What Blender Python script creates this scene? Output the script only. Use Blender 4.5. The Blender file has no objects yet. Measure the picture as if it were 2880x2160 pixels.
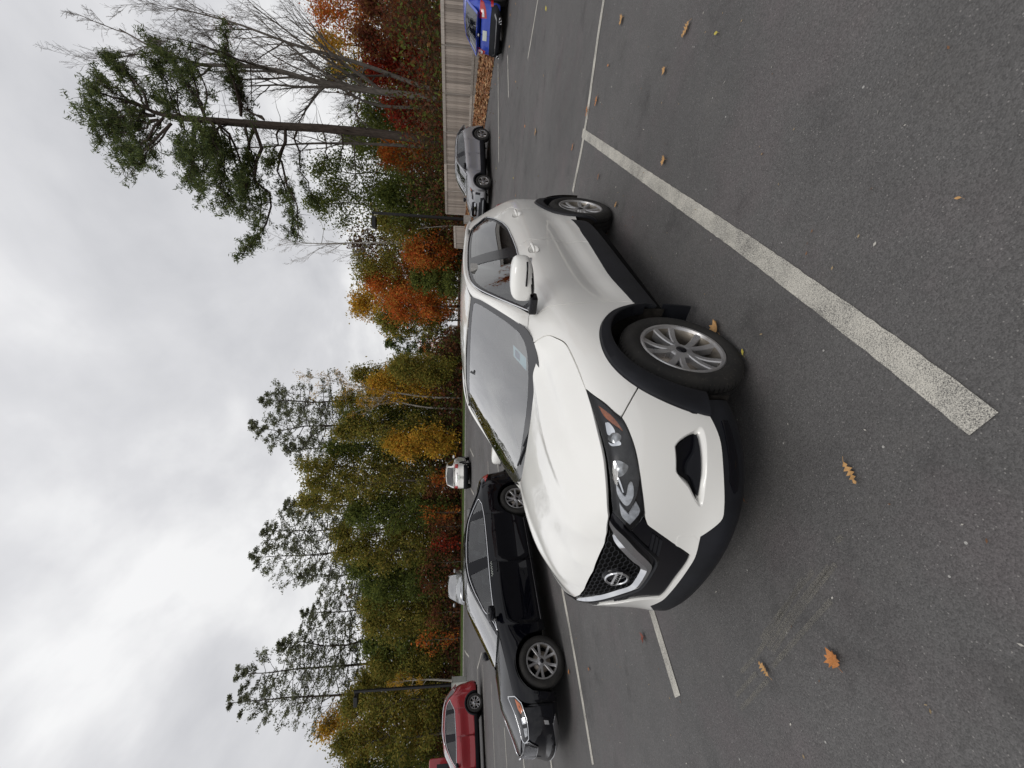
import bpy, bmesh, math, random
import numpy as np
from mathutils import Vector, Matrix
from mathutils.geometry import delaunay_2d_cdt
R=math.radians
S=bpy.context.scene; COL=S.collection
# ---------------------------------------------------------------- camera (the photograph is taken with the phone on its side)
FPX,PITCH,ROLL,CAMH=1122.5,0.1195,0.0089,1.5645
CO=np.array([0,0,CAMH])
_cp,_sp,_cr,_sr=math.cos(PITCH),math.sin(PITCH),math.cos(ROLL),math.sin(ROLL)
FW=np.array([0,_cp,-_sp]); _up=np.array([0,_sp,_cp]); _rt=np.array([1.0,0,0])
RT=_cr*_rt+_sr*_up; UP=-_sr*_rt+_cr*_up                    # upright picture axes
cd=bpy.data.cameras.new('camera'); cam=bpy.data.objects.new('camera',cd); COL.objects.link(cam)
cd.sensor_fit='HORIZONTAL'; cd.sensor_width=36; cd.lens=36*FPX/2880; cd.clip_start=.05; cd.clip_end=3000
X=-UP; Y=RT; Z=-FW                                          # picture right = world down, picture top = world right
cam.matrix_world=Matrix([[X[0],Y[0],Z[0],0],[X[1],Y[1],Z[1],0],[X[2],Y[2],Z[2],CAMH],[0,0,0,1]])
S.camera=cam
# ---------------------------------------------------------------- overcast sky
SUN_EL,SUN_AZ=R(52),R(200)
w=bpy.data.worlds.new('World'); S.world=w; w.use_nodes=True
N=w.node_tree.nodes; LK=w.node_tree.links; N.clear()
out=N.new('ShaderNodeOutputWorld'); bg=N.new('ShaderNodeBackground'); bg.inputs[1].default_value=.1
sky=N.new('ShaderNodeTexSky'); sky.sky_type='NISHITA'; sky.sun_disc=False; sky.sun_elevation=SUN_EL; sky.sun_rotation=SUN_AZ
sky.dust_density=4; sky.air_density=1
tc=N.new('ShaderNodeTexCoord'); sep=N.new('ShaderNodeSeparateXYZ'); LK.new(tc.outputs['Generated'],sep.inputs[0])
def wm(op,a,b=None,c=None):
    m=N.new('ShaderNodeMath'); m.operation=op
    for i,v in enumerate((a,b,c)):
        if v is None: continue
        if isinstance(v,(int,float)): m.inputs[i].default_value=v
        else: LK.new(v,m.inputs[i])
    return m.outputs[0]
zz=wm('MAXIMUM',sep.outputs[2],0.0); dz=wm('ADD',zz,.42)
cmb=N.new('ShaderNodeCombineXYZ'); LK.new(wm('DIVIDE',sep.outputs[0],dz),cmb.inputs[0]); LK.new(wm('DIVIDE',sep.outputs[1],dz),cmb.inputs[1])
def wn(scale,det,dist,off):
    mp=N.new('ShaderNodeMapping'); LK.new(cmb.outputs[0],mp.inputs[0]); mp.inputs[1].default_value=(off,off*.7,0); mp.inputs[3].default_value=(1.1,1.0,1); mp.inputs[2].default_value=(0,0,.5)
    t=N.new('ShaderNodeTexNoise'); t.inputs['Scale'].default_value=scale; t.inputs['Detail'].default_value=det; t.inputs['Distortion'].default_value=dist; t.inputs['Roughness'].default_value=.52
    LK.new(mp.outputs[0],t.inputs['Vector']); return t.outputs[0]
n1=wn(1.55,6,.35,3.1); n2=wn(4.4,6,.2,7.7)
nn=wm('ADD',wm('MULTIPLY',n1,.74),wm('MULTIPLY',n2,.26))
cr=N.new('ShaderNodeValToRGB'); e=cr.color_ramp.elements; LK.new(nn,cr.inputs[0])
e[0].position=.38; e[0].color=(.57,.575,.60,1); e[1].position=.61; e[1].color=(.88,.88,.885,1)
m=e=cr.color_ramp.elements.new(.5); m.color=(.69,.692,.712,1)
hs=N.new('ShaderNodeVectorMath'); hs.operation='SCALE'; LK.new(cr.outputs[0],hs.inputs[0])
LK.new(wm('ADD',wm('MULTIPLY',zz,2.2),8.5),hs.inputs[3])      # an overcast sky brightens towards the zenith
mx=N.new('ShaderNodeMix'); mx.data_type='RGBA'; mx.inputs[0].default_value=.965
LK.new(sky.outputs[0],mx.inputs[6]); LK.new(hs.outputs[0],mx.inputs[7])
LK.new(mx.outputs[2],bg.inputs[0]); LK.new(bg.outputs[0],out.inputs[0])
sd=bpy.data.lights.new('sun','SUN'); sd.energy=.9; sd.angle=R(24); sd.color=(1,.97,.93)
sun=bpy.data.objects.new('sun',sd); COL.objects.link(sun)
sdir=Vector((math.sin(SUN_AZ)*math.cos(SUN_EL),math.cos(SUN_AZ)*math.cos(SUN_EL),math.sin(SUN_EL)))
sun.rotation_euler=sdir.to_track_quat('Z','Y').to_euler()
S.view_settings.view_transform='Standard'; S.view_settings.look='None'; S.view_settings.gamma=1; S.view_settings.exposure=0.15
S.view_settings.use_curve_mapping=False
S.render.engine='CYCLES'; S.render.resolution_x=1024; S.render.resolution_y=768
# ---------------------------------------------------------------- helpers
def ray(x,y):
    """x,y = pixel of the 2880x2160 picture -> direction with unit y"""
    a=(2160-y-1080)/FPX; b=-(x-1440)/FPX
    d=FW+a*RT+b*UP; return d/d[1]
def at(x,y,D):
    return CO+ray(x,y)*D
_yy=np.linspace(-200,400,6001); _k=np.hanning(21); _k/=_k.sum()
def _prof(a,b): return np.convolve(np.pad(np.interp(_yy,a,b),10,'edge'),_k,'valid')
_zr=_prof([-200,10,12,14,18,22,26,32,40,60,400],[0,0,.04,.16,.46,.75,1.0,1.24,1.40,1.46,1.46])
_zl=_prof([-200,5.3,8,12,19,26,32,40,60,400],[0,0,.13,.32,.60,1.0,1.24,1.40,1.46,1.46])
def zg(x,y):                                                 # height of the gently rising car park
    f=np.clip((4-np.asarray(x,float))/6,0,1); f=f*f*(3-2*f); return np.interp(y,_yy,_zr)*(1-f)+np.interp(y,_yy,_zl)*f
def ground(x,y):
    d=ray(x,y); t=np.linspace(.3,90,9000); P=CO+d*t[:,None]; k=np.argmax(P[:,2]<zg(P[:,0],P[:,1])); p=P[k]; return np.array([p[0],p[1],zg(p[0],p[1])])
MATS={}
class NT:
    def __init__(s,name):
        s.m=bpy.data.materials.new(name); s.m.use_nodes=True; s.t=s.m.node_tree; s.t.nodes.clear()
        s.o=s.n('OutputMaterial'); MATS[name]=s.m; s._tc=None
    def n(s,k,**kw):
        a=s.t.nodes.new('ShaderNode'+k)
        for q,v in kw.items(): setattr(a,q,v)
        return a
    def l(s,a,b): s.t.links.new(a,b)
    def setin(s,node,key,v):
        if isinstance(v,bpy.types.NodeSocket): s.l(v,node.inputs[key])
        else: node.inputs[key].default_value=v
    @property
    def co(s):
        if s._tc is None: s._tc=s.n('TexCoord')
        return s._tc.outputs['Object']
    def noise(s,scale,detail=4,rough=.5,dist=0,vec=None,out=0):
        a=s.n('TexNoise'); a.inputs['Scale'].default_value=scale; a.inputs['Detail'].default_value=detail; a.inputs['Roughness'].default_value=rough; a.inputs['Distortion'].default_value=dist
        s.l(vec or s.co,a.inputs['Vector']); return a.outputs[out]
    def vor(s,scale,feature='F1',out='Distance',vec=None,rnd=1):
        a=s.n('TexVoronoi'); a.feature=feature; a.inputs['Scale'].default_value=scale; a.inputs['Randomness'].default_value=rnd; s.l(vec or s.co,a.inputs['Vector']); return a.outputs[out]
    def math(s,op,a,b=None,c=None,clamp=False):
        m=s.n('Math',operation=op); m.use_clamp=clamp
        for i,v in enumerate((a,b,c)):
            if v is not None: s.setin(m,i,v)
        return m.outputs[0]
    def ramp(s,f,stops):
        a=s.n('ValToRGB'); e=a.color_ramp.elements; s.l(f,a.inputs[0])
        while len(e)<len(stops): e.new(.5)
        for i,(p,c) in enumerate(stops): e[i].position=p; e[i].color=(c+(1,)) if isinstance(c,tuple) else (c,c,c,1)
        return a.outputs[0]
    def mix(s,f,a,b,blend='MIX'):
        m=s.n('Mix',data_type='RGBA',blend_type=blend); s.setin(m,0,f)
        s.setin(m,6,a if not isinstance(a,tuple) else a+(1,)*(4-len(a))); s.setin(m,7,b if not isinstance(b,tuple) else b+(1,)*(4-len(b))); return m.outputs[2]
    def mapping(s,scale=(1,1,1),rot=(0,0,0),loc=(0,0,0),vec=None):
        m=s.n('Mapping'); m.inputs[1].default_value=loc; m.inputs[2].default_value=rot; m.inputs[3].default_value=scale; s.l(vec or s.co,m.inputs[0]); return m.outputs[0]
    def bump(s,h,strength=.3,dist=.01,nrm=None):
        b=s.n('Bump'); b.inputs['Strength'].default_value=strength; b.inputs['Distance'].default_value=dist; s.l(h,b.inputs['Height'])
        if nrm is not None: s.l(nrm,b.inputs['Normal'])
        return b.outputs[0]
    def pbr(s,color,rough=.5,metal=0,spec=.5,nrm=None,coat=0,coatr=.03,**kw):
        p=s.n('BsdfPrincipled'); s.setin(p,'Base Color',color+(1,) if isinstance(color,tuple) and len(color)==3 else color)
        s.setin(p,'Roughness',rough); s.setin(p,'Metallic',metal); s.setin(p,'Specular IOR Level',spec); s.setin(p,'Coat Weight',coat); s.setin(p,'Coat Roughness',coatr)
        for k,v in kw.items(): s.setin(p,k.replace('_',' '),v)
        if nrm is not None: s.l(nrm,p.inputs['Normal'])
        s.l(p.outputs[0],s.o.inputs[0]); return p
    def rnd(s):
        return s.n('ObjectInfo').outputs['Random']
def simple(name,color,rough=.5,metal=0,spec=.5,coat=0,var=0,vs=6,bump=0,bs=60,**kw):
    a=NT(name); c=color
    if var: c=a.mix(1.0,color,a.ramp(a.noise(vs,4),[(.3,1-var),(.7,1+var)]),'MULTIPLY')
    nr=a.bump(a.noise(bs,4),bump,.004) if bump else None
    a.pbr(c,rough,metal,spec,nr,coat,**kw); return a.m
def new_mesh(name,V,Fc,mat=None,parent=None,smooth=False,normals=None,mats=None,mi=None):
    me=bpy.data.meshes.new(name); me.from_pydata([tuple(map(float,v)) for v in V],[],[tuple(map(int,f)) for f in Fc])
    if mats: [me.materials.append(m) for m in mats]
    elif mat: me.materials.append(mat)
    if mi is not None: me.polygons.foreach_set('material_index',list(map(int,mi)))
    if smooth or normals is not None: me.polygons.foreach_set('use_smooth',[True]*len(me.polygons))
    if normals is not None: me.normals_split_custom_set([tuple(n) for n in normals])
    me.update(); return link(name,me,parent)
def link(name,me,parent=None):
    o=bpy.data.objects.new(name,me); COL.objects.link(o)
    if parent: o.parent=parent
    return o
def tag(o,label=None,cat=None,group=None,kind=None):
    for k,v in (('label',label),('category',cat),('group',group),('kind',kind)):
        if v: o[k]=v
    return o
def empty(name,loc=(0,0,0),rz=0,label=None,cat=None,group=None):
    o=bpy.data.objects.new(name,None); COL.objects.link(o); o.location=loc; o.rotation_euler=(0,0,rz); o.empty_display_size=.2
    return tag(o,label,cat,group)
def copy_tree(o,parent=None):
    c=o.copy(); COL.objects.link(c); c.parent=parent
    for ch in list(o.children): copy_tree(ch,c)
    return c
def box_v(x0,x1,y0,y1,z0,z1):
    V=[(x,y,z) for x in (x0,x1) for y in (y0,y1) for z in (z0,z1)]
    Fc=[(0,1,3,2),(4,6,7,5),(0,4,5,1),(2,3,7,6),(0,2,6,4),(1,5,7,3)]; return V,Fc
class MB:
    """collects simple solids into one mesh"""
    def __init__(s): s.V=[]; s.F=[]; s.mi=[]
    def add(s,V,Fc,mi=0,M=None):
        k=len(s.V)
        if M is not None: V=[tuple(M@Vector(v)) for v in V]
        s.V+=list(V); s.F+=[tuple(i+k for i in f) for f in Fc]; s.mi+=[mi]*len(Fc); return s
    def box(s,x0,x1,y0,y1,z0,z1,mi=0,M=None,bev=0):
        if not bev: return s.add(*box_v(x0,x1,y0,y1,z0,z1),mi,M)
        b=bmesh.new(); V,Fc=box_v(x0,x1,y0,y1,z0,z1); vs=[b.verts.new(v) for v in V]; [b.faces.new([vs[i] for i in f]) for f in Fc]
        bmesh.ops.bevel(b,geom=list(b.edges),offset=bev,segments=2,affect='EDGES',profile=.5); b.verts.index_update()
        s.add([tuple(v.co) for v in b.verts],[[v.index for v in f.verts] for f in b.faces],mi,M); b.free(); return s
    def tube(s,P,r,n=8,mi=0,cap=True,closed=False):
        P=np.array(P,float); m=len(P); r=np.broadcast_to(np.array(r,float),(m,)); k=len(s.V)
        T=np.gradient(P,axis=0) if not closed else (np.roll(P,-1,0)-np.roll(P,1,0)); T/=np.linalg.norm(T,axis=1)[:,None]+1e-12
        a=np.array([0,0,1.0]) if abs(T[0][2])<.9 else np.array([1.0,0,0]); u=np.cross(T[0],a); u/=np.linalg.norm(u)
        for i in range(m):
            u=u-T[i]*(u@T[i]); u/=np.linalg.norm(u)+1e-12; v=np.cross(T[i],u)
            for j in range(n):
                t=2*math.pi*j/n; s.V.append(tuple(P[i]+r[i]*(math.cos(t)*u+math.sin(t)*v)))
        for i in range(m if closed else m-1):
            for j in range(n):
                a0=k+i*n+j;b0=k+i*n+(j+1)%n;c0=k+((i+1)%m)*n+(j+1)%n;d0=k+((i+1)%m)*n+j; s.F.append((a0,b0,c0,d0)); s.mi.append(mi)
        if cap and not closed:
            s.F.append(tuple(k+j for j in reversed(range(n)))); s.F.append(tuple(k+(m-1)*n+j for j in range(n))); s.mi+=[mi,mi]
        return s
    def lathe(s,prof,n=24,axis='y',mi=0,cx=(0,0,0),closed=False):
        """prof = [(r,a)] radius and position along axis"""
        k=len(s.V); m=len(prof)
        for r,a in prof:
            for j in range(n):
                t=2*math.pi*j/n; c,q=r*math.cos(t),r*math.sin(t)
                s.V.append({'y':(cx[0]+c,cx[1]+a,cx[2]+q),'z':(cx[0]+c,cx[1]+q,cx[2]+a),'x':(cx[0]+a,cx[1]+c,cx[2]+q)}[axis])
        for i in range(m if closed else m-1):
            for j in range(n):
                i2=(i+1)%m; s.F.append((k+i*n+j,k+i*n+(j+1)%n,k+i2*n+(j+1)%n,k+i2*n+j)); s.mi.append(mi)
        return s
    def prism(s,poly,h0,h1,mi=0,M=None,axis='z'):
        n=len(poly); f={'z':lambda p,h:(p[0],p[1],h),'y':lambda p,h:(p[0],h,p[1]),'x':lambda p,h:(h,p[0],p[1])}[axis]
        V=[f(p,h0) for p in poly]+[f(p,h1) for p in poly]
        Fc=[tuple(reversed(range(n))),tuple(range(n,2*n))]+[(i,(i+1)%n,n+(i+1)%n,n+i) for i in range(n)]
        return s.add(V,Fc,mi,M)
    def build(s,name,mat,parent=None,smooth=False,fix=True,auto=None):
        mats=mat if isinstance(mat,list) else [mat]
        o=new_mesh(name,s.V,s.F,None,parent,smooth,None,mats,s.mi)
        if fix:
            b=bmesh.new(); b.from_mesh(o.data); bmesh.ops.recalc_face_normals(b,faces=b.faces); b.to_mesh(o.data); b.free()
        if auto: o.data.set_sharp_from_angle(angle=R(auto))
        return o
def rz2(v,a): return (v[0]*math.cos(a)-v[1]*math.sin(a),v[0]*math.sin(a)+v[1]*math.cos(a))
# HULL-BEGIN
def bs_basis(u):
    return np.stack([(1-u)**3/6,(3*u**3-6*u**2+4)/6,(-3*u**3+3*u**2+3*u+1)/6,u**3/6],-1)
class Net:
    """uniform cubic B-spline surface; s runs round the plan, t runs up"""
    def __init__(s,P):
        P=np.array(P,float)                      # cols x rows x 3
        m=np.array([1,-1,1.0])
        P=np.concatenate([P[1:2]*m,P,P[-2:-1]*m],0)
        P=np.concatenate([2*P[:,:1]-P[:,1:2],P,2*P[:,-1:]-P[:,-2:-1]],1)
        s.P=P; s.C=P.shape[0]-2; s.R=P.shape[1]-2
        g=s.ev(np.linspace(0,s.C-1,s.C*6)[:,None]+np.zeros(24),np.zeros(s.C*6)[:,None]+np.linspace(0,s.R-1,24))
        L=np.linalg.norm(np.diff(g,axis=0),axis=2).mean(1); s.sa=np.concatenate([[0],np.cumsum(L)]); s.sx=np.linspace(0,s.C-1,s.C*6)
        L=np.linalg.norm(np.diff(g,axis=1),axis=2).mean(0); s.ta=np.concatenate([[0],np.cumsum(L)]); s.tx=np.linspace(0,s.R-1,24)
        s.gs=np.linspace(0,s.C-1,s.C*14); s.gt=np.linspace(0,s.R-1,s.R*12)
        s.G=s.ev(s.gs[:,None]+0*s.gt,0*s.gs[:,None]+s.gt)
    def ev(s,a,b):
        a=np.clip(np.asarray(a,float),0,s.C-1-1e-9); b=np.clip(np.asarray(b,float),0,s.R-1-1e-9)
        i=a.astype(int); j=b.astype(int); A=bs_basis(a-i); B=bs_basis(b-j)
        o=0
        for p in range(4):
            for q in range(4):
                o=o+(A[...,p]*B[...,q])[...,None]*s.P[i+p,j+q]
        return o
    def toM(s,a,b): return np.interp(a,s.sx,s.sa),np.interp(b,s.tx,s.ta)
    def fromM(s,A,B): return np.interp(A,s.sa,s.sx),np.interp(B,s.ta,s.tx)
    def f(s,A,B): return s.ev(*s.fromM(A,B))     # metric parameters -> xyz
    def snap(s,p,smin=0,smax=99):
        """p = (x|None, y|None, z|None) -> metric (A,B) of the closest surface point"""
        k=[i for i in range(3) if p[i] is not None]; q=np.array([p[i] for i in k],float)
        D=((s.G[:,:,k]-q)**2).sum(2); D[(s.gs<smin)|(s.gs>smax)]=9e9
        i,j=np.unravel_index(D.argmin(),D.shape); a,b=s.gs[i],s.gt[j]
        h=1e-3
        for _ in range(6):
            P0=s.ev(a,b)[k]; Ja=(s.ev(a+h,b)[k]-s.ev(a-h,b)[k])/(2*h); Jb=(s.ev(a,b+h)[k]-s.ev(a,b-h)[k])/(2*h)
            J=np.stack([Ja,Jb],1); r=q-P0
            d=np.linalg.lstsq(J.T@J+1e-6*np.eye(2),J.T@r,rcond=None)[0]; d=np.clip(d,-.3,.3)
            a=min(max(a+d[0],0),s.C-1); b=min(max(b+d[1],0),s.R-1)
        return s.toM(a,b)
def tps(pts,v,lam=1e-4):
    p=np.array(pts,float); v=np.array(v,float); n=len(p)
    def K(a,b):
        r2=((a[:,None]-b[None])**2).sum(2); return .5*r2*np.log(r2+1e-12)
    A=np.zeros((n+3,n+3)); A[:n,:n]=K(p,p)+lam*np.eye(n); A[:n,n]=1; A[:n,n+1:]=p; A[n:,:n]=A[:n,n:].T
    w=np.linalg.solve(A,np.concatenate([v,np.zeros(3)]))
    def f(a,b):
        a=np.asarray(a,float); b=np.asarray(b,float); sh=np.broadcast(a,b).shape
        q=np.stack([np.broadcast_to(a,sh).ravel(),np.broadcast_to(b,sh).ravel()],1)
        return (K(q,p)@w[:n]+w[n]+q@w[n+1:]).reshape(sh)
    return f
def interp_prof(keys,i):
    """keys: {column: [(inset,z)...]} -> profile at column i"""
    ks=sorted(keys); i=min(max(i,ks[0]),ks[-1])
    for a,b in zip(ks[:-1],ks[1:]):
        if a<=i<=b:
            u=(i-a)/(b-a); u=u*u*(3-2*u)
            return [( (1-u)*p[0]+u*q[0],(1-u)*p[1]+u*q[1]) for p,q in zip(keys[a],keys[b])]
def make_net(base,keys):
    P=[]
    for i,(x,y,ang) in enumerate(base):
        n=np.array([math.cos(math.radians(ang)),math.sin(math.radians(ang))])
        P.append([(x-n[0]*d,max(y-n[1]*d,0) if 0<i<len(base)-1 else 0,z) for d,z in interp_prof(keys,i)])
    return Net(P)
# HULL-END
# ---------------------------------------------------------------- body panels cut out of smooth body surfaces
def spl(pts,step):
    """Catmull-Rom through pts, returns points without the last"""
    p=np.array(pts,float)
    if len(p)==2: q=p
    q=np.concatenate([[2*p[0]-p[1]],p,[2*p[-1]-p[-2]]]); o=[]
    for i in range(1,len(q)-2):
        L=np.linalg.norm(q[i+1]-q[i]); n=max(1,int(math.ceil(L/step)))
        t=(np.arange(n)/n)[:,None]; a,b,c,d=q[i-1],q[i],q[i+1],q[i+2]
        o.append(.5*((2*b)+(c-a)*t+(2*a-5*b+4*c-d)*t*t+(3*b-a-3*c+d)*t**3))
    return np.concatenate(o)
def outline(segs,step):
    """segs: list of runs; each run is smooth inside, corners between runs (last point of a run = first of the next)"""
    return np.concatenate([spl(s,step) for s in segs])
def inset_poly(P,g):
    a=np.roll(P,1,0); b=np.roll(P,-1,0); A=.5*np.sum(P[:,0]*b[:,1]-b[:,0]*P[:,1]); sg=1 if A>0 else -1
    d1=P-a; d2=b-P; d1/=np.linalg.norm(d1,axis=1)[:,None]+1e-9; d2/=np.linalg.norm(d2,axis=1)[:,None]+1e-9
    n=np.stack([-(d1+d2)[:,1],(d1+d2)[:,0]],1); L=np.linalg.norm(n,axis=1)[:,None]; n=np.where(L>.5,n/(L+1e-9),0)
    return P+n*sg*g*np.minimum(1/np.maximum(L/2,.6),1.4)
def inside(P,poly):
    x,y=P[:,0],P[:,1]; r=np.zeros(len(P),bool); j=len(poly)-1
    for i in range(len(poly)):
        xi,yi=poly[i]; xj,yj=poly[j]
        c=((yi>y)!=(yj>y)); c&=x<(xj-xi)*(y-yi)/((yj-yi)+1e-15)+xi; r^=c; j=i
    return r
def fnormal(F,A,B,out):
    h=.004; Pa=F(A+h,B)-F(A-h,B); Pb=F(A,B+h)-F(A,B-h); n=np.cross(Pa,Pb); n/=np.linalg.norm(n,axis=1)[:,None]+1e-12
    P=F(A,B); s=np.sign((n*(P-np.array(out))).sum(1)); s[s==0]=1; return n*s[:,None]
OUTC=(-1.2,0,.55)
def patch(name,F,polys,mat,parent=None,off=0,h=.05,step=.03,rim=.012,gap=.0022,out=OUTC,full=False,side=0,offf=None,nrmf=None,dom=None):
    """polys: first = outline (array in surface parameters, metres), others = holes.
    side 0: left only, 1: mirrored right copy too (returns both); full: mirror into the same mesh (panel crossing the centre line)"""
    polys=[np.array(p) for p in polys]
    if gap: polys=[inset_poly(polys[0],gap)]+[inset_poly(p,-gap) for p in polys[1:]]
    if full: # keep centre line exact
        polys[0][:,0]=np.where(np.abs(polys[0][:,0]-full[0])<gap*2.5,full[0],polys[0][:,0])
    V=[];E=[]
    for p in polys:
        k=len(V); V+=list(map(tuple,p)); E+=[(k+i,k+(i+1)%len(p)) for i in range(len(p))]
    nb=len(V); lo=polys[0].min(0); hi=polys[0].max(0)
    gx=np.arange(lo[0]+h/2,hi[0],h); gy=np.arange(lo[1]+h/2,hi[1],h)
    if len(gx) and len(gy):
        g=np.stack(np.meshgrid(gx,gy,indexing='ij'),-1); g[:,1::2,0]+=h/2; g=g.reshape(-1,2)
        m=inside(g,polys[0])
        for p in polys[1:]: m&=~inside(g,p)
        g=g[m]
        for p in polys:
            if len(g): g=g[(((g[:,None]-p[None])**2).sum(2).min(1))>(h*.42)**2]
        V+=list(map(tuple,g))
    r=delaunay_2d_cdt([Vector(v) for v in V],E,[],0,1e-7); vs=np.array([tuple(v) for v in r[0]]); T=np.array([t for t in r[2]])
    c=vs[T].mean(1); m=inside(c,polys[0])
    for p in polys[1:]: m&=~inside(c,p)
    T=T[m]; A,B=vs[:,0],vs[:,1]; P=F(A,B); n=fnormal(F,A,B,out)
    o=off+(offf(P) if offf else 0)
    Pn=P+n*(np.asarray(o)[...,None] if np.ndim(o) else o)
    # winding
    tn=np.cross(Pn[T[:,1]]-Pn[T[:,0]],Pn[T[:,2]]-Pn[T[:,0]]); fl=(tn*n[T[:,0]]).sum(1)<0; T[fl]=T[fl][:,::-1]
    if nrmf is not None or offf:   # true vertex normals of the displaced surface
        acc=np.zeros_like(Pn); tn=np.cross(Pn[T[:,1]]-Pn[T[:,0]],Pn[T[:,2]]-Pn[T[:,0]])
        for q in range(3): np.add.at(acc,T[:,q],tn)
        n=acc/(np.linalg.norm(acc,axis=1)[:,None]+1e-12)
    # boundary edges -> rim
    ec={}
    for t in T:
        for a,b in ((t[0],t[1]),(t[1],t[2]),(t[2],t[0])): ec[(a,b)]=ec.get((a,b),0)+1
    bd=[(a,b) for (a,b) in ec if (b,a) not in ec]
    VV=list(Pn); FF=[tuple(t) for t in T]; NN=[n[i] for t in T for i in t]
    if rim:
        idx={}
        def lower(i):
            if i not in idx: idx[i]=len(VV); VV.append(Pn[i]-n[i]*rim)
            return idx[i]
        top={}
        def upper(i):
            if i not in top: top[i]=len(VV); VV.append(Pn[i])
            return top[i]
        for a,b in bd:
            if full and abs(vs[a][0]-full[0])<1e-5 and abs(vs[b][0]-full[0])<1e-5: continue
            la,lb=lower(a),lower(b); FF.append((upper(b),upper(a),la,lb)); fn=np.cross(Pn[a]-Pn[b],VV[la]-Pn[a]); L=np.linalg.norm(fn)
            fn=fn/L if L>1e-12 else n[a]
            na=.45*n[a]+fn; nb_=.45*n[b]+fn; na/=np.linalg.norm(na); nb_/=np.linalg.norm(nb_)
            NN+=[nb_,na,fn,fn]
    VV=np.array(VV); MV=VV*[1,-1,1]; M3=np.array([1,-1,1])
    MF=[];MN=[];k=0
    for f in FF:
        MF.append(tuple(reversed(f))); MN+=[x*M3 for x in reversed(NN[k:k+len(f)])]; k+=len(f)
    if full:
        L=len(VV); VV=np.concatenate([VV,MV]); FF=FF+[tuple(i+L for i in f) for f in MF]; NN=NN+MN
        return new_mesh(name,VV,FF,mat,parent,normals=NN)
    a=new_mesh(name,VV,FF,mat,parent,normals=NN)
    if side:
        b=new_mesh(name,MV,MF,mat,parent,normals=MN); return a,b
    return a
def mirror_obj(o,name=None):
    me=o.data.copy(); me.transform(Matrix.Diagonal((1,-1,1,1))); me.flip_normals(); c=link(name or o.name.split('.')[0],me,o.parent)
    for k in ('kind',):
        if k in o: c[k]=o[k]
    return c
class Loft:
    """surface from rail curve E(u) to centre curve C(u); B=0 at rail, B=w at centre"""
    def __init__(s,E,C,bulge=.0,shape=2.0,side_up=0):
        s.E=np.array(E,float); s.Cc=np.array(C,float); s.u=np.concatenate([[0],np.cumsum(np.linalg.norm(np.diff(s.Cc,axis=0),axis=1)+1e-6)]); s.W=np.abs(s.E[:,1]-s.Cc[:,1]).mean(); s.sh=shape
        s.n=len(s.u)
    def curve(s,K,u):
        u=np.clip(u,s.u[0],s.u[-1]); i=np.clip(np.searchsorted(s.u,u,'right')-1,0,s.n-2); t=(u-s.u[i])/(s.u[i+1]-s.u[i])
        g=lambda j:K[np.clip(j,0,s.n-1)]
        p1,p2=g(i),g(i+1); h=(s.u[i+1]-s.u[i])[...,None]
        def tan(j):
            a=np.clip(j-1,0,s.n-1); b=np.clip(j+1,0,s.n-1); return (K[b]-K[a])/(s.u[b]-s.u[a])[...,None]
        m1,m2=tan(i)*h,tan(i+1)*h; t=t[...,None]
        return (2*t**3-3*t*t+1)*p1+(t**3-2*t*t+t)*m1+(-2*t**3+3*t*t)*p2+(t**3-t*t)*m2
    def f(s,A,B):
        A=np.asarray(A,float); B=np.asarray(B,float); A,B=np.broadcast_arrays(A,B)
        e=s.curve(s.E,A); c=s.curve(s.Cc,A); v=np.clip(1-B/s.W,-.3,1.2)   # 1 at rail, 0 at centre
        k=np.abs(v)**s.sh; o=np.empty(A.shape+(3,))
        o[...,1]=e[...,1]*v; o[...,0]=c[...,0]+(e[...,0]-c[...,0])*k; o[...,2]=c[...,2]+(e[...,2]-c[...,2])*k; return o
def strip(name,inner,outer,bulge,mat,parent,side=1,n=8,nrm=None,flip=False):
    """rounded band between two 3-D curves, bulging outwards"""
    a=np.array(inner,float); b=np.array(outer,float); m=len(a); bu=np.broadcast_to(np.array(bulge,float),(m,))
    t=np.gradient((a+b)/2,axis=0); w=b-a; nn=np.cross(t,w); nn/=np.linalg.norm(nn,axis=1)[:,None]
    c=(a+b)/2-np.array(OUTC); s=np.sign((nn*c).sum(1)); nn*=s[:,None]
    V=[];
    for j in range(n+1):
        u=j/n; V.append(a*(1-u)+b*u+nn*(bu*(4*u*(1-u))**.8)[:,None])
    V=np.array(V).transpose(1,0,2).reshape(-1,3); Fc=[(i*(n+1)+j,i*(n+1)+j+1,(i+1)*(n+1)+j+1,(i+1)*(n+1)+j) for i in range(m-1) for j in range(n)]
    p=V[list(Fc[len(Fc)//2])]; q=np.cross(p[1]-p[0],p[2]-p[0])
    if q@(p[0]-np.array(OUTC))<0: Fc=[tuple(reversed(f)) for f in Fc]
    o=new_mesh(name,V,Fc,mat,parent,smooth=True)
    if side: return o,mirror_obj(o)
    return o
def resamp(P,n):
    P=np.array(P,float); d=np.concatenate([[0],np.cumsum(np.linalg.norm(np.diff(P,axis=0),axis=1))]); L=Loft(P,P); L.u=d; u=np.linspace(0,d[-1],n); return L.curve(P,u)
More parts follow.
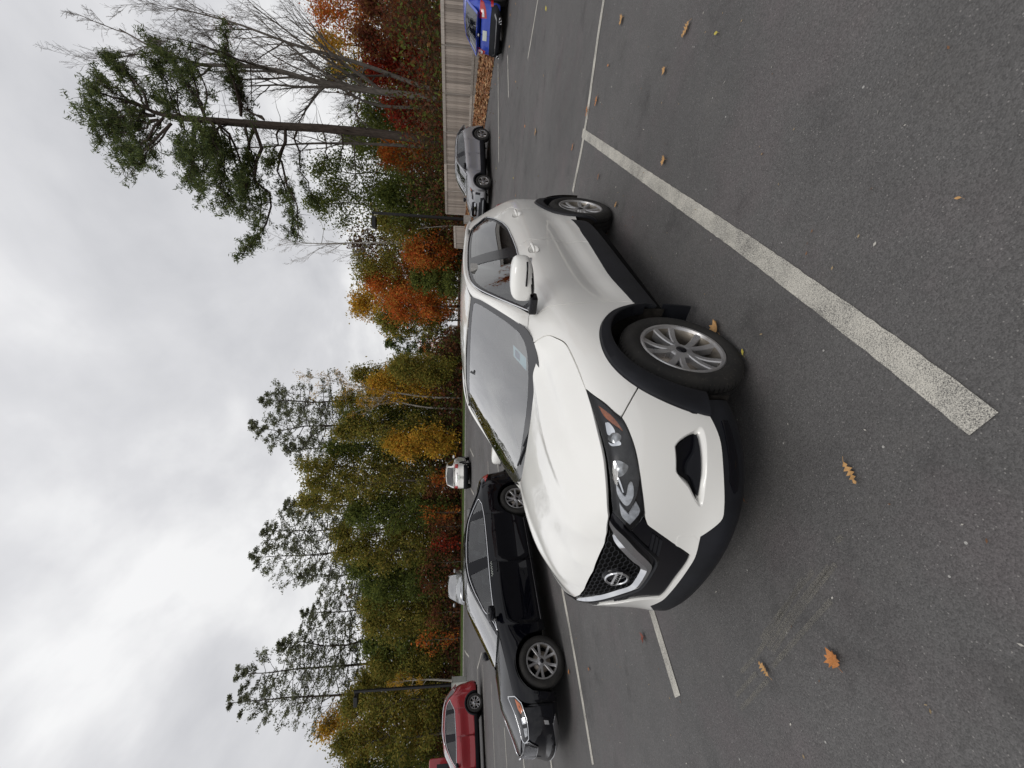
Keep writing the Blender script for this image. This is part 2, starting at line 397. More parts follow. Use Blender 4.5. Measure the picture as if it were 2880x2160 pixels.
# ---------------------------------------------------------------- ground, markings
def asphalt_mat():
    a=NT('asphalt_aggregate'); co=a.co
    fine=a.noise(230,3,.75); v=a.vor(165,'F1','Color'); vd=a.vor(165,'F1','Distance'); big=a.noise(.55,5,.6); mid=a.noise(4,5,.6); v2=a.vor(38,'F1','Distance')
    s=a.n('SeparateColor'); a.l(v,s.inputs[0])
    g=a.math('ADD',a.math('MULTIPLY',s.outputs[0],.045),a.math('MULTIPLY',a.math('POWER',fine,1.5),.13)); g=a.math('ADD',g,.027)
    g=a.math('MULTIPLY',g,a.ramp(big,[(.3,.80),(.7,1.2)])); g=a.math('MULTIPLY',g,a.ramp(mid,[(.3,.93),(.7,1.07)]))
    c=a.n('CombineColor'); a.l(a.math('MULTIPLY',g,1.02),c.inputs[0]); a.l(a.math('MULTIPLY',g,.985),c.inputs[1]); a.l(a.math('MULTIPLY',g,.965),c.inputs[2])
    pur=a.math('MULTIPLY',a.ramp(a.noise(1.1,5,.65,vec=a.mapping(loc=(7,3,0))),[(.50,0.0),(.66,1.0)]),.28); col=a.mix(pur,c.outputs[0],a.mix(1.0,c.outputs[0],(1.25,1.0,1.08),'MULTIPLY'))
    speck=a.math('GREATER_THAN',s.outputs[1],0.975); near=a.math('LESS_THAN',vd,.42); col=a.mix(a.math('MULTIPLY',speck,near),col,(.22,.21,.20))
    sp2=a.vor(7,'F1','Distance'); col=a.mix(a.math('LESS_THAN',sp2,.035),col,(.36,.35,.33))
    stain=a.ramp(a.noise(1.7,6,.7,vec=a.mapping(loc=(3,1,0))),[(.55,0.0),(.70,.45)]); col=a.mix(stain,col,(.028,.027,.027)); drip=a.ramp(a.vor(.9,'F1','Distance'),[(.0,.6),(.055,.35),(.09,0.0)]); col=a.mix(drip,col,(.018,.017,.017))
    dust=a.math('MULTIPLY',a.ramp(a.noise(2.3,6,.7,vec=a.mapping(loc=(1,9,0))),[(.55,0.0),(.8,1.0)]),.16); col=a.mix(dust,col,(.17,.15,.13))
    h=a.math('ADD',a.math('MULTIPLY',a.math('SUBTRACT',1.0,vd),.7),a.math('MULTIPLY',fine,.5))
    a.pbr(col,a.ramp(big,[(.35,.62),(.65,.85)]),0,.4,a.bump(h,.5,.0035)); return a.m
M_asphalt=asphalt_mat()
def litter_mat(name,c1,c2,c3):
    a=NT(name); v=a.vor(9,'F1','Color'); s=a.n('SeparateColor'); a.l(v,s.inputs[0]); n=a.noise(2,4)
    c=a.mix(s.outputs[0],c1,c2); c=a.mix(a.math('GREATER_THAN',s.outputs[1],.75),c,c3); c=a.mix(1.0,c,a.ramp(n,[(.3,.7),(.7,1.2)]),'MULTIPLY'); a.pbr(c,.9,0,.2,a.bump(a.vor(9),.8,.03)); return a.m
M_litter=litter_mat('fallen_leaf_litter',(.19,.085,.04),(.27,.14,.07),(.34,.22,.12)); M_floor=litter_mat('woodland_floor',(.05,.028,.016),(.09,.045,.025),(.12,.07,.04))
FB=np.array([16.4,19.9]); FD=np.array([-.2666,.9638]); FN=np.array([-.9638,-.2666])    # fence line and its direction, normal towards the car park
def fence_s(x,y): return (np.asarray(x)-FB[0])*FN[0]+(np.asarray(y)-FB[1])*FN[1]        # distance in front of the fence
KERB=3.05
def terrain(x,y):
    z=zg(x,y); s=fence_s(x,y); t=np.clip((KERB-s)/KERB,0,1); bank=.31*t*t*(3-2*t)
    far=np.interp(y,[38.3,40.6,43,60,100,165,300],[0,.26,.46,.80,1.6,2.4,5]); return z+bank+far
def sheet(name,xs,ys,zf,mat,dz=0,keep=None,kind='structure'):
    X,Yg=np.meshgrid(xs,ys,indexing='ij'); Z=zf(X,Yg)+dz; V=np.stack([X,Yg,Z],-1).reshape(-1,3); n=len(ys)
    Fc=[(i*n+j,(i+1)*n+j,(i+1)*n+j+1,i*n+j+1) for i in range(len(xs)-1) for j in range(n-1)]
    if keep is not None:
        c=V[np.array(Fc)].mean(1); k=keep(c[:,0],c[:,1]); Fc=[f for f,q in zip(Fc,k) if q]
    o=new_mesh(name,V,Fc,mat,smooth=True); o['kind']=kind; return o
xs=np.concatenate([np.linspace(-500,-60,23),np.linspace(-58,58,117),np.linspace(60,500,23)]); ys=np.concatenate([np.linspace(-60,-8,14),np.linspace(-6,70,153),np.linspace(73,160,30),np.linspace(170,500,18)])
sheet('ground',xs,ys,terrain,M_floor,-.03)
def on_lot(X,Yv): return (fence_s(X,Yv)>KERB)&(Yv<38)
# asphalt: rows follow the kerb line
def lot():
    V=[];nx=70; ysl=np.concatenate([np.linspace(-14,12,40),np.linspace(12.6,38,52)])
    for y in ysl:
        xk=FB[0]+(-(KERB)+ (y-FB[1])*FN[1])/(-FN[0])   # kerb x at this y
        xk=FB[0]-(KERB-(y-FB[1])*FN[1])/abs(FN[0])
        for x in np.linspace(-46,xk,nx): V.append((x,y,float(zg(x,y))))
    Fc=[(i*nx+j,i*nx+j+1,(i+1)*nx+j+1,(i+1)*nx+j) for i in range(len(ysl)-1) for j in range(nx-1)]
    o=new_mesh('asphalt',V,Fc,M_asphalt,smooth=True); o['kind']='structure'
lot()
# leaf covered bank between kerb and fence
def bank():
    V=[];m=9; ts=np.linspace(-14,14,57)
    for t in ts:
        for s in np.linspace(KERB,-.6,m):
            p=FB+FD*t+FN*s; V.append((p[0],p[1],float(terrain(p[0],p[1]))+.012))
    o=new_mesh('leaf_bank',V,[(i*m+j,i*m+j+1,(i+1)*m+j+1,(i+1)*m+j) for i in range(len(ts)-1) for j in range(m-1)],M_litter,smooth=True); o['kind']='structure'
bank()
M_grass=simple('short_grass',(.055,.085,.02),.9,0,.2,var=.4,vs=3,bump=.6,bs=40)
gx=np.linspace(-46,8,110); gy=np.linspace(38,40.6,5); sheet('grass_strip',gx,gy,lambda x,y:terrain(x,y),M_grass,.012)
M_conc=simple('kerb_concrete',(.30,.29,.27),.85,0,.3,var=.2)
k=MB()
for i in range(54): x=-46+i; z=float(zg(x,38)); k.box(x,x+.99,37.86,38.0,z-.1,z+.10)
o=k.build('kerb',M_conc); o['kind']='structure'
# painted markings
def line_mat():
    a=NT('worn_marking_paint'); n=a.noise(250,4,.75); n2=a.noise(3.5,5,.6); f=a.math('ADD',n,a.math('MULTIPLY',n2,.35)); m=a.ramp(f,[(.62,0.0),(.80,1.0)])
    t=a.vor(95,'F1','Distance'); p=a.mix(a.noise(6,4),(.66,.63,.55),(.52,.50,.45)); c=a.mix(m,p,(.10,.098,.095)); a.pbr(c,.75,0,.3,a.bump(a.math('ADD',n,a.math('SUBTRACT',1.0,t)),.6,.005)); return a.m
M_line=line_mat()
def stripe(px,wd=.10,name='parking_line',mat=None,dz=.005,ragged=0,world=False):
    P=np.array(px if world else [ground(x,y)[:2] for x,y in px],float); P=resamp(P,max(2,int(np.linalg.norm(np.diff(P,axis=0),axis=1).sum()/(.035 if ragged else .15))+2)) if len(P)>2 else np.array([P[0]+(P[1]-P[0])*t for t in np.linspace(0,1,max(3,int(np.linalg.norm(P[1]-P[0])/.3)))])
    T=np.gradient(P,axis=0); T/=np.linalg.norm(T,axis=1)[:,None]; Nn=np.stack([-T[:,1],T[:,0]],1); rg=random.Random(int(px[0][0]))
    V=[]
    for p,n in zip(P,Nn):
        for s in (-1,1):
            q=p+n*s*(wd/2+(rg.uniform(-ragged,ragged))); V.append((q[0],q[1],float(zg(q[0],q[1]))+dz))
    o=new_mesh(name,V,[(2*i,2*i+1,2*i+3,2*i+2) for i in range(len(P)-1)],mat or M_line,smooth=True); o['kind']='structure'; return o
stripe([(1639,374),(1903,556),(2104,694),(2200,762),(2484,971),(2781,1193)],.105,ragged=.002)
stripe([(1790,-420),(1700,0),(1645,370),(1612,540)],.10)
c0,c1=ground(1839,1730)[:2],ground(1908,1959)[:2]; stripe([tuple(c1+(c0-c1)/np.linalg.norm(c0-c1)*5.1),tuple(c1)],.10,world=True); stripe([(1560,1530),(1584,1666),(1669,2150)],.10)
for l in ([(1520,-40),(1485,165)],[(1401,181),(1403,456)],[(1428,156),(1430.6,274)],[(1547,2116),(1556,2190)],[(1472,2127),(1478,2190)],[(1418.8,2046),(1429,2200)],[(1381.4,1917),(1395,2220)],[(1358,1870),(1370,2250)],
          [(1354.5,1836),(1342.6,1881)],[(1342.6,1881),(1345,1948)],[(1307,1829),(1319,1847)],[(1372.4,1296),(1374,1345)],[(1400,1306),(1405,1350)],[(1322,1261),(1332,1283)],[(1323.8,1373),(1333,1391)]): stripe(l,.10)
def dust_mat():
    a=NT('dusty_tyre_print'); n=a.noise(210,4,.75); n2=a.noise(8,3); m=a.math('MULTIPLY',a.ramp(n,[(.45,0.0),(.62,1.0)]),a.ramp(n2,[(.30,.25),(.6,.85)]))
    t=a.n('BsdfTransparent'); d=a.n('BsdfDiffuse'); d.inputs[0].default_value=(.26,.245,.21,1); x=a.n('MixShader'); a.l(m,x.inputs[0]); a.l(t.outputs[0],x.inputs[1]); a.l(d.outputs[0],x.inputs[2]); a.l(x.outputs[0],a.o.inputs[0]); return a.m
M_dust=dust_mat(); Z5=lambda a,b:(1600+a/1.565,1100+b/1.565)
for q in ([(765,1235),(830,1160),(1010,880),(1040,820)],[(880,1130),(960,1010),(1150,770)],[(900,1150),(1000,1000),(1180,760)],[(905,1210),(1060,1030),(1160,920)],[(850,1090),(930,980),(1080,790)],[(740,1340),(830,1240)],[(760,1400),(880,1270)],[(1180,660),(1215,640)]):
    stripe([Z5(*p) for p in q],.022,'tyre_print',M_dust,.004)
# ---------------------------------------------------------------- fallen leaves lying on the asphalt
def leaf_shape(kind,rg):
    if kind=='oak':
        P=[(0,0)];n=5
        side=[]
        for i in range(n):
            t=(i+.6)/n; w=(.28,.40,.42,.34,.18)[i]*rg.uniform(.8,1.1); side+=[(t-.085,.055),(t+.06,w),(t+.085,w*.62)]
        P=[(0,.02)]+side+[(1.05,0)]; Q=[(x,-y) for x,y in reversed(side)]+[(0,-.02)]; return P+Q
    if kind=='maple':
        return [(0,.03),(.02,.30),(.16,.26),(.12,.52),(.30,.40),(.42,.62),(.50,.34),(.72,.36),(.66,.20),(1.0,0),(.66,-.20),(.72,-.36),(.50,-.34),(.42,-.62),(.30,-.40),(.12,-.52),(.16,-.26),(.02,-.30),(0,-.03)]
    return [(0,.01),(.2,.16),(.5,.24),(.8,.14),(1,0),(.8,-.14),(.5,-.24),(.2,-.16),(0,-.01)]
def leaf(x,y,size,kind,col,label,rot,curl=.25,lift=.012,to=None,wd=1.0):
    if to: a_,b_=ground(x,y),ground(*to); rot=math.atan2(b_[1]-a_[1],b_[0]-a_[0]); size=math.hypot(b_[1]-a_[1],b_[0]-a_[0]); x,y=(x+to[0])/2,(y+to[1])/2
    rg=random.Random(int(x*7+y)); size*=.86; P=np.array(leaf_shape(kind,rg))*[1,wd]*[1,wd]; g=ground(x,y); V=[];
    T=delaunay_2d_cdt([Vector(p) for p in P]+[Vector((t,0)) for t in np.linspace(.1,.95,7)],[(i,(i+1)%len(P)) for i in range(len(P))],[],1,1e-6)
    vs=np.array([tuple(v) for v in T[0]]); c,s=math.cos(rot),math.sin(rot)
    for u,v in vs:
        z=.006+lift+size*(curl*(abs(v)**1.3)*.9+curl*.5*(u-.5)**2+.03*math.sin(9*u+5*v)); X_,Y_=(u-.5)*size,v*size; V.append((X_*c-Y_*s,X_*s+Y_*c,z))
    n=len(V); V+= [(a,b,d-.0012) for a,b,d in V]; Fc=[tuple(t) for t in T[2]]; Fc+=[tuple(i+n for i in reversed(t)) for t in T[2]]
    st=MB(); st.V=V; st.F=Fc; st.mi=[0]*len(Fc); st.tube([((-.5*size)*c,(-.5*size)*s,.008+lift),((-.72*size)*c-.006*s,(-.72*size)*s,.010)],size*.012,4)
    o=st.build('fallen_leaf',col,None,False,fix=False); o.location=tuple(g); tag(o,label,'leaf','fallen leaves on the asphalt'); return o
def leafm(name,c): 
    a=NT(name); n=a.noise(40,4,.6); c2=a.mix(a.ramp(n,[(.4,0.0),(.75,.7)]),c,tuple(x*.45 for x in c)); a.pbr(c2,.6,0,.35); return a.m
L_tan=leafm('tan_dry_leaf',(.52,.30,.12)); L_or=leafm('orange_dry_leaf',(.50,.20,.06)); L_red=leafm('dark_red_dry_leaf',(.20,.055,.035)); L_yel=leafm('yellow_leaf',(.50,.42,.08)); L_brn=leafm('brown_dry_leaf',(.30,.13,.055))
for a in [(2382,1293,.105,'oak',L_tan,'large tan oak leaf with deep lobes near the end of the thick white line',-.95,.10,.012,(2426,1362),.75),
 (2355,1846,.085,'maple',L_or,'orange brown curled leaf lowest on the open asphalt in front of the cars',.9,.4),
 (2160,1881,.080,'oak',L_tan,'pale orange lobed leaf beside the dusty tyre prints',1.2,.3),
 (1814,1794,.085,'maple',L_red,'dark red crumpled leaf beside the short white line ahead of the white crossover',2.4,.5),
 (1936,82,.11,'oak',L_tan,'tan oak leaf alone at the right part of the asphalt, largest there',1.9,.15),
 (1871,453,.075,'maple',L_tan,'tan leaf on the asphalt between the two rear wheels height and the thick line',1.4,.3),
 (1872,202,.065,'maple',L_tan,'small tan leaf lying between the largest right hand leaf and the thick line',2.0,.3),
 (2024,916,.105,'maple',L_tan,'tan curled leaf standing against the front tyre of the white crossover',.4,.9),
 (1737,575,.07,'oak',L_tan,'small tan leaf just outside the rear tyre of the white crossover',2.0,.3),
 (1687,497,.07,'oak',L_brn,'small brown leaf close to the line behind the white crossover',2.4,.3),
 (1681,284,.11,'oak',L_or,'orange leaf just below the thin cross line',2.3,.3),
 (1655,312,.12,'oak',L_or,'long orange leaf touching the thin cross line',2.6,.3),
 (1751,59,.10,'maple',L_tan,'small tan leaf near the right end of the thin cross line',1.5,.3),
 (2022,94,.05,'ellipse',L_yel,'tiny pale narrow leaf under the largest right hand leaf',1.0,.2),
 (1714,184,.06,'ellipse',L_or,'tiny orange leaf between the cross line and the small tan leaf',1.0,.2),
 (1614,414,.10,'oak',L_or,'faint orange leaf above the thin cross line',2.2,.3),
 (1508,372,.16,'maple',L_tan,'tan leaf out on the lot before the grey crossover',1.2,.3),
 (2100,1401,.05,'ellipse',L_brn,'tiny brown leaf under the front bumper of the white crossover',1.0,.3),
 (1660,1881,.07,'oak',L_brn,'brown leaf lying between the two white lines beside the black saloon',2.0,.3),
 (2098,990,.045,'ellipse',L_yel,'yellow leaf with a stalk at the foot of the front tyre',.2,.4),
 (1604,1888,.07,'maple',L_or,'orange leaf beside the front tyre of the black saloon',.6,.4),
 (2713,558,.022,'ellipse',L_tan,'tiny pale brown leaf at the lower right of the asphalt',1.3,.2)]: leaf(*a)
# litter on the bank: real leaves, uncountable
def cards(name,C,size,mats,rg,parent=None,flat=0.0,elong=1.0,kind='stuff',mi=None,nrm=None):
    """C = centres (n,3): one small folded leaf quad each"""
    n=len(C); a=rg.normal(size=(n,3)); a[:,2]*=(1-flat); a/=np.linalg.norm(a,axis=1)[:,None]+1e-9; r=rg.normal(size=(n,3))
    if flat: r[:,2]*=(1-flat)
    b=np.cross(a,r); 
    if flat: 
        b=np.cross(np.array([0,0,1.0])+rg.normal(size=(n,3))*.35,a)
    b/=np.linalg.norm(b,axis=1)[:,None]+1e-9
    s=(size*(.65+.7*rg.random(n)))[:,None]; a=a*s*elong; b=b*s*.62
    V=np.empty((n,4,3)); V[:,0]=C-a; V[:,1]=C-b*.9+a*.1; V[:,2]=C+a; V[:,3]=C+b*.9+a*.1
    me=bpy.data.meshes.new(name); me.vertices.add(4*n); me.vertices.foreach_set('co',V.reshape(-1)); me.loops.add(4*n); me.loops.foreach_set('vertex_index',np.arange(4*n,dtype=np.int32)); me.polygons.add(n)
    me.polygons.foreach_set('loop_start',np.arange(0,4*n,4,dtype=np.int32)); me.polygons.foreach_set('loop_total',np.full(n,4,dtype=np.int32))
    for m in mats: me.materials.append(m)
    if len(mats)>1: me.polygons.foreach_set('material_index',(rg.integers(0,len(mats),n) if mi is None else mi).astype(np.int32))
    me.update(); me.validate(); o=link(name,me,parent)
    if kind and not parent: o['kind']=kind
    return o
rg=np.random.default_rng(5)
n=9000; t=rg.uniform(-12,13.5,n); s=rg.uniform(-.1,KERB+.15,n)**1.0; P=FB+FD*t[:,None]+FN*s[:,None]; C=np.stack([P[:,0],P[:,1],terrain(P[:,0],P[:,1])+.02+rg.random(n)*.04],1)
cards('leaf_litter',C,.075,[leafm('litter_a',(.42,.20,.085)),leafm('litter_b',(.30,.12,.05)),leafm('litter_c',(.48,.30,.15)),leafm('litter_d',(.17,.075,.04))],rg,flat=.75)
n=700; x=rg.uniform(-4,6,n); y=rg.uniform(.5,7,n); cards('grit_and_leaf_bits',np.stack([x,y,zg(x,y)+.008],1),.006,[simple('pale_grit',(.42,.40,.36),.8),simple('straw_bit',(.30,.22,.12),.8),leafm('crumb',(.20,.10,.05))],rg,flat=.85,elong=1.3)
n=500; x=rg.uniform(-12,16,n); y=rg.uniform(5,36,n); k=(fence_s(x,y)>KERB)&(rg.random(n)<np.clip(1.2-fence_s(x,y)/14,.05,1)); x,y=x[k],y[k]
cards('scattered_leaves',np.stack([x,y,zg(x,y)+.02],1),.04,[L_tan,L_or,L_yel],rg,flat=.8)
# ---------------------------------------------------------------- trees
def leaf_mat(name,c,v=.35,tr=.45):
    c=tuple(x*1.4 for x in c); a=NT(name); n=a.noise(.55,4,.6); n2=a.noise(7,2); k=a.mix(1.0,c,a.ramp(n,[(.3,1-v),(.7,1+v)]),'MULTIPLY'); k=a.mix(1.0,k,a.ramp(n2,[(.3,.75),(.7,1.25)]),'MULTIPLY')
    d=a.n('BsdfDiffuse'); a.l(k,d.inputs[0]); t=a.n('BsdfTranslucent'); a.l(k,t.inputs[0]); x=a.n('MixShader'); x.inputs[0].default_value=tr; a.l(d.outputs[0],x.inputs[1]); a.l(t.outputs[0],x.inputs[2]); a.l(x.outputs[0],a.o.inputs[0]); return a.m
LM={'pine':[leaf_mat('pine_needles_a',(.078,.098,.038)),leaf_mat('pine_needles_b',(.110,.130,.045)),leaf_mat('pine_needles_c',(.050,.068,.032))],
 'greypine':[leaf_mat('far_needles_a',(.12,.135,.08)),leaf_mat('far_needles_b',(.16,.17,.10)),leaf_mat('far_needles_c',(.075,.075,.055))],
 'olive':[leaf_mat('olive_leaves_a',(.18,.16,.035)),leaf_mat('olive_leaves_b',(.12,.13,.032)),leaf_mat('olive_leaves_c',(.23,.18,.045))],
 'green':[leaf_mat('green_leaves_a',(.095,.115,.030)),leaf_mat('green_leaves_b',(.13,.145,.035)),leaf_mat('green_leaves_c',(.065,.085,.026))],
 'yellow':[leaf_mat('yellow_leaves_a',(.40,.26,.035)),leaf_mat('yellow_leaves_b',(.30,.22,.04)),leaf_mat('yellow_leaves_c',(.44,.23,.04))],
 'orange':[leaf_mat('orange_leaves_a',(.42,.13,.03)),leaf_mat('orange_leaves_b',(.36,.085,.025)),leaf_mat('orange_leaves_c',(.30,.16,.035))],
 'red':[leaf_mat('red_leaves_a',(.22,.030,.020)),leaf_mat('red_leaves_b',(.30,.045,.022)),leaf_mat('red_leaves_c',(.13,.022,.015))],
 'rust':[leaf_mat('rust_leaves_a',(.13,.045,.025)),leaf_mat('rust_leaves_b',(.09,.030,.020)),leaf_mat('rust_leaves_c',(.15,.08,.03))],
 'brown':[leaf_mat('brown_leaves_a',(.075,.045,.028)),leaf_mat('brown_leaves_b',(.10,.05,.03)),leaf_mat('brown_leaves_c',(.05,.04,.022))]}
def bark(name,c):
    a=NT(name); n=a.noise(3,6,.65,vec=a.mapping((3,3,.7))); a.pbr(a.mix(1.0,c,a.ramp(n,[(.3,.55),(.7,1.35)]),'MULTIPLY'),.95,0,.1,a.bump(n,.6,.03)); return a.m
B_grey=bark('grey_bark',(.13,.115,.10)); B_dark=bark('dark_pine_bark',(.060,.048,.040)); B_pale=bark('pale_birch_bark',(.34,.32,.29))
def limb(rg,p,d,L,r,n=6,wob=.12,up=.0):
    P=[np.array(p,float)]; d=np.array(d,float); d/=np.linalg.norm(d)
    for i in range(n):
        d=d+rg.normal(size=3)*wob+np.array([0,0,up]); d/=np.linalg.norm(d); P.append(P[-1]+d*L/n)
    return np.array(P)
def curve_to(rg,a,pts,n=7,wob=.03):
    P=resamp(np.array([a]+list(pts)),n) if len(pts)>1 else np.array([np.array(a)*(1-t)+np.array(pts[0])*t for t in np.linspace(0,1,n)]); L=np.linalg.norm(P[-1]-P[0]); P[1:-1]+=rg.normal(size=(n-2,3))*wob*L*.3; return P
def at_len(P,t):
    k=t*(len(P)-1); i=min(int(k),len(P)-2); return P[i]+(P[i+1]-P[i])*(k-i),P[i+1]-P[i]
def tree(name,label,cat,kind,base,H,spread,rng,crown0=.3,n1=26,n2=7,leaf_s=.10,per=16,clump=.38,lean=(0,0),bk=None,group=None,r0=None,shape='round',bare=0.0,leafmats=None,up=.75,branch_sides=4,n3=0):
    rg=np.random.default_rng(rng); root=empty(name,tuple(base),0,label,cat,group); r0=r0 or H*.011; bk=bk or B_grey
    top=np.array([lean[0],lean[1],H]); tr=np.array([top*t for t in np.linspace(0,1,9)]); tr[1:-1,:2]+=rg.normal(size=(7,2))*H*.008
    m=MB(); m.tube(tr,[r0*(1-.88*t)*(1.25 if t==0 else 1) for t in np.linspace(0,1,9)],8); m.build('trunk',bk,root,True,fix=False)
    lb=MB(); A=[]
    for i in range(n1):
        t=crown0+(1-crown0)*(i+.5*rg.random())/n1; u=(t-crown0)/(1-crown0); p,_=at_len(tr,min(t,.995))
        sh={'round':math.sin(math.pi*min(1,(.12+u*.88)))**.6,'cone':(1-u)**.8+.08,'pine':(.55+.45*math.sin(math.pi*u**.8))*(1-u**3)+.12,'vase':.35+.65*u if u<.8 else .9,'column':.6}[shape]
        L=spread*sh*rg.uniform(.7,1.15); az=i*2.399+rg.uniform(-.4,.4); el={'cone':-.05,'pine':.12+.35*u}.get(shape,up*(.6+.7*u)) +rg.uniform(-.15,.15)
        d=(math.cos(az)*math.cos(el),math.sin(az)*math.cos(el),math.sin(el)); P=limb(rg,p,d,L,0,6,.13,.03 if shape in('cone','pine') else .05)
        rb=r0*.34*(1-u*.6)*(.5+.5*sh); lb.tube(P,[rb*(1-.8*s) for s in np.linspace(0,1,7)],branch_sides,cap=False)
        for j in range(n2):
            s=rg.uniform(.30,1.0); q,dd=at_len(P,s); dd=dd/np.linalg.norm(dd); dv=dd*.8+rg.normal(size=3)*.65; 
            if shape in('cone','pine'): dv[2]*=.45
            dv/=np.linalg.norm(dv); l2=L*rg.uniform(.18,.42)*(1.15-s*.4); Q=limb(rg,q,dv,l2,0,3,.2,.04); lb.tube(Q,[rb*.35,rb*.28,rb*.18,rb*.08],3,cap=False)
            for k3 in range(n3):
                q3,d3=at_len(Q,rg.uniform(.2,1)); d3=d3/np.linalg.norm(d3)*.8+rg.normal(size=3)*.5; T3=limb(rg,q3,d3,l2*rg.uniform(.3,.6),0,2,.2,.03); lb.tube(T3,[rb*.14,rb*.1,rb*.05],3,cap=False); A.append(T3[-1])
            if rg.random()>=bare: A+=[Q[-1],(Q[1]+Q[2])/2] if shape not in('pine',) else [Q[-1],Q[2]]
    lb.build('branches',bk,root,False,fix=False)
    if per:
        A=np.array(A); n=len(A)*per; C=np.repeat(A,per,0); off=rg.normal(size=(n,3))*clump
        if shape in('cone','pine'): off[:,2]*=.45
        C=C+off; k=rg.random(n)>.02
        cards('crown',C[k],leaf_s,leafmats or LM[kind],rg,root,elong=1.0 if kind not in('pine','greypine') else 1.25,kind=None)
    return root
def T(px,py,D,topv,spread_px,kind,label,rng,**k):
    """tree whose stem foot is seen at picture point (px,py) at distance D with its top at height topv"""
    p=at(px,py,D); z=float(terrain(p[0],p[1]))-.1; H=at(topv,py,D)[2]-z; sp=spread_px/FPX*D
    nm={'pine':'pine_tree','greypine':'pine_tree'}.get(kind,'broadleaf_tree'); k.setdefault('crown0',.25)
    return tree(k.pop('name',nm),label,k.pop('cat','tree'),kind,(p[0],p[1],z),H,sp,rng,**k)
# --- the great pine over the fence: limbs placed one by one
def great_pine():
    D=29.5; rg=np.random.default_rng(11); Z=lambda a,b,dd=0:at(200+a/1.843,b/1.843,D+dd)
    base=Z(1990,745); base[2]=float(terrain(base[0],base[1]))-.1; root=empty('pine_tree',tuple(base),0,'tallest dark green pine with long uneven boughs rising behind the wooden fence','tree')
    tr=np.array([base]+[Z(*q) for q in ((1920,735),(1700,705),(1500,682),(1300,665),(1100,655),(900,640),(730,626),(600,615),(500,600),(430,582),(330,530),(200,500))])-base
    m=MB(); m.tube(tr,np.interp(np.linspace(0,1,len(tr)),[0,.1,.5,.8,1],[.36,.29,.24,.14,.05]),12); m.build('trunk',B_dark,root,True,fix=False)
    BR=[([(430,580),(260,520),(60,470)],1.0,1.0),([(400,570),(300,420),(170,285)],.8,.7),([(430,600),(240,600),(60,580)],1.0,.8),([(450,620),(330,650),(180,705)],.8,.9),([(520,640),(430,760),(310,890)],.9,.9),
        ([(480,610),(400,720),(250,760)],.7,.7),([(640,640),(650,800),(590,960)],.7,.7),([(700,620),(640,480),(600,420),(440,240)],1.0,1.0),([(690,600),(660,470),(570,290)],1.0,.8),([(720,620),(780,760),(800,900),(830,1050)],1.1,1.25),
        ([(740,640),(700,820),(650,980)],.8,.9),([(600,620),(520,560),(430,520)],.9,1.0),([(650,620),(700,700),(790,800)],1.0,1.1),([(760,640),(840,780),(870,940),(880,1080)],.9,.8),
        ([(950,660),(940,860),(990,1050),(930,1270)],.75,.6),([(1110,660),(1090,820),(1150,1020),(1180,1220)],.75,.8),([(1170,680),(1190,870),(1290,1080)],.5,.35),([(1080,660),(1050,800),(1000,880)],.6,.4),
        ([(1000,620),(890,540),(850,440)],.75,.7),([(880,600),(850,400),(820,300),(810,140)],.7,.6),([(900,640),(940,860),(880,960)],.8,.7),([(560,620),(540,480),(440,330)],.7,.6),([(380,560),(300,640),(120,640)],.8,.7),
        ([(300,520),(200,440),(110,380)],.7,.6),([(1400,690),(1400,800),(1380,900)],.15,.1),([(1300,670),(1330,800),(1300,860)],.15,.1),([(1500,680),(1480,590),(1400,540)],.1,.1),([(820,640),(720,700),(700,800)],.9,.9),([(560,610),(600,720),(560,820)],.8,.8)]
    lb=MB(); A=[]
    for pts,dn,wd in BR:
        for rep in range(2 if dn>.6 else 1):
            sgn=rg.choice([-1,1]); e=[(q[0],q[1],sgn*rg.uniform(.8,2.6)*i/(len(pts)-1)*(1 if rep==0 else 1.4)) for i,q in enumerate(pts)]
            if rep: e=[e[0]]+[(a+rg.uniform(-28,28)*1.5,b+rg.uniform(-30,30),c) for a,b,c in e[1:]]
            P=curve_to(rg,Z(*e[0])-base,[Z(*q)-base for q in e[1:]],9,.06); L=np.linalg.norm(np.diff(P,axis=0),axis=1).sum()
            r_=.025+.009*L; lb.tube(P,[r_*(1-.85*s) for s in np.linspace(0,1,9)],6,cap=False)
            for j in range(int(L*5.5)):
                s=rg.uniform(.22,1.0); q,dd=at_len(P,s); dd=dd/np.linalg.norm(dd); dv=dd*.7+rg.normal(size=3)*.8; dv[2]=dv[2]*.5+.18; dv/=np.linalg.norm(dv); l2=rg.uniform(.5,1.65)*wd; Q=limb(rg,q,dv,l2,0,3,.2,.06); lb.tube(Q,[.022,.017,.012,.006],3,cap=False)
                if rg.random()<dn*.85*(.25+.75*min(1,(s-.15)*1.5)): A+=[Q[-1],Q[2],(Q[1]+Q[2])/2]
    for j in range(60):   # dead stubs
        q,_=at_len(tr,rg.uniform(.22,.62)); dv=rg.normal(size=3); dv[2]*=.2; dv/=np.linalg.norm(dv); lb.tube(limb(rg,q,dv,rg.uniform(.5,2.6),0,4,.2,.02),[.03,.022,.016,.01,.004],3,cap=False)
    lb.build('branches',B_dark,root,False,fix=False)
    A=np.array(A); per=24; A=A+rg.normal(size=A.shape)*.12; C=np.repeat(A,per,0); n=len(C); dd=rg.normal(size=(n,3)); dd[:,2]=dd[:,2]*.7+.25; dd/=np.linalg.norm(dd,axis=1)[:,None]; C=C+dd*rg.uniform(.03,.34,n)[:,None]
    o=cards('crown',C,.046,LM['pine'],rg,root,elong=2.8,kind=None)
great_pine()
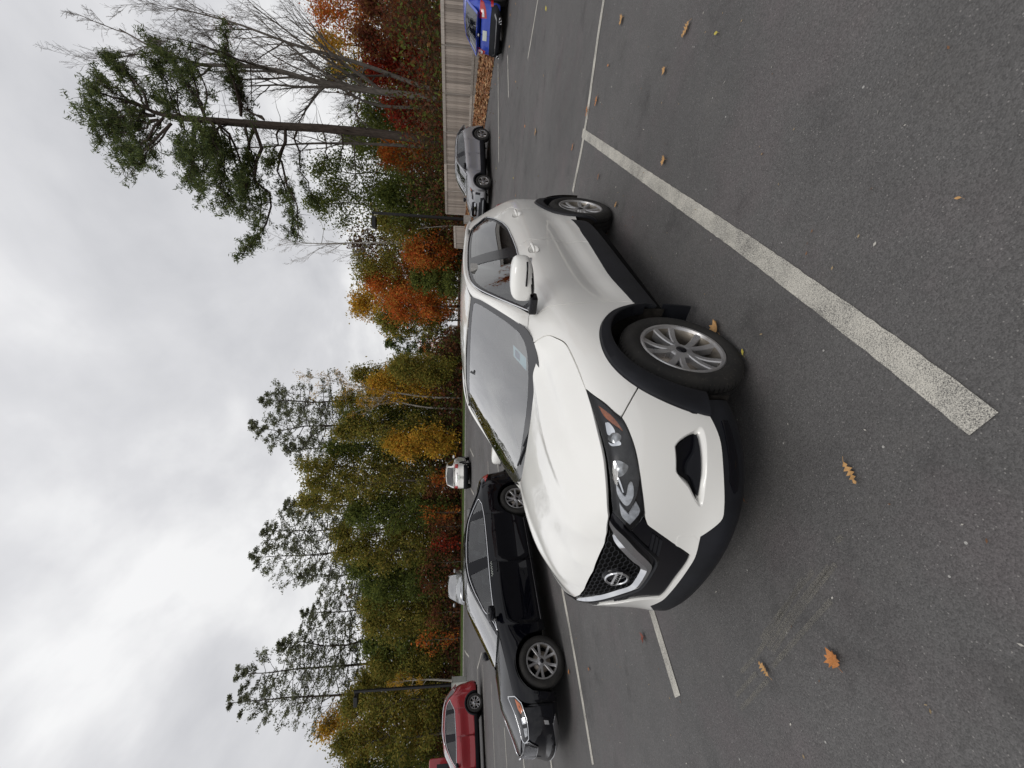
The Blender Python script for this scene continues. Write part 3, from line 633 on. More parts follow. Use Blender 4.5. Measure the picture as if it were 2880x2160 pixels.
# --- bare and thin trees
def bare_tree(pts,D,r0,rng,label,levels=4,nl=(7,6,5,4),Lf=.42,spreadup=.35,bk=B_grey,start=.3,per=0,kind='rust',dens=.3,name='bare_tree',wob=.09):
    rg=np.random.default_rng(rng); W=[at(a,b,D) for a,b in pts]; base=W[0].copy(); base[2]=float(terrain(base[0],base[1]))-.1; root=empty(name,tuple(base),0,label,'tree')
    tr=resamp(np.array([base]+W)-base,14); H=np.linalg.norm(tr[-1]); m=MB(); m.tube(tr,[r0*(1-.85*t) for t in np.linspace(0,1,14)],8,cap=False); m.build('trunk',bk,root,True,fix=False)
    lb=MB(); A=[]
    def rec(P,r,L,lv):
        n=nl[lv]
        for i in range(n):
            s=(start if lv==0 else .2)+(1-(start if lv==0 else .2))*(i+rg.random())/n; q,d=at_len(P,min(s,.999)); d=d/np.linalg.norm(d); v=d+rg.normal(size=3)*(.62 if lv else .75)+np.array([0,0,spreadup]); v/=np.linalg.norm(v)
            l=L*rg.uniform(.6,1.1)*(1-.55*s if lv==0 else 1-.3*s); rr=max(r*(1-.75*s)*.6,.007); Q=limb(rg,q,v,l,0,5 if lv<2 else 3,wob,.05); k=len(Q); lb.tube(Q,[max(rr*(1-.8*t),0.0062) for t in np.linspace(0,1,k)],4 if lv<2 else 3,cap=False)
            if lv<levels-1: rec(Q,rr,l*.55,lv+1)
            if lv>=levels-2: A.append(Q[-1])
    rec(tr,r0,H*Lf,0); lb.build('branches',bk,root,False,fix=False)
    if per:
        A=np.array(A); A=A[rg.random(len(A))<dens]; C=np.repeat(A,per,0)+rg.normal(size=(len(A)*per,3))*.16; cards('crown',C,.06,LM[kind],rg,root,kind=None)
    return root
Zb=lambda a,b:(200+a/1.843,b/1.843)
bare_tree([Zb(1890,510),Zb(1640,480),Zb(1300,430),Zb(1000,350),Zb(640,330),Zb(430,250),Zb(250,150)],32,.30,21,'large leafless grey tree standing right of the tallest pine',nl=(16,8,7,5),Lf=.36,spreadup=.45,start=.22)
bare_tree([Zb(1890,470),Zb(1500,330),Zb(1150,230),Zb(850,120),Zb(500,30)],33,.20,22,'leafless tree leaning to the right edge of the picture',nl=(15,8,6,5),Lf=.40,spreadup=.4,start=.25)
bare_tree([Zb(1860,560),Zb(1560,540),Zb(1350,430),Zb(1100,320),Zb(900,180)],34,.16,23,'thin leafless tree forking behind the tallest pine',nl=(11,6,5,4),Lf=.36,spreadup=.3,start=.25,per=5,kind='rust',dens=.25)
bare_tree([Zb(1890,765),Zb(1500,745),Zb(1200,745),Zb(950,765),Zb(760,770)],35,.17,24,'slender leafless tree just left of the tallest pine stem',nl=(14,6,5,3),Lf=.30,spreadup=.15,start=.3)
bare_tree([Zb(2000,1265),Zb(1800,1262),Zb(1500,1258),Zb(1250,1262),Zb(1090,1240)],41,.13,25,'slim pale leafless tree standing left of the lamp post',nl=(12,5,4,3),Lf=.34,spreadup=.25,start=.45,bk=B_pale)
bare_tree([Zb(1960,1170),Zb(1800,1185)],36,.07,26,'short white birch stem beside the lamp post',nl=(3,2,2,2),Lf=.25,bk=B_pale)
bare_tree([Zb(1900,920),Zb(1700,925),Zb(1620,960),Zb(1560,1000)],38,.12,29,'thin grey stem between the pine and the green tree',nl=(8,5,4,3),Lf=.4,bk=B_grey)
# --- woodland behind the fence (right part of the picture)
RT_=[ # px,py,D,top,spread,kind,label
 (1250,60,38,905,120,'orange','orange and yellow tree above the blue car at the right edge'),
 (1250,150,41,900,110,'yellow','yellow green tree behind the leafless trees'),
 (1250,30,36,1040,110,'rust','dark red tree low behind the fence above the blue car'),
 (1250,130,34,1030,100,'rust','rust red bushy tree behind the fence at the second post'),
 (1250,215,35,1060,90,'red','red leaved tree low behind the fence right of the pine'),
 (1250,240,46,930,80,'green','dark green tree seen through the leafless branches'),
 (1250,330,40,1040,90,'green','small dark evergreen at the foot of the tallest pine'),
 (1250,330,36,1110,70,'red','dark red bush like tree beside the pine stem'),
 (1250,440,37,1090,80,'orange','orange brown tree left of the pine stem'),
 (1250,410,48,980,85,'green','dark green tree behind the slender leafless tree'),
 (1250,505,39,895,120,'green','large dark green tree right of the lamp post'),
 (1250,590,40,870,85,'green','green tree standing behind the lamp head'),
 (1250,560,36,1090,95,'green','mid green tree low behind the end of the fence'),
 (1270,640,38,1080,80,'olive','olive tree just left of the lamp post'),
 (1275,700,44,1005,90,'brown','thinly leaved brown tree left of the pale stem'),
 (1280,760,42,1010,80,'olive','olive green tree between the brown and the orange tree'),
 (1285,715,38,1165,84,'orange','low bright orange red tree over the roof of the white crossover'),
 (1285,795,43,1055,104,'orange','bright orange red tree above the windscreen of the white crossover'),
 (1285,790,38,1160,60,'green','small dark green spruce before the orange tree'),
 (1285,860,48,1010,90,'yellow','tall golden yellow tree at the left end of the right hand wood'),
 (1285,900,46,1080,70,'olive','yellow green tree beside the golden tree'),
 (1285,865,41,1110,72,'orange','low orange tree under the golden tree')]
CN={'round':{},'spruce':{}}
for i,(px,py,D,tp,sp,kd,lb_) in enumerate(RT_):
    big=sp>=85; T(px,py,D,tp,sp*.92,kd,lb_,100+i,crown0=.10,n1=26 if big else 20,n2=7,per=(22 if D<43 else 30) if kd!='brown' else 9,leaf_s=.105*max(1,D/40),clump=.38,shape='round' if 'spruce' not in lb_ else 'cone',group='trees of the wood behind the fence')
# --- distant small pine and orange tree in the gap
T(1290,965,75,1085,38,'pine','small dark pine alone in the gap against the sky',201,crown0=.35,n1=18,shape='pine',leaf_s=.16,per=14,clump=.35,bk=B_dark)
T(1290,985,90,1195,42,'orange','orange tree before the taller grey house',202,crown0=.05,n1=18,leaf_s=.16,per=12,clump=.5)
T(1290,955,120,1180,40,'brown','bare brown tree between the two houses',203,crown0=.2,n1=16,leaf_s=.14,per=3,clump=.4)
T(1290,1010,80,1120,36,'olive','yellow green tree right of the small pine',204,crown0=.05,n1=20,leaf_s=.16,per=14,clump=.5)
# --- pines and broadleaves of the left wood
PN=[(1290,1130,50,735,95,.48,'far pine with a bent thin stem nearest the gap in the trees'),(1290,1195,52,705,100,.55,'tall far pine left of the gap with a dense dark head'),(1290,1255,54,800,75,.55,'far pine behind the small far white car'),
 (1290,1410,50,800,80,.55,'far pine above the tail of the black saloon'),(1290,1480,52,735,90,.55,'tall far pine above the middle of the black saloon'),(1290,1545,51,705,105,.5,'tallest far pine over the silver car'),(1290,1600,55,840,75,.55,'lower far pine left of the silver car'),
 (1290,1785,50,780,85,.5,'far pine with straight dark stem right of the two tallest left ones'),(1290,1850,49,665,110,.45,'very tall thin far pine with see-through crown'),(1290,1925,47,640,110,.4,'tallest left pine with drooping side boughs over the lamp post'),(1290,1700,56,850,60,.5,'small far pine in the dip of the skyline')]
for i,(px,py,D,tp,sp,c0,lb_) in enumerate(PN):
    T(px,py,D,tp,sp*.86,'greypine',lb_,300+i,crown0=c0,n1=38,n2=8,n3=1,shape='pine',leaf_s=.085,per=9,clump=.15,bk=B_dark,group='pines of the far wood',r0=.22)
LF=[(1290,1060,48,1010,75,'olive'),(1290,1085,44,1050,70,'yellow'),(1290,1130,47,960,70,'olive'),(1290,1040,42,1120,60,'olive'),(1290,1180,45,975,60,'green'),(1290,1215,43,955,70,'olive'),(1290,1260,46,930,60,'green'),(1290,1245,41,1105,55,'yellow'),
 (1290,1310,45,855,75,'olive'),(1290,1350,43,870,70,'olive'),(1290,1400,45,850,70,'olive'),(1290,1440,42,990,70,'green'),(1290,1370,41,1215,26,'rust'),(1290,1490,46,950,75,'olive'),(1290,1440,41,1200,22,'orange'),(1290,1540,43,960,70,'olive'),(1290,1590,44,1000,75,'green'),
 (1290,1640,43,1040,70,'green'),(1290,1690,44,1030,75,'olive'),(1290,1745,43,1045,75,'olive'),(1290,1800,44,1040,80,'green'),(1290,1850,43,1060,70,'olive'),(1290,1900,45,1020,80,'olive'),(1290,1960,42,980,85,'olive'),(1290,2010,44,910,90,'yellow'),(1290,2060,41,960,90,'olive'),(1290,2120,43,990,90,'olive'),(1290,2180,40,930,100,'green'),
 (1290,1640,40.9,1190,22,'rust'),(1290,1795,40.9,1180,22,'orange'),(1290,1530,40.9,1232,18,'red'),(1290,1580,40.8,1215,40,'rust'),(1290,1345,40.8,1228,16,'orange'),(1290,1480,40.8,1225,28,'rust'),(1290,1720,40.8,1225,40,'rust')]
seen={}
names={'olive':'olive green','yellow':'yellow green','green':'mid green','red':'small red','orange':'small orange','rust':'rust brown'}
where=lambda py:('behind the round road sign' if py<1100 else 'right of the small far white car' if py<1290 else 'behind the small far white car' if py<1390 else 'above the rear of the black saloon' if py<1480 else 'above the front door of the black saloon' if py<1560 else 'behind the silver car' if py<1680 else 'between the silver car and the utility cabinet' if py<1860 else 'behind the utility cabinet' if py<1990 else 'above the dark red crossover')
for i,(px,py,D,tp,sp,kd) in enumerate(LF):
    hh='taller' if tp<960 else 'lower' if tp>1100 else 'middling'
    key=(kd,where(py),hh); seen[key]=seen.get(key,0)+1; extra='' if seen[key]==1 else (', further left' if seen[key]==2 else ', furthest left')
    T(px,py,D,tp,sp*(.9 if tp<1170 else 1.5),kd,f'{hh} {names[kd]} tree {where(py)}{extra}',400+i,crown0=.12 if tp>1100 else .16,n1=27 if tp<1170 else 10,n2=8 if tp<1170 else 4,per=21 if tp<1170 else 6,leaf_s=.115,clump=.40 if tp<1170 else .30,group='broadleaf trees of the far wood',up=.85)
for i,(py,D,tv,l) in enumerate([(1120,43.5,900,'leaning pale birch stem behind the road sign'),(1150,44,1000,'white birch stem with a crook above the windscreen'),(1335,46,1000,'pale thin stem behind the far white car'),(1915,41,1110,'pale forked stem behind the lamp post over the cabinet')]):
    bare_tree([(1295,py),(1200,py-4),(1100,py-18 if i<2 else py+4),(tv,py-55 if i==0 else py+8)],D,.13,500+i,l,nl=(9,5,4,3),Lf=.28,bk=B_pale,start=.45,spreadup=.4,per=5,kind='yellow',dens=.4)
# --- undergrowth and the wood further back (uncountable masses)
def mass(name,label,n_,fn,size,kinds,seed,ref_z=True):
    rg=np.random.default_rng(seed); x,y,h=fn(rg,n_); C=np.stack([x,y,terrain(x,y)+h],1); mats=[m for k_ in kinds for m in LM[k_]]
    cl=(np.floor(x/.8+np.sin(y*3))*7+np.floor(y/.9+np.sin(x*2.7))*13+np.floor(h/.6+np.sin(x*4+y))*5).astype(int)%len(kinds); mi=cl*3+rg.integers(0,3,n_); o=cards(name,C,size,mats,rg,mi=mi); return o
def fl(rg,n):
    x=rg.uniform(-52,6,n); y=rg.uniform(41.5,50,n); h=rg.beta(1.2,1.8,n)*(2.2+1.8*np.sin(x*.9)*np.sin(y*1.3+x*.3)+ (y-41)*.3); return x,y,np.maximum(h,.05)
mass('undergrowth','',42000,fl,.16,['brown','green','brown','rust'],7)
def fr2(rg,n):
    t=rg.uniform(-16,24,n); s=-rg.uniform(.8,7,n); P=FB+FD*t[:,None]+FN*s[:,None]; return P[:,0],P[:,1],rg.beta(1.3,1.5,n)*(2.8+1.6*np.sin(t*1.1)-.3*s)
mass('shrubs_behind_fence','',36000,fr2,.12,['rust','green','brown','brown'],8)
def fb(rg,n):
    x=np.where(rg.random(n)<.62,rg.uniform(-75,1.0,n),rg.uniform(13,75,n)); y=rg.uniform(58,74,n); h=rg.random(n)**.9*(12.5+2.5*np.sin(x*.35)+2.0*np.sin(x*.9+y)+1.5*np.sin(x*2.3)); return x,y,h
mass('far_wood','',85000,fb,.25,['brown','green','olive','brown'],9)
# trees standing behind the photographer, seen only as reflections
T2=[(22.5,13.5,10.5,'orange'),(21,8.5,10,'red'),(27,12,13,'rust'),(24,3,12,'orange')]
for i,(x,y,h,kd) in enumerate(T2):
    tree('broadleaf_tree',f"{['broad orange','small red','tall olive','low orange'][i]} tree out of frame to the right mirrored in the car windows",'tree',kd,(x,y,-.05),h,3.6,600+i,crown0=.1,n1=20,n2=7,per=12,leaf_s=.16,clump=.4)
# ---- hero car: surface net and panel outlines (surface parameters)
# HERONET-BEGIN
HB=[(.95,0,0),(.94,.26,4),(.905,.46,14),(.83,.635,32),(.70,.775,47),(.545,.862,66),(.36,.895,80),(.12,.905,87),(-.15,.912,90),(-.45,.915,90),
    (-.9,.918,90),(-1.4,.918,90),(-1.9,.916,90),(-2.3,.914,90),(-2.65,.905,93),(-2.95,.88,98),(-3.2,.80,118),(-3.37,.66,142),(-3.44,.35,172),(-3.45,0,180)]
HK={0:[(.12,.24),(.045,.288),(0,.34),(.015,.40),(.05,.47),(.07,.56),(.08,.66),(.085,.75),(.095,.83),(.11,.875),(.15,.905),(.30,.94),(.5,.98),(.7,1.0)],
    2:[(.12,.24),(.05,.288),(.005,.34),(.018,.40),(.045,.47),(.055,.56),(.06,.66),(.07,.75),(.085,.83),(.11,.88),(.15,.91),(.28,.94),(.45,.98),(.6,1.0)],
    4:[(.12,.245),(.055,.29),(.02,.335),(.022,.39),(.02,.47),(.03,.57),(.04,.67),(.055,.76),(.075,.84),(.10,.89),(.14,.92),(.25,.96),(.40,1.0),(.55,1.02)],
    6:[(.09,.245),(.04,.295),(.01,.345),(.01,.41),(.006,.50),(.010,.61),(.025,.72),(.05,.81),(.085,.88),(.12,.92),(.165,.95),(.26,.98),(.38,1.01),(.5,1.03)],
    8:[(.08,.24),(.03,.30),(.012,.37),(.003,.46),(-.006,.57),(-.002,.69),(.012,.81),(.03,.90),(.06,.97),(.10,1.02),(.15,1.06),(.22,1.11),(.30,1.16),(.38,1.2)],
    10:[(.10,.25),(.045,.31),(.03,.38),(.036,.46),(.06,.56),(.056,.68),(.034,.80),(.008,.91),(.004,1.01),(.025,1.08),(.06,1.13),(.125,1.24),(.20,1.37),(.31,1.56)],
    13:[(.09,.25),(.035,.31),(.02,.38),(.022,.46),(.03,.56),(.036,.68),(.026,.80),(.004,.91),(.002,1.01),(.02,1.09),(.055,1.15),(.13,1.27),(.20,1.39),(.31,1.56)],
    15:[(.08,.28),(.03,.34),(.01,.41),(.01,.50),(.02,.60),(.03,.71),(.035,.83),(.03,.94),(.04,1.04),(.065,1.12),(.10,1.19),(.16,1.29),(.22,1.39),(.29,1.49)],
    17:[(.07,.28),(.02,.34),(0,.42),(.01,.52),(.04,.62),(.07,.74),(.08,.86),(.10,.96),(.13,1.05),(.18,1.13),(.24,1.20),(.31,1.30),(.38,1.40),(.46,1.49)],
    19:[(.07,.28),(.02,.34),(0,.42),(.01,.52),(.04,.62),(.08,.74),(.09,.86),(.10,.96),(.12,1.04),(.17,1.10),(.22,1.17),(.31,1.28),(.40,1.39),(.50,1.49)]}
# HERONET-END
# HEROSURF-BEGIN
WS=tps([(.72,1.125),(.5,1.10),(0,1.08),(.58,1.51),(.3,1.545),(0,1.555),(.655,1.32),(.4,1.32),(0,1.32),(-.72,1.125),(-.5,1.10),(-.58,1.51),(-.3,1.545),(-.655,1.32),(-.4,1.32)],
       [-.235,-.08,0,-1.07,-1.03,-1.01,-.66,-.53,-.47,-.235,-.08,-1.07,-1.03,-.66,-.53])
_hp=[(-.263,.70,1.143),(-.237,.772,1.073),(-.17,.80,1.033),(-.077,.817,.992),(.097,.80,.965),(.274,.77,.942),(.40,.745,.93),(.58,.68,.917),(.687,.595,.904),(.779,.458,.885),
     (.805,.25,.90),(.815,0,.905),(.79,.0,.945),(.785,.25,.94),(.755,.40,.935),(.70,0,1.005),(.70,.35,.985),(.68,.48,.955),(.6,0,1.055),(.6,.35,1.035),(.58,.5,1.0),(.45,0,1.095),(.45,.35,1.08),(.45,.5,1.05),(.25,0,1.125),(.25,.4,1.108),(.25,.52,1.082),
     (.05,0,1.145),(.05,.4,1.13),(.05,.55,1.092),(-.12,0,1.155),(-.12,.4,1.145),(-.12,.55,1.115),(.40,.64,.99),(.2,.67,1.025),(0,.70,1.05),(-.12,.70,1.075),(-.25,.3,1.155)]
HOOD=tps([p[:2] for p in _hp]+[(p[0],-p[1]) for p in _hp if p[1]>0],[p[2] for p in _hp]+[p[2] for p in _hp if p[1]>0])
# HEROSURF-END
HT={'shut':[(8.37,11.15),(8.34,10.74),(8.28,10.03),(8.06,9.37),(7.71,8.76),(7.04,8.86),(6.26,9.24)],
'shutj':[(8.37,11.15),(8.79,11.13),(9.04,10.62),(8.94,10.11)],
'fdoor':[(8.94,10.11),(8.91,8.8),(8.85,7.63),(8.88,6.46),(9,4.46),(8.96,3.02)],
'winbot':[(8.94,10.1),(9.41,9.89),(9.99,9.93),(10.68,10.07),(11.04,10.06),(11.6,10.15),(12.03,10.25),(12.26,10.37),(12.67,10.63),(13.29,11.1),(13.9,11.66)],
'wintop':[(13.9,11.66),(13.89,11.83),(13.75,12.15),(13.66,12.47),(13.49,12.67),(13.29,12.75),(12.84,12.83),(12.24,12.89),(11.62,12.91),(11.19,12.9),(10.75,12.81),(10.45,12.65),(10.14,12.35),(9.81,11.9),(9.52,11.4),(9.26,10.88),(9.06,10.43),(8.94,10.1)],
'bpil_f':[(11.34,12.73),(11.15,11.94),(10.99,11.12),(10.84,10.3)],
'bpil_r':[(11.6,12.73),(11.44,12),(11.25,11.02),(11.09,10.26)],
'bseam':[(11.06,10.05),(11.06,9.51),(11.12,8.85),(11.15,8.34),(11.12,7.43),(11.26,6.45),(11.36,4.42),(11.33,3.42)],
'rseam':[(13.22,10.98),(13.26,10.58),(13.4,10.31),(13.56,10.1),(13.64,9.76)],
'cladtop':[(8.85,3.16),(9.36,3.31),(10,3.53),(10.62,3.53),(11.32,3.57),(11.95,3.62),(12.44,3.78)],
'cladbot':[(9.11,1.62),(10.37,1.85),(11.65,2.22),(12.26,2.44)],
'seam':[(6.09,5.73),(5.13,7.63)],
'hl_low':[(6.34,9.28),(6.04,8.89),(5.67,8.29),(5.35,7.94),(5.14,7.65),(4.91,7.54),(4.61,7.48),(4.15,7.4),(3.56,7.31),(2.97,7.15),(2.32,6.9)],
'hl_in':[(2.23,6.88),(1.95,7.15),(1.7,7.44)],
'hl_in2':[(1.7,7.44),(1.98,8.12),(2.23,9.01)],
'hl_up':[(2.23,9.01),(2.84,9.34),(3.5,9.52),(4.04,9.65),(4.65,9.74),(5.4,9.7),(5.97,9.51),(6.34,9.28)],
'hoodfront':[(2.115,9.171),(2.543,9.367),(3.227,9.577),(3.949,9.723),(4.493,9.809),(5.413,9.772),(6.34,9.281)],
'plate_top':[(2.24,6.89),(2,6.67),(1.8,6.18),(1.57,5.6),(1.29,4.86),(1.01,3.86)],
'plate_bot':[(0.97,3.82),(0.72,3.79)],
'white_bot':[(5.35,3.44),(5.04,3.3),(4.66,3.16),(4.3,3.09),(3.76,3.13),(3.25,3.07),(2.63,2.88),(2.34,2.84),(2.05,3.2),(1.69,3.76)],
'strip_bot':[(1.65,3.72),(1.45,3.67),(0.97,3.5)],
'strip_top':[(1.01,3.86),(0.68,3.74)],
'fog':[(4.19,5.34),(4.33,5.09),(4.5,4.64),(4.58,4.26),(4.54,4.21),(4.22,4.25),(3.76,4.29),(3.43,4.32),(3.23,4.42),(3,4.42),(2.7,4.36),(2.87,4.54),(3.19,4.8),(3.35,5.09),(3.5,5.43)],
'fogo':[(4.21,5.48),(4.41,5.16),(4.61,4.49),(4.72,4.02),(4.46,3.93),(3.91,4.04),(3.24,4.14),(2.61,4.22),(2.84,4.66),(3.16,5),(3.32,5.26),(3.56,5.56)],
'chr_o':[(1.98,9.06),(1.85,8.74),(1.56,7.74),(1.06,6.68),(0.61,5.68),(0.34,5.44)],
'chr_i':[(1.78,8.74),(1.33,8.43),(0.92,7.36),(0.64,6.69),(0.35,6)],
'shelf':[(1.68,7.4),(1.32,6.62),(0.73,5.39),(0.52,5.23)],
'slit1':[(1.64,6.18),(1.59,6.04),(0.98,5.86),(1.08,6.05)],
'slit2':[(1.56,5.97),(1.48,5.8),(0.88,5.6),(0.95,5.79)],
'slit3':[(1.47,5.74),(1.37,5.55),(0.77,5.35),(0.84,5.52)],
'tow':[(1.29,4.86),(1.62,4.96),(1.66,4.88),(1.7,4.15),(1.53,3.77),(1.28,3.73),(1.08,3.91),(1.04,3.95)],
'hnd1':[(11.04,8.18),(10.56,7.86)],
'hnd2':[(13.26,8.69),(12.53,8.47)],
'hndcup':[(10.78,8.1),(12.87,8.67)],
'fender_flare':[(8.97,2.9),(9.09,4.28)],
'ws_frit':[(0.581,1.515),(0.402,1.527),(0.195,1.536),(-0.183,1.531),(-0.493,1.522),(-0.657,1.514),(-0.68,1.384),(-0.64,1.257),(-0.677,1.167),(-0.538,1.12),(-0.322,1.12),(-0.009,1.125),(0.23,1.127),(0.459,1.128),(0.566,1.131),(0.692,1.141),(0.724,1.155),(0.737,1.184),(0.712,1.244),(0.667,1.35),(0.622,1.446),(0.581,1.515)],
'ws_glass':[(0.541,1.489),(0.42,1.511),(0.229,1.513),(-0.139,1.511),(-0.413,1.501),(-0.585,1.378),(-0.573,1.253),(-0.528,1.178),(-0.43,1.172),(-0.169,1.171),(0.152,1.167),(0.4,1.168),(0.556,1.167),(0.646,1.18),(0.679,1.2),(0.676,1.256),(0.63,1.349),(0.586,1.446),(0.567,1.472)],
'hood_rear':[(-0.262,0.7),(-0.2,0.63),(-0.155,0.548),(-0.15,0.536),(-0.097,0.471),(-0.007,0.298),(0.013,0.037),(0.017,-0.18)],
'hood_side':[(-0.262,0.7),(-0.237,0.772),(-0.172,0.8),(-0.077,0.817),(0.098,0.8),(0.273,0.77)],
'hood_front':[(0.262,0.772),(0.404,0.744),(0.58,0.68),(0.687,0.595),(0.78,0.46),(0.802,0.426),(0.827,0.338),(0.829,0.307),(0.839,0.167),(0.845,-0.014),(0.837,-0.329)],
'crease':[(-0.132,0.562),(0.067,0.553),(0.338,0.526),(0.553,0.483),(0.682,0.438),(0.759,0.404),(0.809,0.355)],
'crease2':[(0.045,0.702),(0.322,0.676),(0.483,0.658),(0.612,0.611)],
'amber':[(5.75,9.05),(5.53,8.62),(5.33,8.29),(5.09,8.03),(4.74,7.82),(4.86,8.02),(5.01,8.36),(5.34,8.92)],
'chb1':[(5.1,9.07),(5.06,8.66),(4.72,8.41),(4.67,9.19)],
'proj1':[(4.5,9.36),(4.65,9.1),(4.72,8.53),(4.65,8.11),(4.53,8.03),(4.4,8.32),(4.38,8.84)],
'chb2':[(4.41,9.36),(4.35,8.9),(4.43,8.28),(4.32,8.17),(4.28,8.39),(4.28,9.1)],
'proj2':[(3.56,9.26),(3.78,9.08),(3.82,8.51),(3.72,7.99),(3.62,7.89),(3.43,8.2),(3.34,8.66),(3.39,9.07)],
'chb3':[(3.79,9.14),(3.8,8.96),(3.62,8.81),(3.57,9.01)],
'chb4':[(3.31,8.81),(3.32,8.66),(2.9,8.22),(2.89,8.31)],
'drl1':[(3.12,8.96),(2.77,8.11),(3.1,7.92),(3.22,7.69),(2.83,7.57),(2.48,7.93),(2.79,8.74)],
'drl2':[(2.53,8.54),(2.19,7.71),(2.63,7.38),(2.39,7.12),(2.22,7.15),(1.86,7.51),(2.12,8.18)]}
# ---------------------------------------------------------------- car materials
def paint(name,col,metal=0,flake=0,coat=1,rough=.35,dirt=.06):
    a=NT(name); g=a.noise(2.2,5,.6); c=a.mix(a.math('MULTIPLY',a.ramp(g,[(.45,0.0),(.75,1.0)]),dirt),col,(.32,.29,.25))
    nr=None
    if flake: nr=a.bump(a.noise(900,2),flake,.0005)
    r=a.math('ADD',a.math('MULTIPLY',a.noise(5,4),.12),rough-.06)
    a.pbr(c,r,metal,.5,nr,coat,.04); return a.m
def glassm(name,tint,refl=1.45,k=1.35,rough=0.0):
    a=NT(name); t=a.n('BsdfTransparent'); t.inputs[0].default_value=(*tint,1); g=a.n('BsdfGlossy'); g.inputs['Roughness'].default_value=rough; g.inputs[0].default_value=(1,1,1,1)
    f=a.n('Fresnel'); f.inputs['IOR'].default_value=refl
    m=a.n('MixShader'); a.l(a.math('MINIMUM',a.math('MULTIPLY',f.outputs[0],k),1.0),m.inputs[0]); a.l(t.outputs[0],m.inputs[1]); a.l(g.outputs[0],m.inputs[2]); a.l(m.outputs[0],a.o.inputs[0]); return a.m
M_white=paint('white_paint',(.82,.812,.775),0,0,1,.4,.05)
M_cladding=simple('grey_black_plastic_cladding',(.009,.0098,.013),.5,0,.3,var=.3,bump=.15,bs=500)
M_gloss=simple('gloss_black_plastic',(.002,.002,.004),.14,0,.3,coat=.15)
M_black=simple('black_void',(.004,.004,.004),.9,0,.1)
M_liner=simple('dusty_arch_liner',(.018,.016,.014),.95,0,.15,var=.6,vs=14,bump=.6,bs=80)
M_rubber=None
def tyre_mat():
    a=NT('dusty_tyre_rubber'); n=a.noise(7,6,.6); n2=a.noise(60,3); f=a.math('MULTIPLY',a.ramp(n,[(.38,0.0),(.75,1.0)]),.35)
    c=a.mix(f,(.017,.0165,.016),(.055,.050,.043)); c=a.mix(a.math('MULTIPLY',a.ramp(n2,[(.60,0.0),(.75,1.0)]),.25),c,(.13,.115,.095)); a.pbr(c,.82,0,.3,a.bump(n2,.25,.002)); return a.m
M_rubber=tyre_mat()
def alloy_mat(name,col,dirt):
    a=NT(name); n=a.noise(9,5,.6); rad=a.n('VectorMath',operation='LENGTH'); a.l(a.mapping((1,0,1)),rad.inputs[0])
    f=a.math('MULTIPLY',a.math('MULTIPLY',a.ramp(n,[(.35,0.0),(.7,1.0)]),a.ramp(rad.outputs['Value'],[(.07,.25),(.22,1.0)])),dirt)
    a.pbr(a.mix(f,col,(.10,.075,.045)),a.math('ADD',.26,a.math('MULTIPLY',f,.5)),a.math('SUBTRACT',.85,a.math('MULTIPLY',f,.8))); return a.m
M_alloy=alloy_mat('silver_alloy',(.50,.50,.51),.65); M_alloy2=alloy_mat('machined_alloy',(.42,.42,.43),.4)
M_alloyin=alloy_mat('brake_dust_rim_barrel',(.26,.24,.21),1.0)
M_chrome=simple('chrome_trim',(.78,.79,.81),.08,1,.5)
M_satin=simple('satin_dark_chrome',(.30,.30,.31),.22,1,.5)
M_lens=glassm('clear_lens',(.93,.94,.95),1.5,1.0)
M_glass=glassm('windscreen_glass',(.74,.80,.79),2.0,2.2)
M_glassside=glassm('side_window_glass',(.68,.74,.73),1.7,1.6)
M_glassdark=glassm('privacy_glass',(.16,.17,.17),1.7)
M_amber=simple('amber_reflector',(.42,.10,.012),.2,0,.6,coat=1,var=.3,vs=60)
M_red=simple('red_lamp_lens',(.40,.008,.012),.12,0,.6,coat=1)
M_lampdark=simple('headlamp_bezel',(.012,.012,.014),.3,.2,.5,var=.2,vs=30)
M_lampgrey=simple('headlamp_reflector',(.45,.46,.47),.2,.7,.5,var=.35,vs=40)
M_drl=simple('frosted_lamp_guide',(.55,.57,.60),.35,0,.6,coat=.5,var=.25,vs=50)
M_seat=simple('charcoal_seat_cloth',(.17,.17,.17),.85,0,.2,var=.25,vs=40)
M_dash=simple('dashboard_plastic',(.075,.077,.08),.7,0,.3,var=.15)
M_lining=simple('pale_headlining',(.42,.41,.39),.9,0,.2)
M_disc=simple('brake_disc_steel',(.25,.22,.19),.5,.8)
M_frit=simple('ceramic_band',(.018,.018,.020),.15,0,.5,coat=.5)
M_plate=simple('number_plate',(.62,.66,.60),.4,0,.5)
M_bluepaint=paint('blue_paint',(.012,.052,.44),.15,.0,1,.35,.04)
M_redpaint=paint('red_paint',(.30,.008,.016),.2,0,1,.35,.03)
M_blackpaint=simple('black_paint',(.0015,.0018,.004),.2,0,.05,coat=.65)
M_greypaint=paint('grey_paint',(.34,.34,.355),.4,0,1,.4,.04)
M_silverpaint=paint('silver_paint',(.30,.31,.32),.5,0,1,.4,.04)
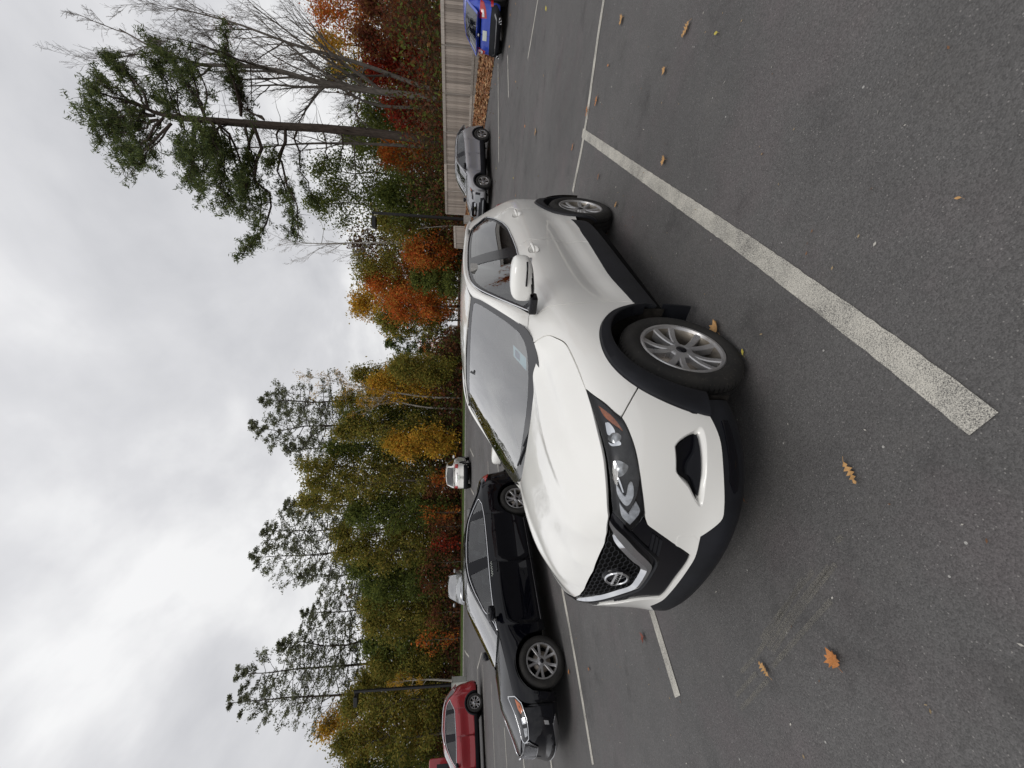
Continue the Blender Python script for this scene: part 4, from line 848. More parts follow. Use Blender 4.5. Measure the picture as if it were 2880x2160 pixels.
# ---------------------------------------------------------------- wheels
def wheel(name,parent,x,y,z,r,rr,wd,spokes,mat,side=1,lug=5,treads=72,seg=64,style='twin',cap=M_gloss,spin=0.0,detail=True):
    """axis along local y, outer face towards +y (side=1) ; part wheel > tyre, brake_disc, hub_cap"""
    m=MB(); ri=rr; s=1
    # rim barrel + lip (material 1 = dusty inside)
    m.lathe([(ri,.0),(ri-.006,.006),(ri-.018,.004),(ri-.024,-.012),(ri-.030,-.03),(ri-.036,-.12),(ri-.02,-.165)],seg,'y',0)
    for i in range(len(m.mi)):
        if i>=seg*3: m.mi[i]=1
    m.lathe([(.001,-.018),(.055,-.018),(.068,-.026),(.075,-.06)],seg//2,'y',0)
    n=spokes; R0=.045; R1=ri-.012
    def spoke(a0,a1,w0,w1,z0=-.016,z1=-.004,dep=.05):
        pts=[]; K=6
        for i in range(K+1):
            u=i/K; rad=R0+(R1-R0)*u; a=a0+(a1-a0)*min(1,u*1.15)**.8; w=w0+(w1-w0)*u; zf=z0+(z1-z0)*u-.014*math.sin(math.pi*u)
            pts.append((rad,a,w,zf))
        V=[];Fc=[]
        for (rad,a,w,zf) in pts:
            t=(math.cos(a),math.sin(a)); nrm=(-t[1],t[0])
            for (o,dz) in ((-w,-dep),(-w,-.006),(-w*.72,0),(w*.72,0),(w,-.006),(w,-dep)):
                V.append((rad*t[0]+o*nrm[0],zf+dz,rad*t[1]+o*nrm[1]))
        for i in range(K):
            for j in range(5): Fc.append((i*6+j,i*6+j+1,(i+1)*6+j+1,(i+1)*6+j))
        Fc+= [(0,1,2,3,4,5),tuple(K*6+j for j in reversed(range(6)))]
        m.add(V,Fc,0)
    for k in range(n):
        a=2*math.pi*k/n+spin
        if style=='twin':      # pairs of spokes leaving a common root
            d=math.pi/n; spoke(a-.13,a-.255,.0165,.0205); spoke(a+.13,a+.255,.0165,.0205)
        elif style=='five2':
            spoke(a-.08,a-.20,.014,.017,-.03,-.004); spoke(a+.08,a+.20,.014,.017,-.03,-.004)
        else: spoke(a,a,.022,.030,-.03,-.006)
    o=m.build(name,[mat,M_alloyin],parent,False); o.data.set_sharp_from_angle(angle=R(35)); [setattr(p,'use_smooth',True) for p in o.data.polygons]
    t=MB(); w2=wd/2; yo=.006
    prof=[(ri-.004,-.004),(ri+.012,.010),(ri+.045,.016),(r-.045,.014),(r-.022,.004),(r-.008,-.012),(r-.001,-.028)]
    if detail:
        prof+=[(r,-.045),(r,-.060),(r-.008,-.062),(r-.008,-.070),(r,-.072),(r,-.105),(r-.008,-.107),(r-.008,-.115),(r,-.117)]
    prof+=[(r,-wd+.045),(r-.008,-wd+.02),(r-.03,-wd-.004),(r-.06,-wd-.012),(ri,-wd+.006)]
    t.lathe(prof,seg if detail else 32,'y')
    if detail:   # shoulder blocks between the sipes
        for k in range(treads):
            a0=2*math.pi*(k+.12)/treads; a1=2*math.pi*(k+.88)/treads; V=[]
            for a in (a0,a1):
                for rad,yy in ((r-.016,-.004),(r-.0005,-.020),(r+.0035,-.029),(r+.0035,-.050),(r-.006,-.052)): V.append((rad*math.cos(a),yy,rad*math.sin(a)))
            t.add(V,[(0,1,6,5),(1,2,7,6),(2,3,8,7),(3,4,9,8),(0,1,2,3,4),(9,8,7,6,5)])
    ty=t.build('tyre',M_rubber,o); [setattr(p,'use_smooth',True) for p in ty.data.polygons]; ty.data.set_sharp_from_angle(angle=R(32))
    d=MB(); d.lathe([(.05,-.06),(.135,-.06),(.135,-.075),(.05,-.078)],32,'y'); d.build('brake_disc',M_disc,o,True)
    bk=MB(); bk.lathe([(.02,-.13),(ri-.03,-.13)],32,'y'); bk.build('inner_dust_shield',M_black,o)
    c=MB(); c.lathe([(.0005,-.010),(.022,-.011),(.030,-.016),(.032,-.022)],24,'y'); c.build('hub_cap',cap,o,True)
    if detail:
        for k in range(lug):
            a=2*math.pi*(k+.5)/lug+spin; g=MB(); g.lathe([(.0005,-.022),(.009,-.022),(.010,-.034)],8,'y',0,(.05*math.cos(a),0,.05*math.sin(a))); g.build('wheel_nut',M_satin,o,True)
    o.location=(x,y,z)
    if side<0: o.rotation_euler=(0,0,math.pi)
    return o
def seat(parent,x,y,zb=.38,name='seat'):
    m=MB(); m.box(x-.24,x+.26,y-.25,y+.25,zb,zb+.18,0,None,.05)
    Mx=Matrix.Translation((x-.22,y,zb+.12))@Matrix.Rotation(R(-18),4,'Y'); m.box(-.07,.07,-.24,.24,0,.60,0,Mx,.06)
    m.box(-.05,.05,-.13,.13,.66,.86,0,Mx,.045); m.box(-.01,.01,-.06,-.04,.58,.68,0,Mx); m.box(-.01,.01,.04,.06,.58,.68,0,Mx)
    return m.build(name,M_seat,parent,True,auto=50)
# ---------------------------------------------------------------- fence
def wood(name,c,v=.25):
    a=NT(name); n=a.noise(3,6,.6,vec=a.mapping((6,6,.6))); g=a.noise(14,4,.6,vec=a.mapping((8,8,.5))); r=a.rnd()
    k=a.mix(1.0,c,a.ramp(n,[(.3,1-v),(.7,1+v)]),'MULTIPLY'); k=a.mix(1.0,k,a.ramp(r,[(0,.68),(.5,1.0),(1,1.28)]),'MULTIPLY'); k=a.mix(a.math('MULTIPLY',a.ramp(g,[(.55,0.0),(.8,1.0)]),.35),k,(.16,.12,.09)); a.pbr(k,.85,0,.2,a.bump(g,.4,.004)); return a.m
M_board=wood('weathered_fence_board',(.36,.32,.28)); M_rail=wood('grey_fence_rail',(.40,.37,.33)); M_post=wood('pale_fence_post',(.42,.39,.35))
def fence(P0,n_pan,zt0,zt1,label,hgt=1.83,name='wooden_fence',d=FD):
    SP=2.44; L=n_pan*SP; rz=math.atan2(d[1],d[0]); root=empty(name,(P0[0],P0[1],0),rz,label,'fence')
    zt=lambda s:zt0+(zt1-zt0)*s/L; bw=.134; nb=int(L/ (bw+.009)); rg=random.Random(3)
    meshes=[]
    for q in range(4):
        m=MB(); w=bw/2; m.box(-w,w,-.01,.01,-hgt,0,0,None); me=m.build('board',M_board); meshes.append(me)
    proto=[o.data for o in meshes]; [bpy.data.objects.remove(o) for o in meshes]
    for i in range(nb):
        s=(i+.5)*(bw+.009); o=link('board',proto[i%4],root); o.location=(s,rg.uniform(-.003,.003),zt(s)-.10+rg.uniform(-.006,.006)); 
        o.scale=(1,1,1+rg.uniform(-.004,.004)); o.rotation_euler=(0,rg.uniform(-.006,.006),0)
    for k in range(n_pan):
        a,b=k*SP,(k+1)*SP
        for nm,z0,z1,y0,y1 in (('top_rail',-.16,.0,-.05,-.012),('bottom_rail',-1.62,-1.50,-.05,-.012),('gravel_board',-1.84,-1.66,-.03,-.012)):
            V=[(x,y,zt(x)+z) for x in (a+.03,b-.03) for y in (y0,y1) for z in (z0,z1)]; new_mesh(nm,V,box_v(0,1,0,1,0,1)[1],M_rail,root)
    for k in range(n_pan+1):
        m=MB(); m.box(-.028,.028,-.075,-.03,-1.95,.0); o=m.build('post',M_post,root); o.location=(k*SP,.012,zt(k*SP)-.06)
    return root
# board faces look towards the car park: local +y must be the normal
P0=FB+FD*(31.4-19.9)/.9638
fence(P0,8,3.13,2.66-.05,'tall weathered wooden fence of upright boards above the leaf covered bank',d=-FD)
P1=P0+FD*.6+np.array([-.2,.9]); PD=np.array([-.42,.907]); PD/=np.linalg.norm(PD)
fence(P1+PD*2.44,1,2.52,2.54,'short lower end section of the wooden fence behind the lamp post',d=-PD)
# ---------------------------------------------------------------- lamp posts
M_polem=simple('black_powder_coat',(.008,.008,.009),.45,.2,.5)
def lamp(px,py,vt,D,label,side,lean=0):
    p=at(px,py,D); g=float(terrain(p[0],p[1])); t=at(vt[0],vt[1],D); H=t[2]-g; root=empty('lamp_post',(p[0],p[1],g),0,label,'lamp post','lamp posts round the car park')
    dx=t[0]-p[0]
    m=MB(); m.box(-.23,.23,-.23,.23,-.3,.55); m.build('concrete_base',M_conc,root)
    m=MB(); V=[]; 
    for z,w in ((.55,.085),(H,.07)):
        c=dx*z/H
        V+=[(c-w,-w,z),(c+w,-w,z),(c+w,w,z),(c-w,w,z)]
    m.add(V,[(0,1,5,4),(1,2,6,5),(2,3,7,6),(3,0,4,7),(0,3,2,1),(4,5,6,7)]); m.box(-.14,.14,-.14,.14,.55,.60); m.build('pole',M_polem,root)
    m=MB(); m.box(dx-.03,dx+side*.55+.03,-.03,.03,H-.10,H-.04) if side>0 else m.box(dx+side*.55-.03,dx+.03,-.03,.03,H-.10,H-.04)
    a=m.build('lamp_arm',M_polem,root)
    m=MB(); x0,x1=sorted((dx+side*.35,dx+side*.98)); m.box(x0-.05,x1+.05,-.24,.24,H-.30,H-.03,0,None,.02); h=m.build('lamp_head',M_polem,root)
    m=MB(); m.box(x0+.06,x1-.06,-.15,.15,H-.175,H-.162); m.build('lamp_glass',M_drl,h)
    return root
lamp(1300,617,(1046,598),28.5,'black lamp post with a square head rising beside the end of the wooden fence',-1)
lamp(1262,1927,(995,1945),31,'black lamp post in front of the trees behind the pale utility cabinet',-1)
m=MB(); p=at(1300,612,28.5); 
# utility cabinet
p=at(1302,1928,30.3); g=float(terrain(p[0],p[1])); cb=empty('utility_cabinet',(p[0],p[1],g),R(8),'pale grey green utility cabinet standing in front of the lamp post','cabinet')
M_cab=simple('pale_cabinet_steel',(.42,.43,.39),.55,0,.4,var=.1)
m=MB(); m.box(-.46,.46,-.4,.4,.06,1.06,0,None,.02); b=m.build('cabinet_body',M_cab,cb); m=MB(); m.box(-.49,.49,-.43,.43,1.06,1.11,0,None,.01); m.build('cabinet_lid',M_cab,cb); m=MB(); m.box(-.41,-.02,-.412,-.402,.12,1.0); m.build('cabinet_door',M_cab,cb); m=MB(); m.box(.02,.41,-.412,-.402,.12,1.0); m.build('cabinet_door',M_cab,cb)
m=MB(); m.box(-.55,.55,-.5,.5,-.2,.06); m.build('concrete_plinth',M_conc,cb)
# ---------------------------------------------------------------- stop sign seen from the back
p=at(1277,1054,65); g=float(terrain(p[0],p[1])); sg=empty('road_sign',(p[0],p[1],g),R(10),'octagonal road sign seen from behind beside the distant street','sign')
M_al=simple('aluminium_sign_back',(.50,.50,.49),.45,.6,.5); Hs=p[2]-g
m=MB(); m.box(-.03,.03,.0,.05,-.3,Hs+.55); m.build('post',M_al,sg)
m=MB(); m.prism([(.40*math.cos(R(22.5+45*i)),Hs+.40*math.sin(R(22.5+45*i))) for i in range(8)],-.012,-.006,axis='y'); m.build('sign_plate',M_al,sg)
m=MB(); m.box(-.36,.36,-.03,-.013,Hs-.03,Hs+.03); m.build('bracket',M_satin,sg); m=MB(); m.box(-.45,.45,-.01,.01,Hs+.56,Hs+.74); m.build('street_name_blade',M_bluepaint,sg)
# ---------------------------------------------------------------- houses
M_siding=simple('grey_lap_siding',(.23,.215,.20),.8,0,.3,var=.1,vs=1); M_trim=simple('white_trim',(.62,.61,.58),.6); M_roofm=simple('brown_grey_shingle',(.11,.095,.085),.9,0,.2,var=.3,vs=3); M_win=simple('dark_window_pane',(.03,.035,.04),.1,0,.6)
def house(px,py,D,w,d,h,rh,label,garage,rz=0,loc=None):
    p=at(px,py,D) if loc is None else np.array(loc); g=float(terrain(p[0],p[1])); r=empty('house',(p[0],p[1],g),rz,label,'house')
    m=MB(); m.box(-w/2,w/2,0,d,-1,h); V=[(-w/2,0,h),(w/2,0,h),(0,0,h+rh),(-w/2,d,h),(w/2,d,h),(0,d,h+rh)]; m.add(V,[(0,1,2),(3,5,4),(0,3,4,1)]); wl=m.build('wall',M_siding,r)
    for i in range(int((h+rh)/.30)):      # lap boards proud of the wall
        z=i*.30; ww=w/2 if z<h else w/2*(1-(z-h)/rh)
        if ww<.3: break
        mm=MB(); mm.box(-ww,ww,-.02,-.002,z,z+.27); mm.build('siding_board',M_siding,r)
    for s in (-1,1):
        mm=MB(); L=math.hypot(w/2+.4,rh*(w/2+.4)/(w/2)); V=[]
        for x,z in ((0,h+rh+.02),(s*(w/2+.4),h-rh*.4/(w/2)+.02)):
            for y in (-.4,d+.4):
                for dz in (0,.15): V.append((x,y,z+dz))
        mm.add(V,[(0,1,3,2),(4,6,7,5),(0,4,5,1),(2,3,7,6),(0,2,6,4),(1,5,7,3)]); mm.build('roof_slope',M_roofm,r)
        mm=MB(); V=[]
        for x,z in ((0,h+rh-.05),(s*(w/2+.4),h-rh*.4/(w/2)-.05)):
            for y in (-.44,-.405):
                for dz in (-.12,.14): V.append((x,y,z+dz))
        mm.add(V,[(0,1,3,2),(4,6,7,5),(0,4,5,1),(2,3,7,6),(0,2,6,4),(1,5,7,3)]); mm.build('barge_board',M_trim,r)
    for x,z,ww,hh in ([(0,h+.3,.9,1.1)] if garage else [(-w*.22,1.1,1.0,1.5),(w*.22,1.1,1.0,1.5),(0,h*.62,1.1,1.5)]):
        mm=MB(); mm.box(x-ww/2-.1,x+ww/2+.1,-.06,-.022,z-.1,z+hh+.1); f=mm.build('window',M_trim,r); mm=MB(); mm.box(x-ww/2,x-.04,-.075,-.062,z,z+hh); mm.build('pane',M_win,f); mm=MB(); mm.box(x+.04,x+ww/2,-.075,-.062,z,z+hh); mm.build('pane',M_win,f)
    if garage:
        mm=MB(); mm.box(-1.5,1.5,-.06,-.022,0,2.4); f=mm.build('garage_door',M_trim,r); mm=MB()
        for x in (-1.05,-.35,.35,1.05): q=MB(); q.box(x-.25,x+.25,-.075,-.062,1.75,2.15); q.build('pane',M_win,f)
house(1288,932,165,4.8,9,3.2,3.0,'small grey house with a white garage door below the yellow tree',True,R(-8))
house(1288,978,168,7.6,10,4.6,4.0,'taller grey house with white trimmed gable beside the orange tree',False,R(6))
house(0,0,0,9,9,6.2,4.0,'grey brown house beyond the right edge of the picture mirrored in the rear side window',False,R(-54),(26.5,19.5,0))
# ---------------------------------------------------------------- the white crossover
HY,HCX,HCY=4.0207,-.4501,2.6764
def H(k,rev=False): v=HT[k]; return v[::-1] if rev else list(v)
def build_hero():
    root=empty('crossover_car',(HCX,HCY,0),HY,'large white crossover with black plastic cladding parked nearest the camera','car')
    N=make_net(HB,HK); F=N.f
    def tm(seg): return [N.toM(a,b) for a,b in seg]
    def ol(segs,step=.025): return outline([tm(s) for s in segs],step)
    def sn(pts,lo=0,hi=99): return [N.snap(p,lo,hi) for p in pts]
    def P(name,polys,mat,parent=root,**k):
        if mat is M_white: k.setdefault('gap',.0036); k.setdefault('rim',.022)
        return patch(name,F,polys,mat,parent,**k)
    cl=lambda p,q:[p,q]
    W=[0,-2.647]
    # wheel arch curves in (x,z): outer edge of cladding and opening
    def arch(wx,ang,fr):
        a=R(ang)
        if fr: ro=np.interp(ang,[-20,15,45,90,150,200],[.55,.54,.525,.482,.445,.43])
        else: ro=np.interp(ang,[-20,20,45,90,135,170,200],[.445,.45,.475,.50,.47,.42,.40])
        return (wx+ro*math.cos(a),None,.34+ro*math.sin(a))
    def arcp(wx,a0,a1,fr,n=22,rad=None):
        o=[]
        for a in np.linspace(a0,a1,n):
            p=arch(wx,a,fr) if rad is None else (wx+rad*math.cos(R(a)),None,.34+rad*math.sin(R(a)))
            o.append(N.snap(p,5.0 if fr else 11.5,10.2 if fr else 16.2))
        return o
    xz=lambda s: N.ev(*s)[[0,2]]
    def angof(s,wx): p=xz(s); return math.degrees(math.atan2(p[1]-.34,p[0]-wx))
    fa_seam=angof(HT['seam'][0],0); fa_door=180-angof((8.85,3.16),0) if False else angof((8.85,3.163),0); fa_low=angof((5.35,3.47),0)
    # --- bumper cover
    archlow=arcp(0,fa_low,fa_seam,True,10); archlow[0]=N.toM(5.346,3.47)
    seam=tm([HT['seam'][0],HT['seam'][1]]); seam[0]=archlow[-1]
    cb=N.toM(0,3.86); cs=N.toM(0,3.50)
    segs=[archlow,seam,tm([HT['seam'][1]]+H('hl_low')[5:]+[(2.27,6.89)]),tm([(2.27,6.89)]+H('plate_top')[1:]),tm([HT['plate_top'][-1],(.683,3.80),(.10,3.84),(0,3.84)]),[N.toM(0,3.84),cs],
          [cs]+tm([(.495,3.50),(.975,3.51),(1.454,3.68),(1.697,3.769)]),tm(H('white_bot',True))]
    hole0=ol([H('fogo'),[HT['fogo'][-1],HT['fogo'][0]]]); hole=inset_poly(hole0,.0036)
    bump=P('front_bumper',[outline(segs,.025),hole],M_white,full=(0,))
    # fog lamp pocket: funnel between outer and inner outline, then dark insert
    fi=ol([H('fog'),[HT['fog'][-1],HT['fog'][0]]],.02); fo=hole0
    def pt(pl,off):
        A,B=pl[:,0],pl[:,1]; p=F(A,B); n=fnormal(F,A,B,OUTC); return p+n*off
    ro=resamp(np.concatenate([fo,fo[:1]]),81)[:-1]; rr_=resamp(np.concatenate([fi,fi[:1]]),81)[:-1]
    k=np.argmin(((rr_-ro[0])**2).sum(1)); rr_=np.roll(rr_,-k,0)
    a=pt(ro,.0); m1=pt(ro*.6+rr_*.4,-.004); b=pt(rr_,-.040); V=np.concatenate([a,m1,b]); n=80
    Fc=[(q*n+i,q*n+(i+1)%n,(q+1)*n+(i+1)%n,(q+1)*n+i) for q in (0,1) for i in range(n)]
    o=new_mesh('fog_lamp_pocket',V,Fc,M_white,bump,smooth=True); mirror_obj(o)
    P('fog_lamp_grille',[fi],M_gloss,bump,off=-.038,rim=0,side=1)
    bl=ol([[(4.55,4.30),(4.1,4.55),(3.75,4.95),(3.45,5.0)],[(3.45,5.0),(3.35,4.75),(2.85,4.42)],[(2.85,4.42),(3.4,4.33),(4.0,4.27),(4.55,4.25)]],.02)
    P('fog_lamp_blade',[bl],M_cladding,bump,off=-.012,rim=.03,side=1)
    tw=[tm([p])[0] for p in HT['tow']]; th=np.array(tw)
    P('tow_eye_cover',[outline([tm(H('tow')[:4]),tm(H('tow')[3:7]),tm([HT['tow'][6],HT['tow'][0]])],.02)],M_white,bump,off=.0012,rim=.003,gap=.001)
    # --- lip
    # dark lower bumper
    lo=[N.toM(0,.35),N.toM(1.5,.35),N.toM(3,.4),N.toM(4.5,.55),N.toM(5.55,.9)]
    lip=P('front_bumper_lip',[outline([[N.toM(0,3.62),N.toM(.5,3.62),N.toM(1.0,3.6),N.toM(1.5,3.72),N.toM(1.75,3.75)],[N.toM(1.75,3.75),N.toM(2.1,3.3),N.toM(2.4,3.02),N.toM(3.25,3.25),N.toM(4.3,3.30),N.toM(5.0,3.45),N.toM(5.5,3.55)],[N.toM(5.5,3.55),lo[-1]],lo[::-1],[lo[0],N.toM(0,3.62)]],.03)],
          M_cladding,full=(0,),off=-.004,rim=.03,gap=0,offf=lambda p:.014*np.exp(-((p[:,2]-.285)/.05)**2))
    # lower side intake in the lip
    P('lower_intake',[ol([[(4.25,2.75),(4.9,2.65)],[(4.9,2.65),(4.9,2.1)],[(4.9,2.1),(3.6,1.9),(3.1,2.0)],[(3.1,2.0),(3.0,2.3),(3.3,2.75)],[(3.3,2.75),(4.25,2.75)]],.03)],M_gloss,lip,off=.004,rim=.012,side=1)
    # --- grille
    gtop=[N.toM(2.234,9.05),N.toM(1.982,9.12),N.toM(1.5,9.0),N.toM(.8,8.95),N.toM(0,8.95)]
    chi=[(1.782,8.9),(1.334,8.429),(.924,7.358),(.638,6.686),(.353,6.05)]
    gs=P('grille_surround',[outline([gtop,[gtop[-1],N.toM(0,3.84)],tm([(0,3.84),(.10,3.84),(.683,3.78),(1.016,3.861)]),tm(H('plate_top',True)[1:-1]+[(2.22,6.93)]),tm([(2.22,6.93),(1.953,7.152),(1.701,7.439)]),tm([(1.701,7.439),(1.976,8.116),(2.234,9.05)])],.025),],
         M_gloss,full=(0,),off=-.012,rim=.01)
    # grille opening: recessed honeycomb
    gin=outline([tm([(1.80,8.95),(1.334,8.429),(.924,7.358),(.638,6.686),(.353,6.02)]),tm([(.353,6.02),(0,5.95)]),[N.toM(0,5.95),N.toM(0,8.97)],[N.toM(0,8.97),N.toM(.9,8.97),N.toM(1.80,8.95)]],.025)
    P('grille_backing',[gin],M_black,gs,full=(0,),off=-.004,rim=0,gap=0)
    hm=MB(); c=.0215; wv=.0022; A0=gin; 
    def hexp(ci,cj,s): 
        return [(ci+s*math.cos(R(60*q+30))*1.5,cj+s*math.sin(R(60*q+30))) for q in range(6)]
    seen=set()
    for i in range(-20,21):
        for j in range(0,23):
            ci=i*c*math.sqrt(3)*1.5/1.18+(j%2)*c*math.sqrt(3)*1.5/2.36; cj=N.toM(0,5.9)[1]+j*c*1.5/1.18
            hp=hexp(ci,cj,c/1.18)
            for q in range(6):
                a_,b_=hp[q],hp[(q+1)%6]; key=tuple(sorted(((round(a_[0],3),round(a_[1],3)),(round(b_[0],3),round(b_[1],3)))))
                if key in seen: continue
                seen.add(key)
                if not inside(np.array([[abs(a_[0]),a_[1]],[abs(b_[0]),b_[1]]]),A0).all(): continue
                p=[]
                for (u,v) in (a_,b_):
                    q3=F(np.array([abs(u)]),np.array([v]))[0]; nn=fnormal(F,np.array([abs(u)]),np.array([v]),OUTC)[0]; q3=q3+nn*.004
                    if u<0: q3=q3*[1,-1,1]
                    p.append(q3)
                hm.tube(p,wv,4)
    hm.build('honeycomb_mesh',M_cladding,gs)
    # chrome V
    co=tm([(1.982,9.08),(1.853,8.745),(1.555,7.741),(1.059,6.679),(.66,5.80),(.45,5.48),(0,5.40)]); ci=tm([(1.80,8.93),(1.60,8.70),(1.334,8.35),(.924,7.358),(.638,6.686),(.40,6.08),(0,5.98)])
    co=resamp(co,30); ci=resamp(ci,30)
    def band(name,co,ci,mat,parent,o1,o2,o3,full=True):
        V=[];ks=((0,o1-.02),(0.02,o1),(.5,o2),(.98,o3),(1,o3-.02))
        for u,of in ks: V.append(pt(co*(1-u)+ci*u,of))
        V=np.array(V); m=V.shape[1]; V2=V.reshape(-1,3); Fc=[(a*m+i,a*m+i+1,(a+1)*m+i+1,(a+1)*m+i) for a in range(len(ks)-1) for i in range(m-1)]
        L=len(V2); V3=np.concatenate([V2,V2*[1,-1,1]]); F3=Fc+[tuple(i+L for i in reversed(f)) for f in Fc]
        o=new_mesh(name,V3,F3,mat,parent,smooth=True)
        b=bmesh.new(); b.from_mesh(o.data); bmesh.ops.remove_doubles(b,verts=b.verts,dist=1e-5); bmesh.ops.recalc_face_normals(b,faces=b.faces); b.to_mesh(o.data); b.free(); o.data.set_sharp_from_angle(angle=R(30)); return o
    band('chrome_v_trim',co,ci,M_chrome,gs,.008,.018,.006)
    so=resamp(tm([(1.80,7.75),(1.677,7.40),(1.318,6.62),(.80,5.50),(.55,5.20),(0,5.12)]),24); si=resamp(tm([(1.86,7.95),(1.72,7.62),(1.36,6.86),(.83,5.75),(.56,5.38),(0,5.30)]),24)
    band('grille_ledge',so,si,M_cladding,gs,-.004,.006,-.002)
    for q in ('slit1','slit2','slit3'):
        s_=HT[q]; P('grille_slit',[outline([tm([s_[0],s_[1]]),tm([s_[1],s_[2]]),tm([s_[2],s_[3]]),tm([s_[3],s_[0]])],.05)],M_cladding,gs,off=-.006,rim=.006,gap=0,side=1)
    # badge
    bc=N.ev(0,N.snap((None,0,.765),0,1)[1] and 7.0); tz=.765; tcol=N.G[0][np.argmin(abs(N.G[0][:,2]-tz))]
    Mb=Matrix.Translation((tcol[0]+.004,0,tz))@Matrix.Rotation(R(-8),4,'Y')
    bd=MB(); bd.lathe([(.0005,.006),(.066,.006),(.074,.000),(.076,-.02)],40,'x'); b1=bd.build('badge',M_gloss,gs,True); b1.data.transform(Mb@Matrix.Diagonal((1,1.0,1,1)))
    rg=MB(); ring=[(0.012,.060*math.cos(t),.056*math.sin(t)) for t in np.linspace(0,2*math.pi,40,endpoint=False)]
    rg.tube(ring,.0072,8,closed=True); r1=rg.build('badge_ring',M_chrome,b1,True); r1.data.transform(Mb)
    br=MB(); br.box(.008,.018,-.068,.068,-.0165,.0165,0,None,.002); r2=br.build('badge_bar',simple('brushed_badge_bar',(.55,.55,.56),.35,.3),b1); r2.data.transform(Mb)
    tx=text_mesh('NISSAN',.026,.003,'badge_lettering',M_black,b1,wid=1.35); tx.data.transform(Mb@Matrix.Translation((.0175,-.0,-.0092))@Matrix(((0,0,1,0),(1,0,0,0),(0,1,0,0),(0,0,0,1))))
    # --- headlights
    hlo=outline([tm(H('hl_low')+[(2.25,6.92)]),tm([(2.25,6.92),(1.953,7.152),(1.701,7.439)]),tm([(1.701,7.439),(1.976,8.116),(2.234,9.0)]),tm(H('hl_up'))],.02)
    base,_=P('headlight',[hlo],M_lens,off=-.003,rim=.006,side=1)
    for hlp,sgn in ((base,0),(_,1)):
        def HP(name,polys,mat,**k):
            k.setdefault('side',0); o=patch(name,F,polys,mat,hlp,**k)
            if sgn: me=o.data; me.transform(Matrix.Diagonal((1,-1,1,1))); me.flip_normals()
            return o
        HP('lamp_housing',[hlo],M_lampdark,off=-.035,rim=-.034,gap=.002)
        cq=lambda k:ol([H(k)+[HT[k][0]]],.012)
        HP('amber_reflector',[cq('amber')],M_amber,off=-.018,rim=.012,gap=0)
        for kk in ('chb1','chb2','chb3','chb4'): HP('lamp_chrome',[cq(kk)],M_chrome,off=-.016,rim=.012,gap=0,h=.02)
        for kk in ('proj1','proj2'):
            pl=cq(kk); cc=pl.mean(0)
            HP('projector_bowl',[pl],M_lampgrey,off=-.022,rim=.01,gap=0,h=.015,offf=lambda p,c3=F(cc[0],cc[1]):.012*np.exp(-(((p-c3)**2).sum(1))/.03**2))
        HP('light_guide',[cq('drl1')],M_drl,off=-.018,rim=.012,gap=0,h=.02)
        HP('light_guide',[ol([[HT['drl2'][0],HT['drl2'][1],],[HT['drl2'][1],HT['drl2'][2]],[HT['drl2'][2],HT['drl2'][3],HT['drl2'][4]],[HT['drl2'][4],HT['drl2'][5]],[HT['drl2'][5],HT['drl2'][6],HT['drl2'][0]]],.012)],M_drl,off=-.018,rim=.012,gap=0,h=.02)
    # --- fender
    fr=arcp(0,fa_door+6,fa_seam,True,26)
    segs=[tm([HT['seam'][0],HT['seam'][1]]),tm(H('hl_low',True)[6:]),tm(H('shut',True)),tm(H('shutj')[:3]),tm(H('shutj')[2:]),tm(H('fdoor')[:-1]+[(8.98,3.25)]),[N.toM(8.98,3.25),fr[0]],fr]
    segs[0][0]=fr[-1]; segs[2][0]=segs[1][-1]
    P('front_fender',[outline(segs,.025)],M_white,side=1)
    # --- doors
    wb=H('winbot'); wt=H('wintop')
    bs=H('bseam'); ct=H('cladtop')
    fd=outline([tm(wb[:4]+[bs[0]]),tm(bs[:-1]+[(11.33,3.55)]),tm([(11.33,3.55),(10.625,3.53),(10.0,3.529),(9.364,3.31),(8.98,3.2)]),tm([(8.98,3.2)]+H('fdoor',True)[1:])],.025)
    def crease(p):  # scooped lower door and shoulder line
        x,z=p[:,0],p[:,2]; zc=.60+.10*np.clip((-x-.5)/1.7,0,1); d=z-zc
        f=np.clip((-x-.45)/.35,0,1)*np.clip((2.35+x)/.35,0,1)
        return f*(-.016*np.exp(-((d-.05)/.075)**2)+.006*np.exp(-((d+.06)/.035)**2))+.004*np.exp(-((z-1.04)/.022)**2)*np.clip((-x-.6)/.4,0,1)
    hc1=cupc(N,-1.262,1.035); hc2=cupc(N,-2.165,1.082)
    doors=P('front_door',[fd,hc1],M_white,side=1,offf=crease,h=.03)
    ra=arcp(-2.647,angof((12.44,3.78),-2.647),angof(N.fromM(*N.snap((-2.40,None,.80),11.5,15)),-2.647),False,12)
    # rear door trailing edge down to the arch
    re_=tm([(12.98,10.87),(13.225,10.9),(13.256,10.579),(13.399,10.313),(13.52,9.9),(13.50,9.2),(13.1,8.3)])+[ra[-1]]
    rd=outline([tm([bs[0],wb[4],wb[5],wb[6],wb[7],wb[8],(12.98,10.87)]),re_[1:] if False else re_,ra[::-1],[ra[0]]+tm([(11.953,3.623),(11.33,3.55)]),tm([(11.33,3.55)]+bs[::-1][1:])],.025)
    rdoors=P('rear_door',[rd,hc2],M_white,side=1,offf=crease,h=.03)
    # --- quarter panel
    ra2=arcp(-2.647,angof(N.fromM(*N.snap((-2.40,None,.80),11.5,15)),-2.647),4,False,18); a3=arcp(-2.647,150,3,False,3)
    ang_r=angof(N.fromM(*N.snap((-3.07,None,.56),11.5,16.5)),-2.647)
    ra2=arcp(-2.647,ra_ang(N,ra[-1]),180-2,False,22)
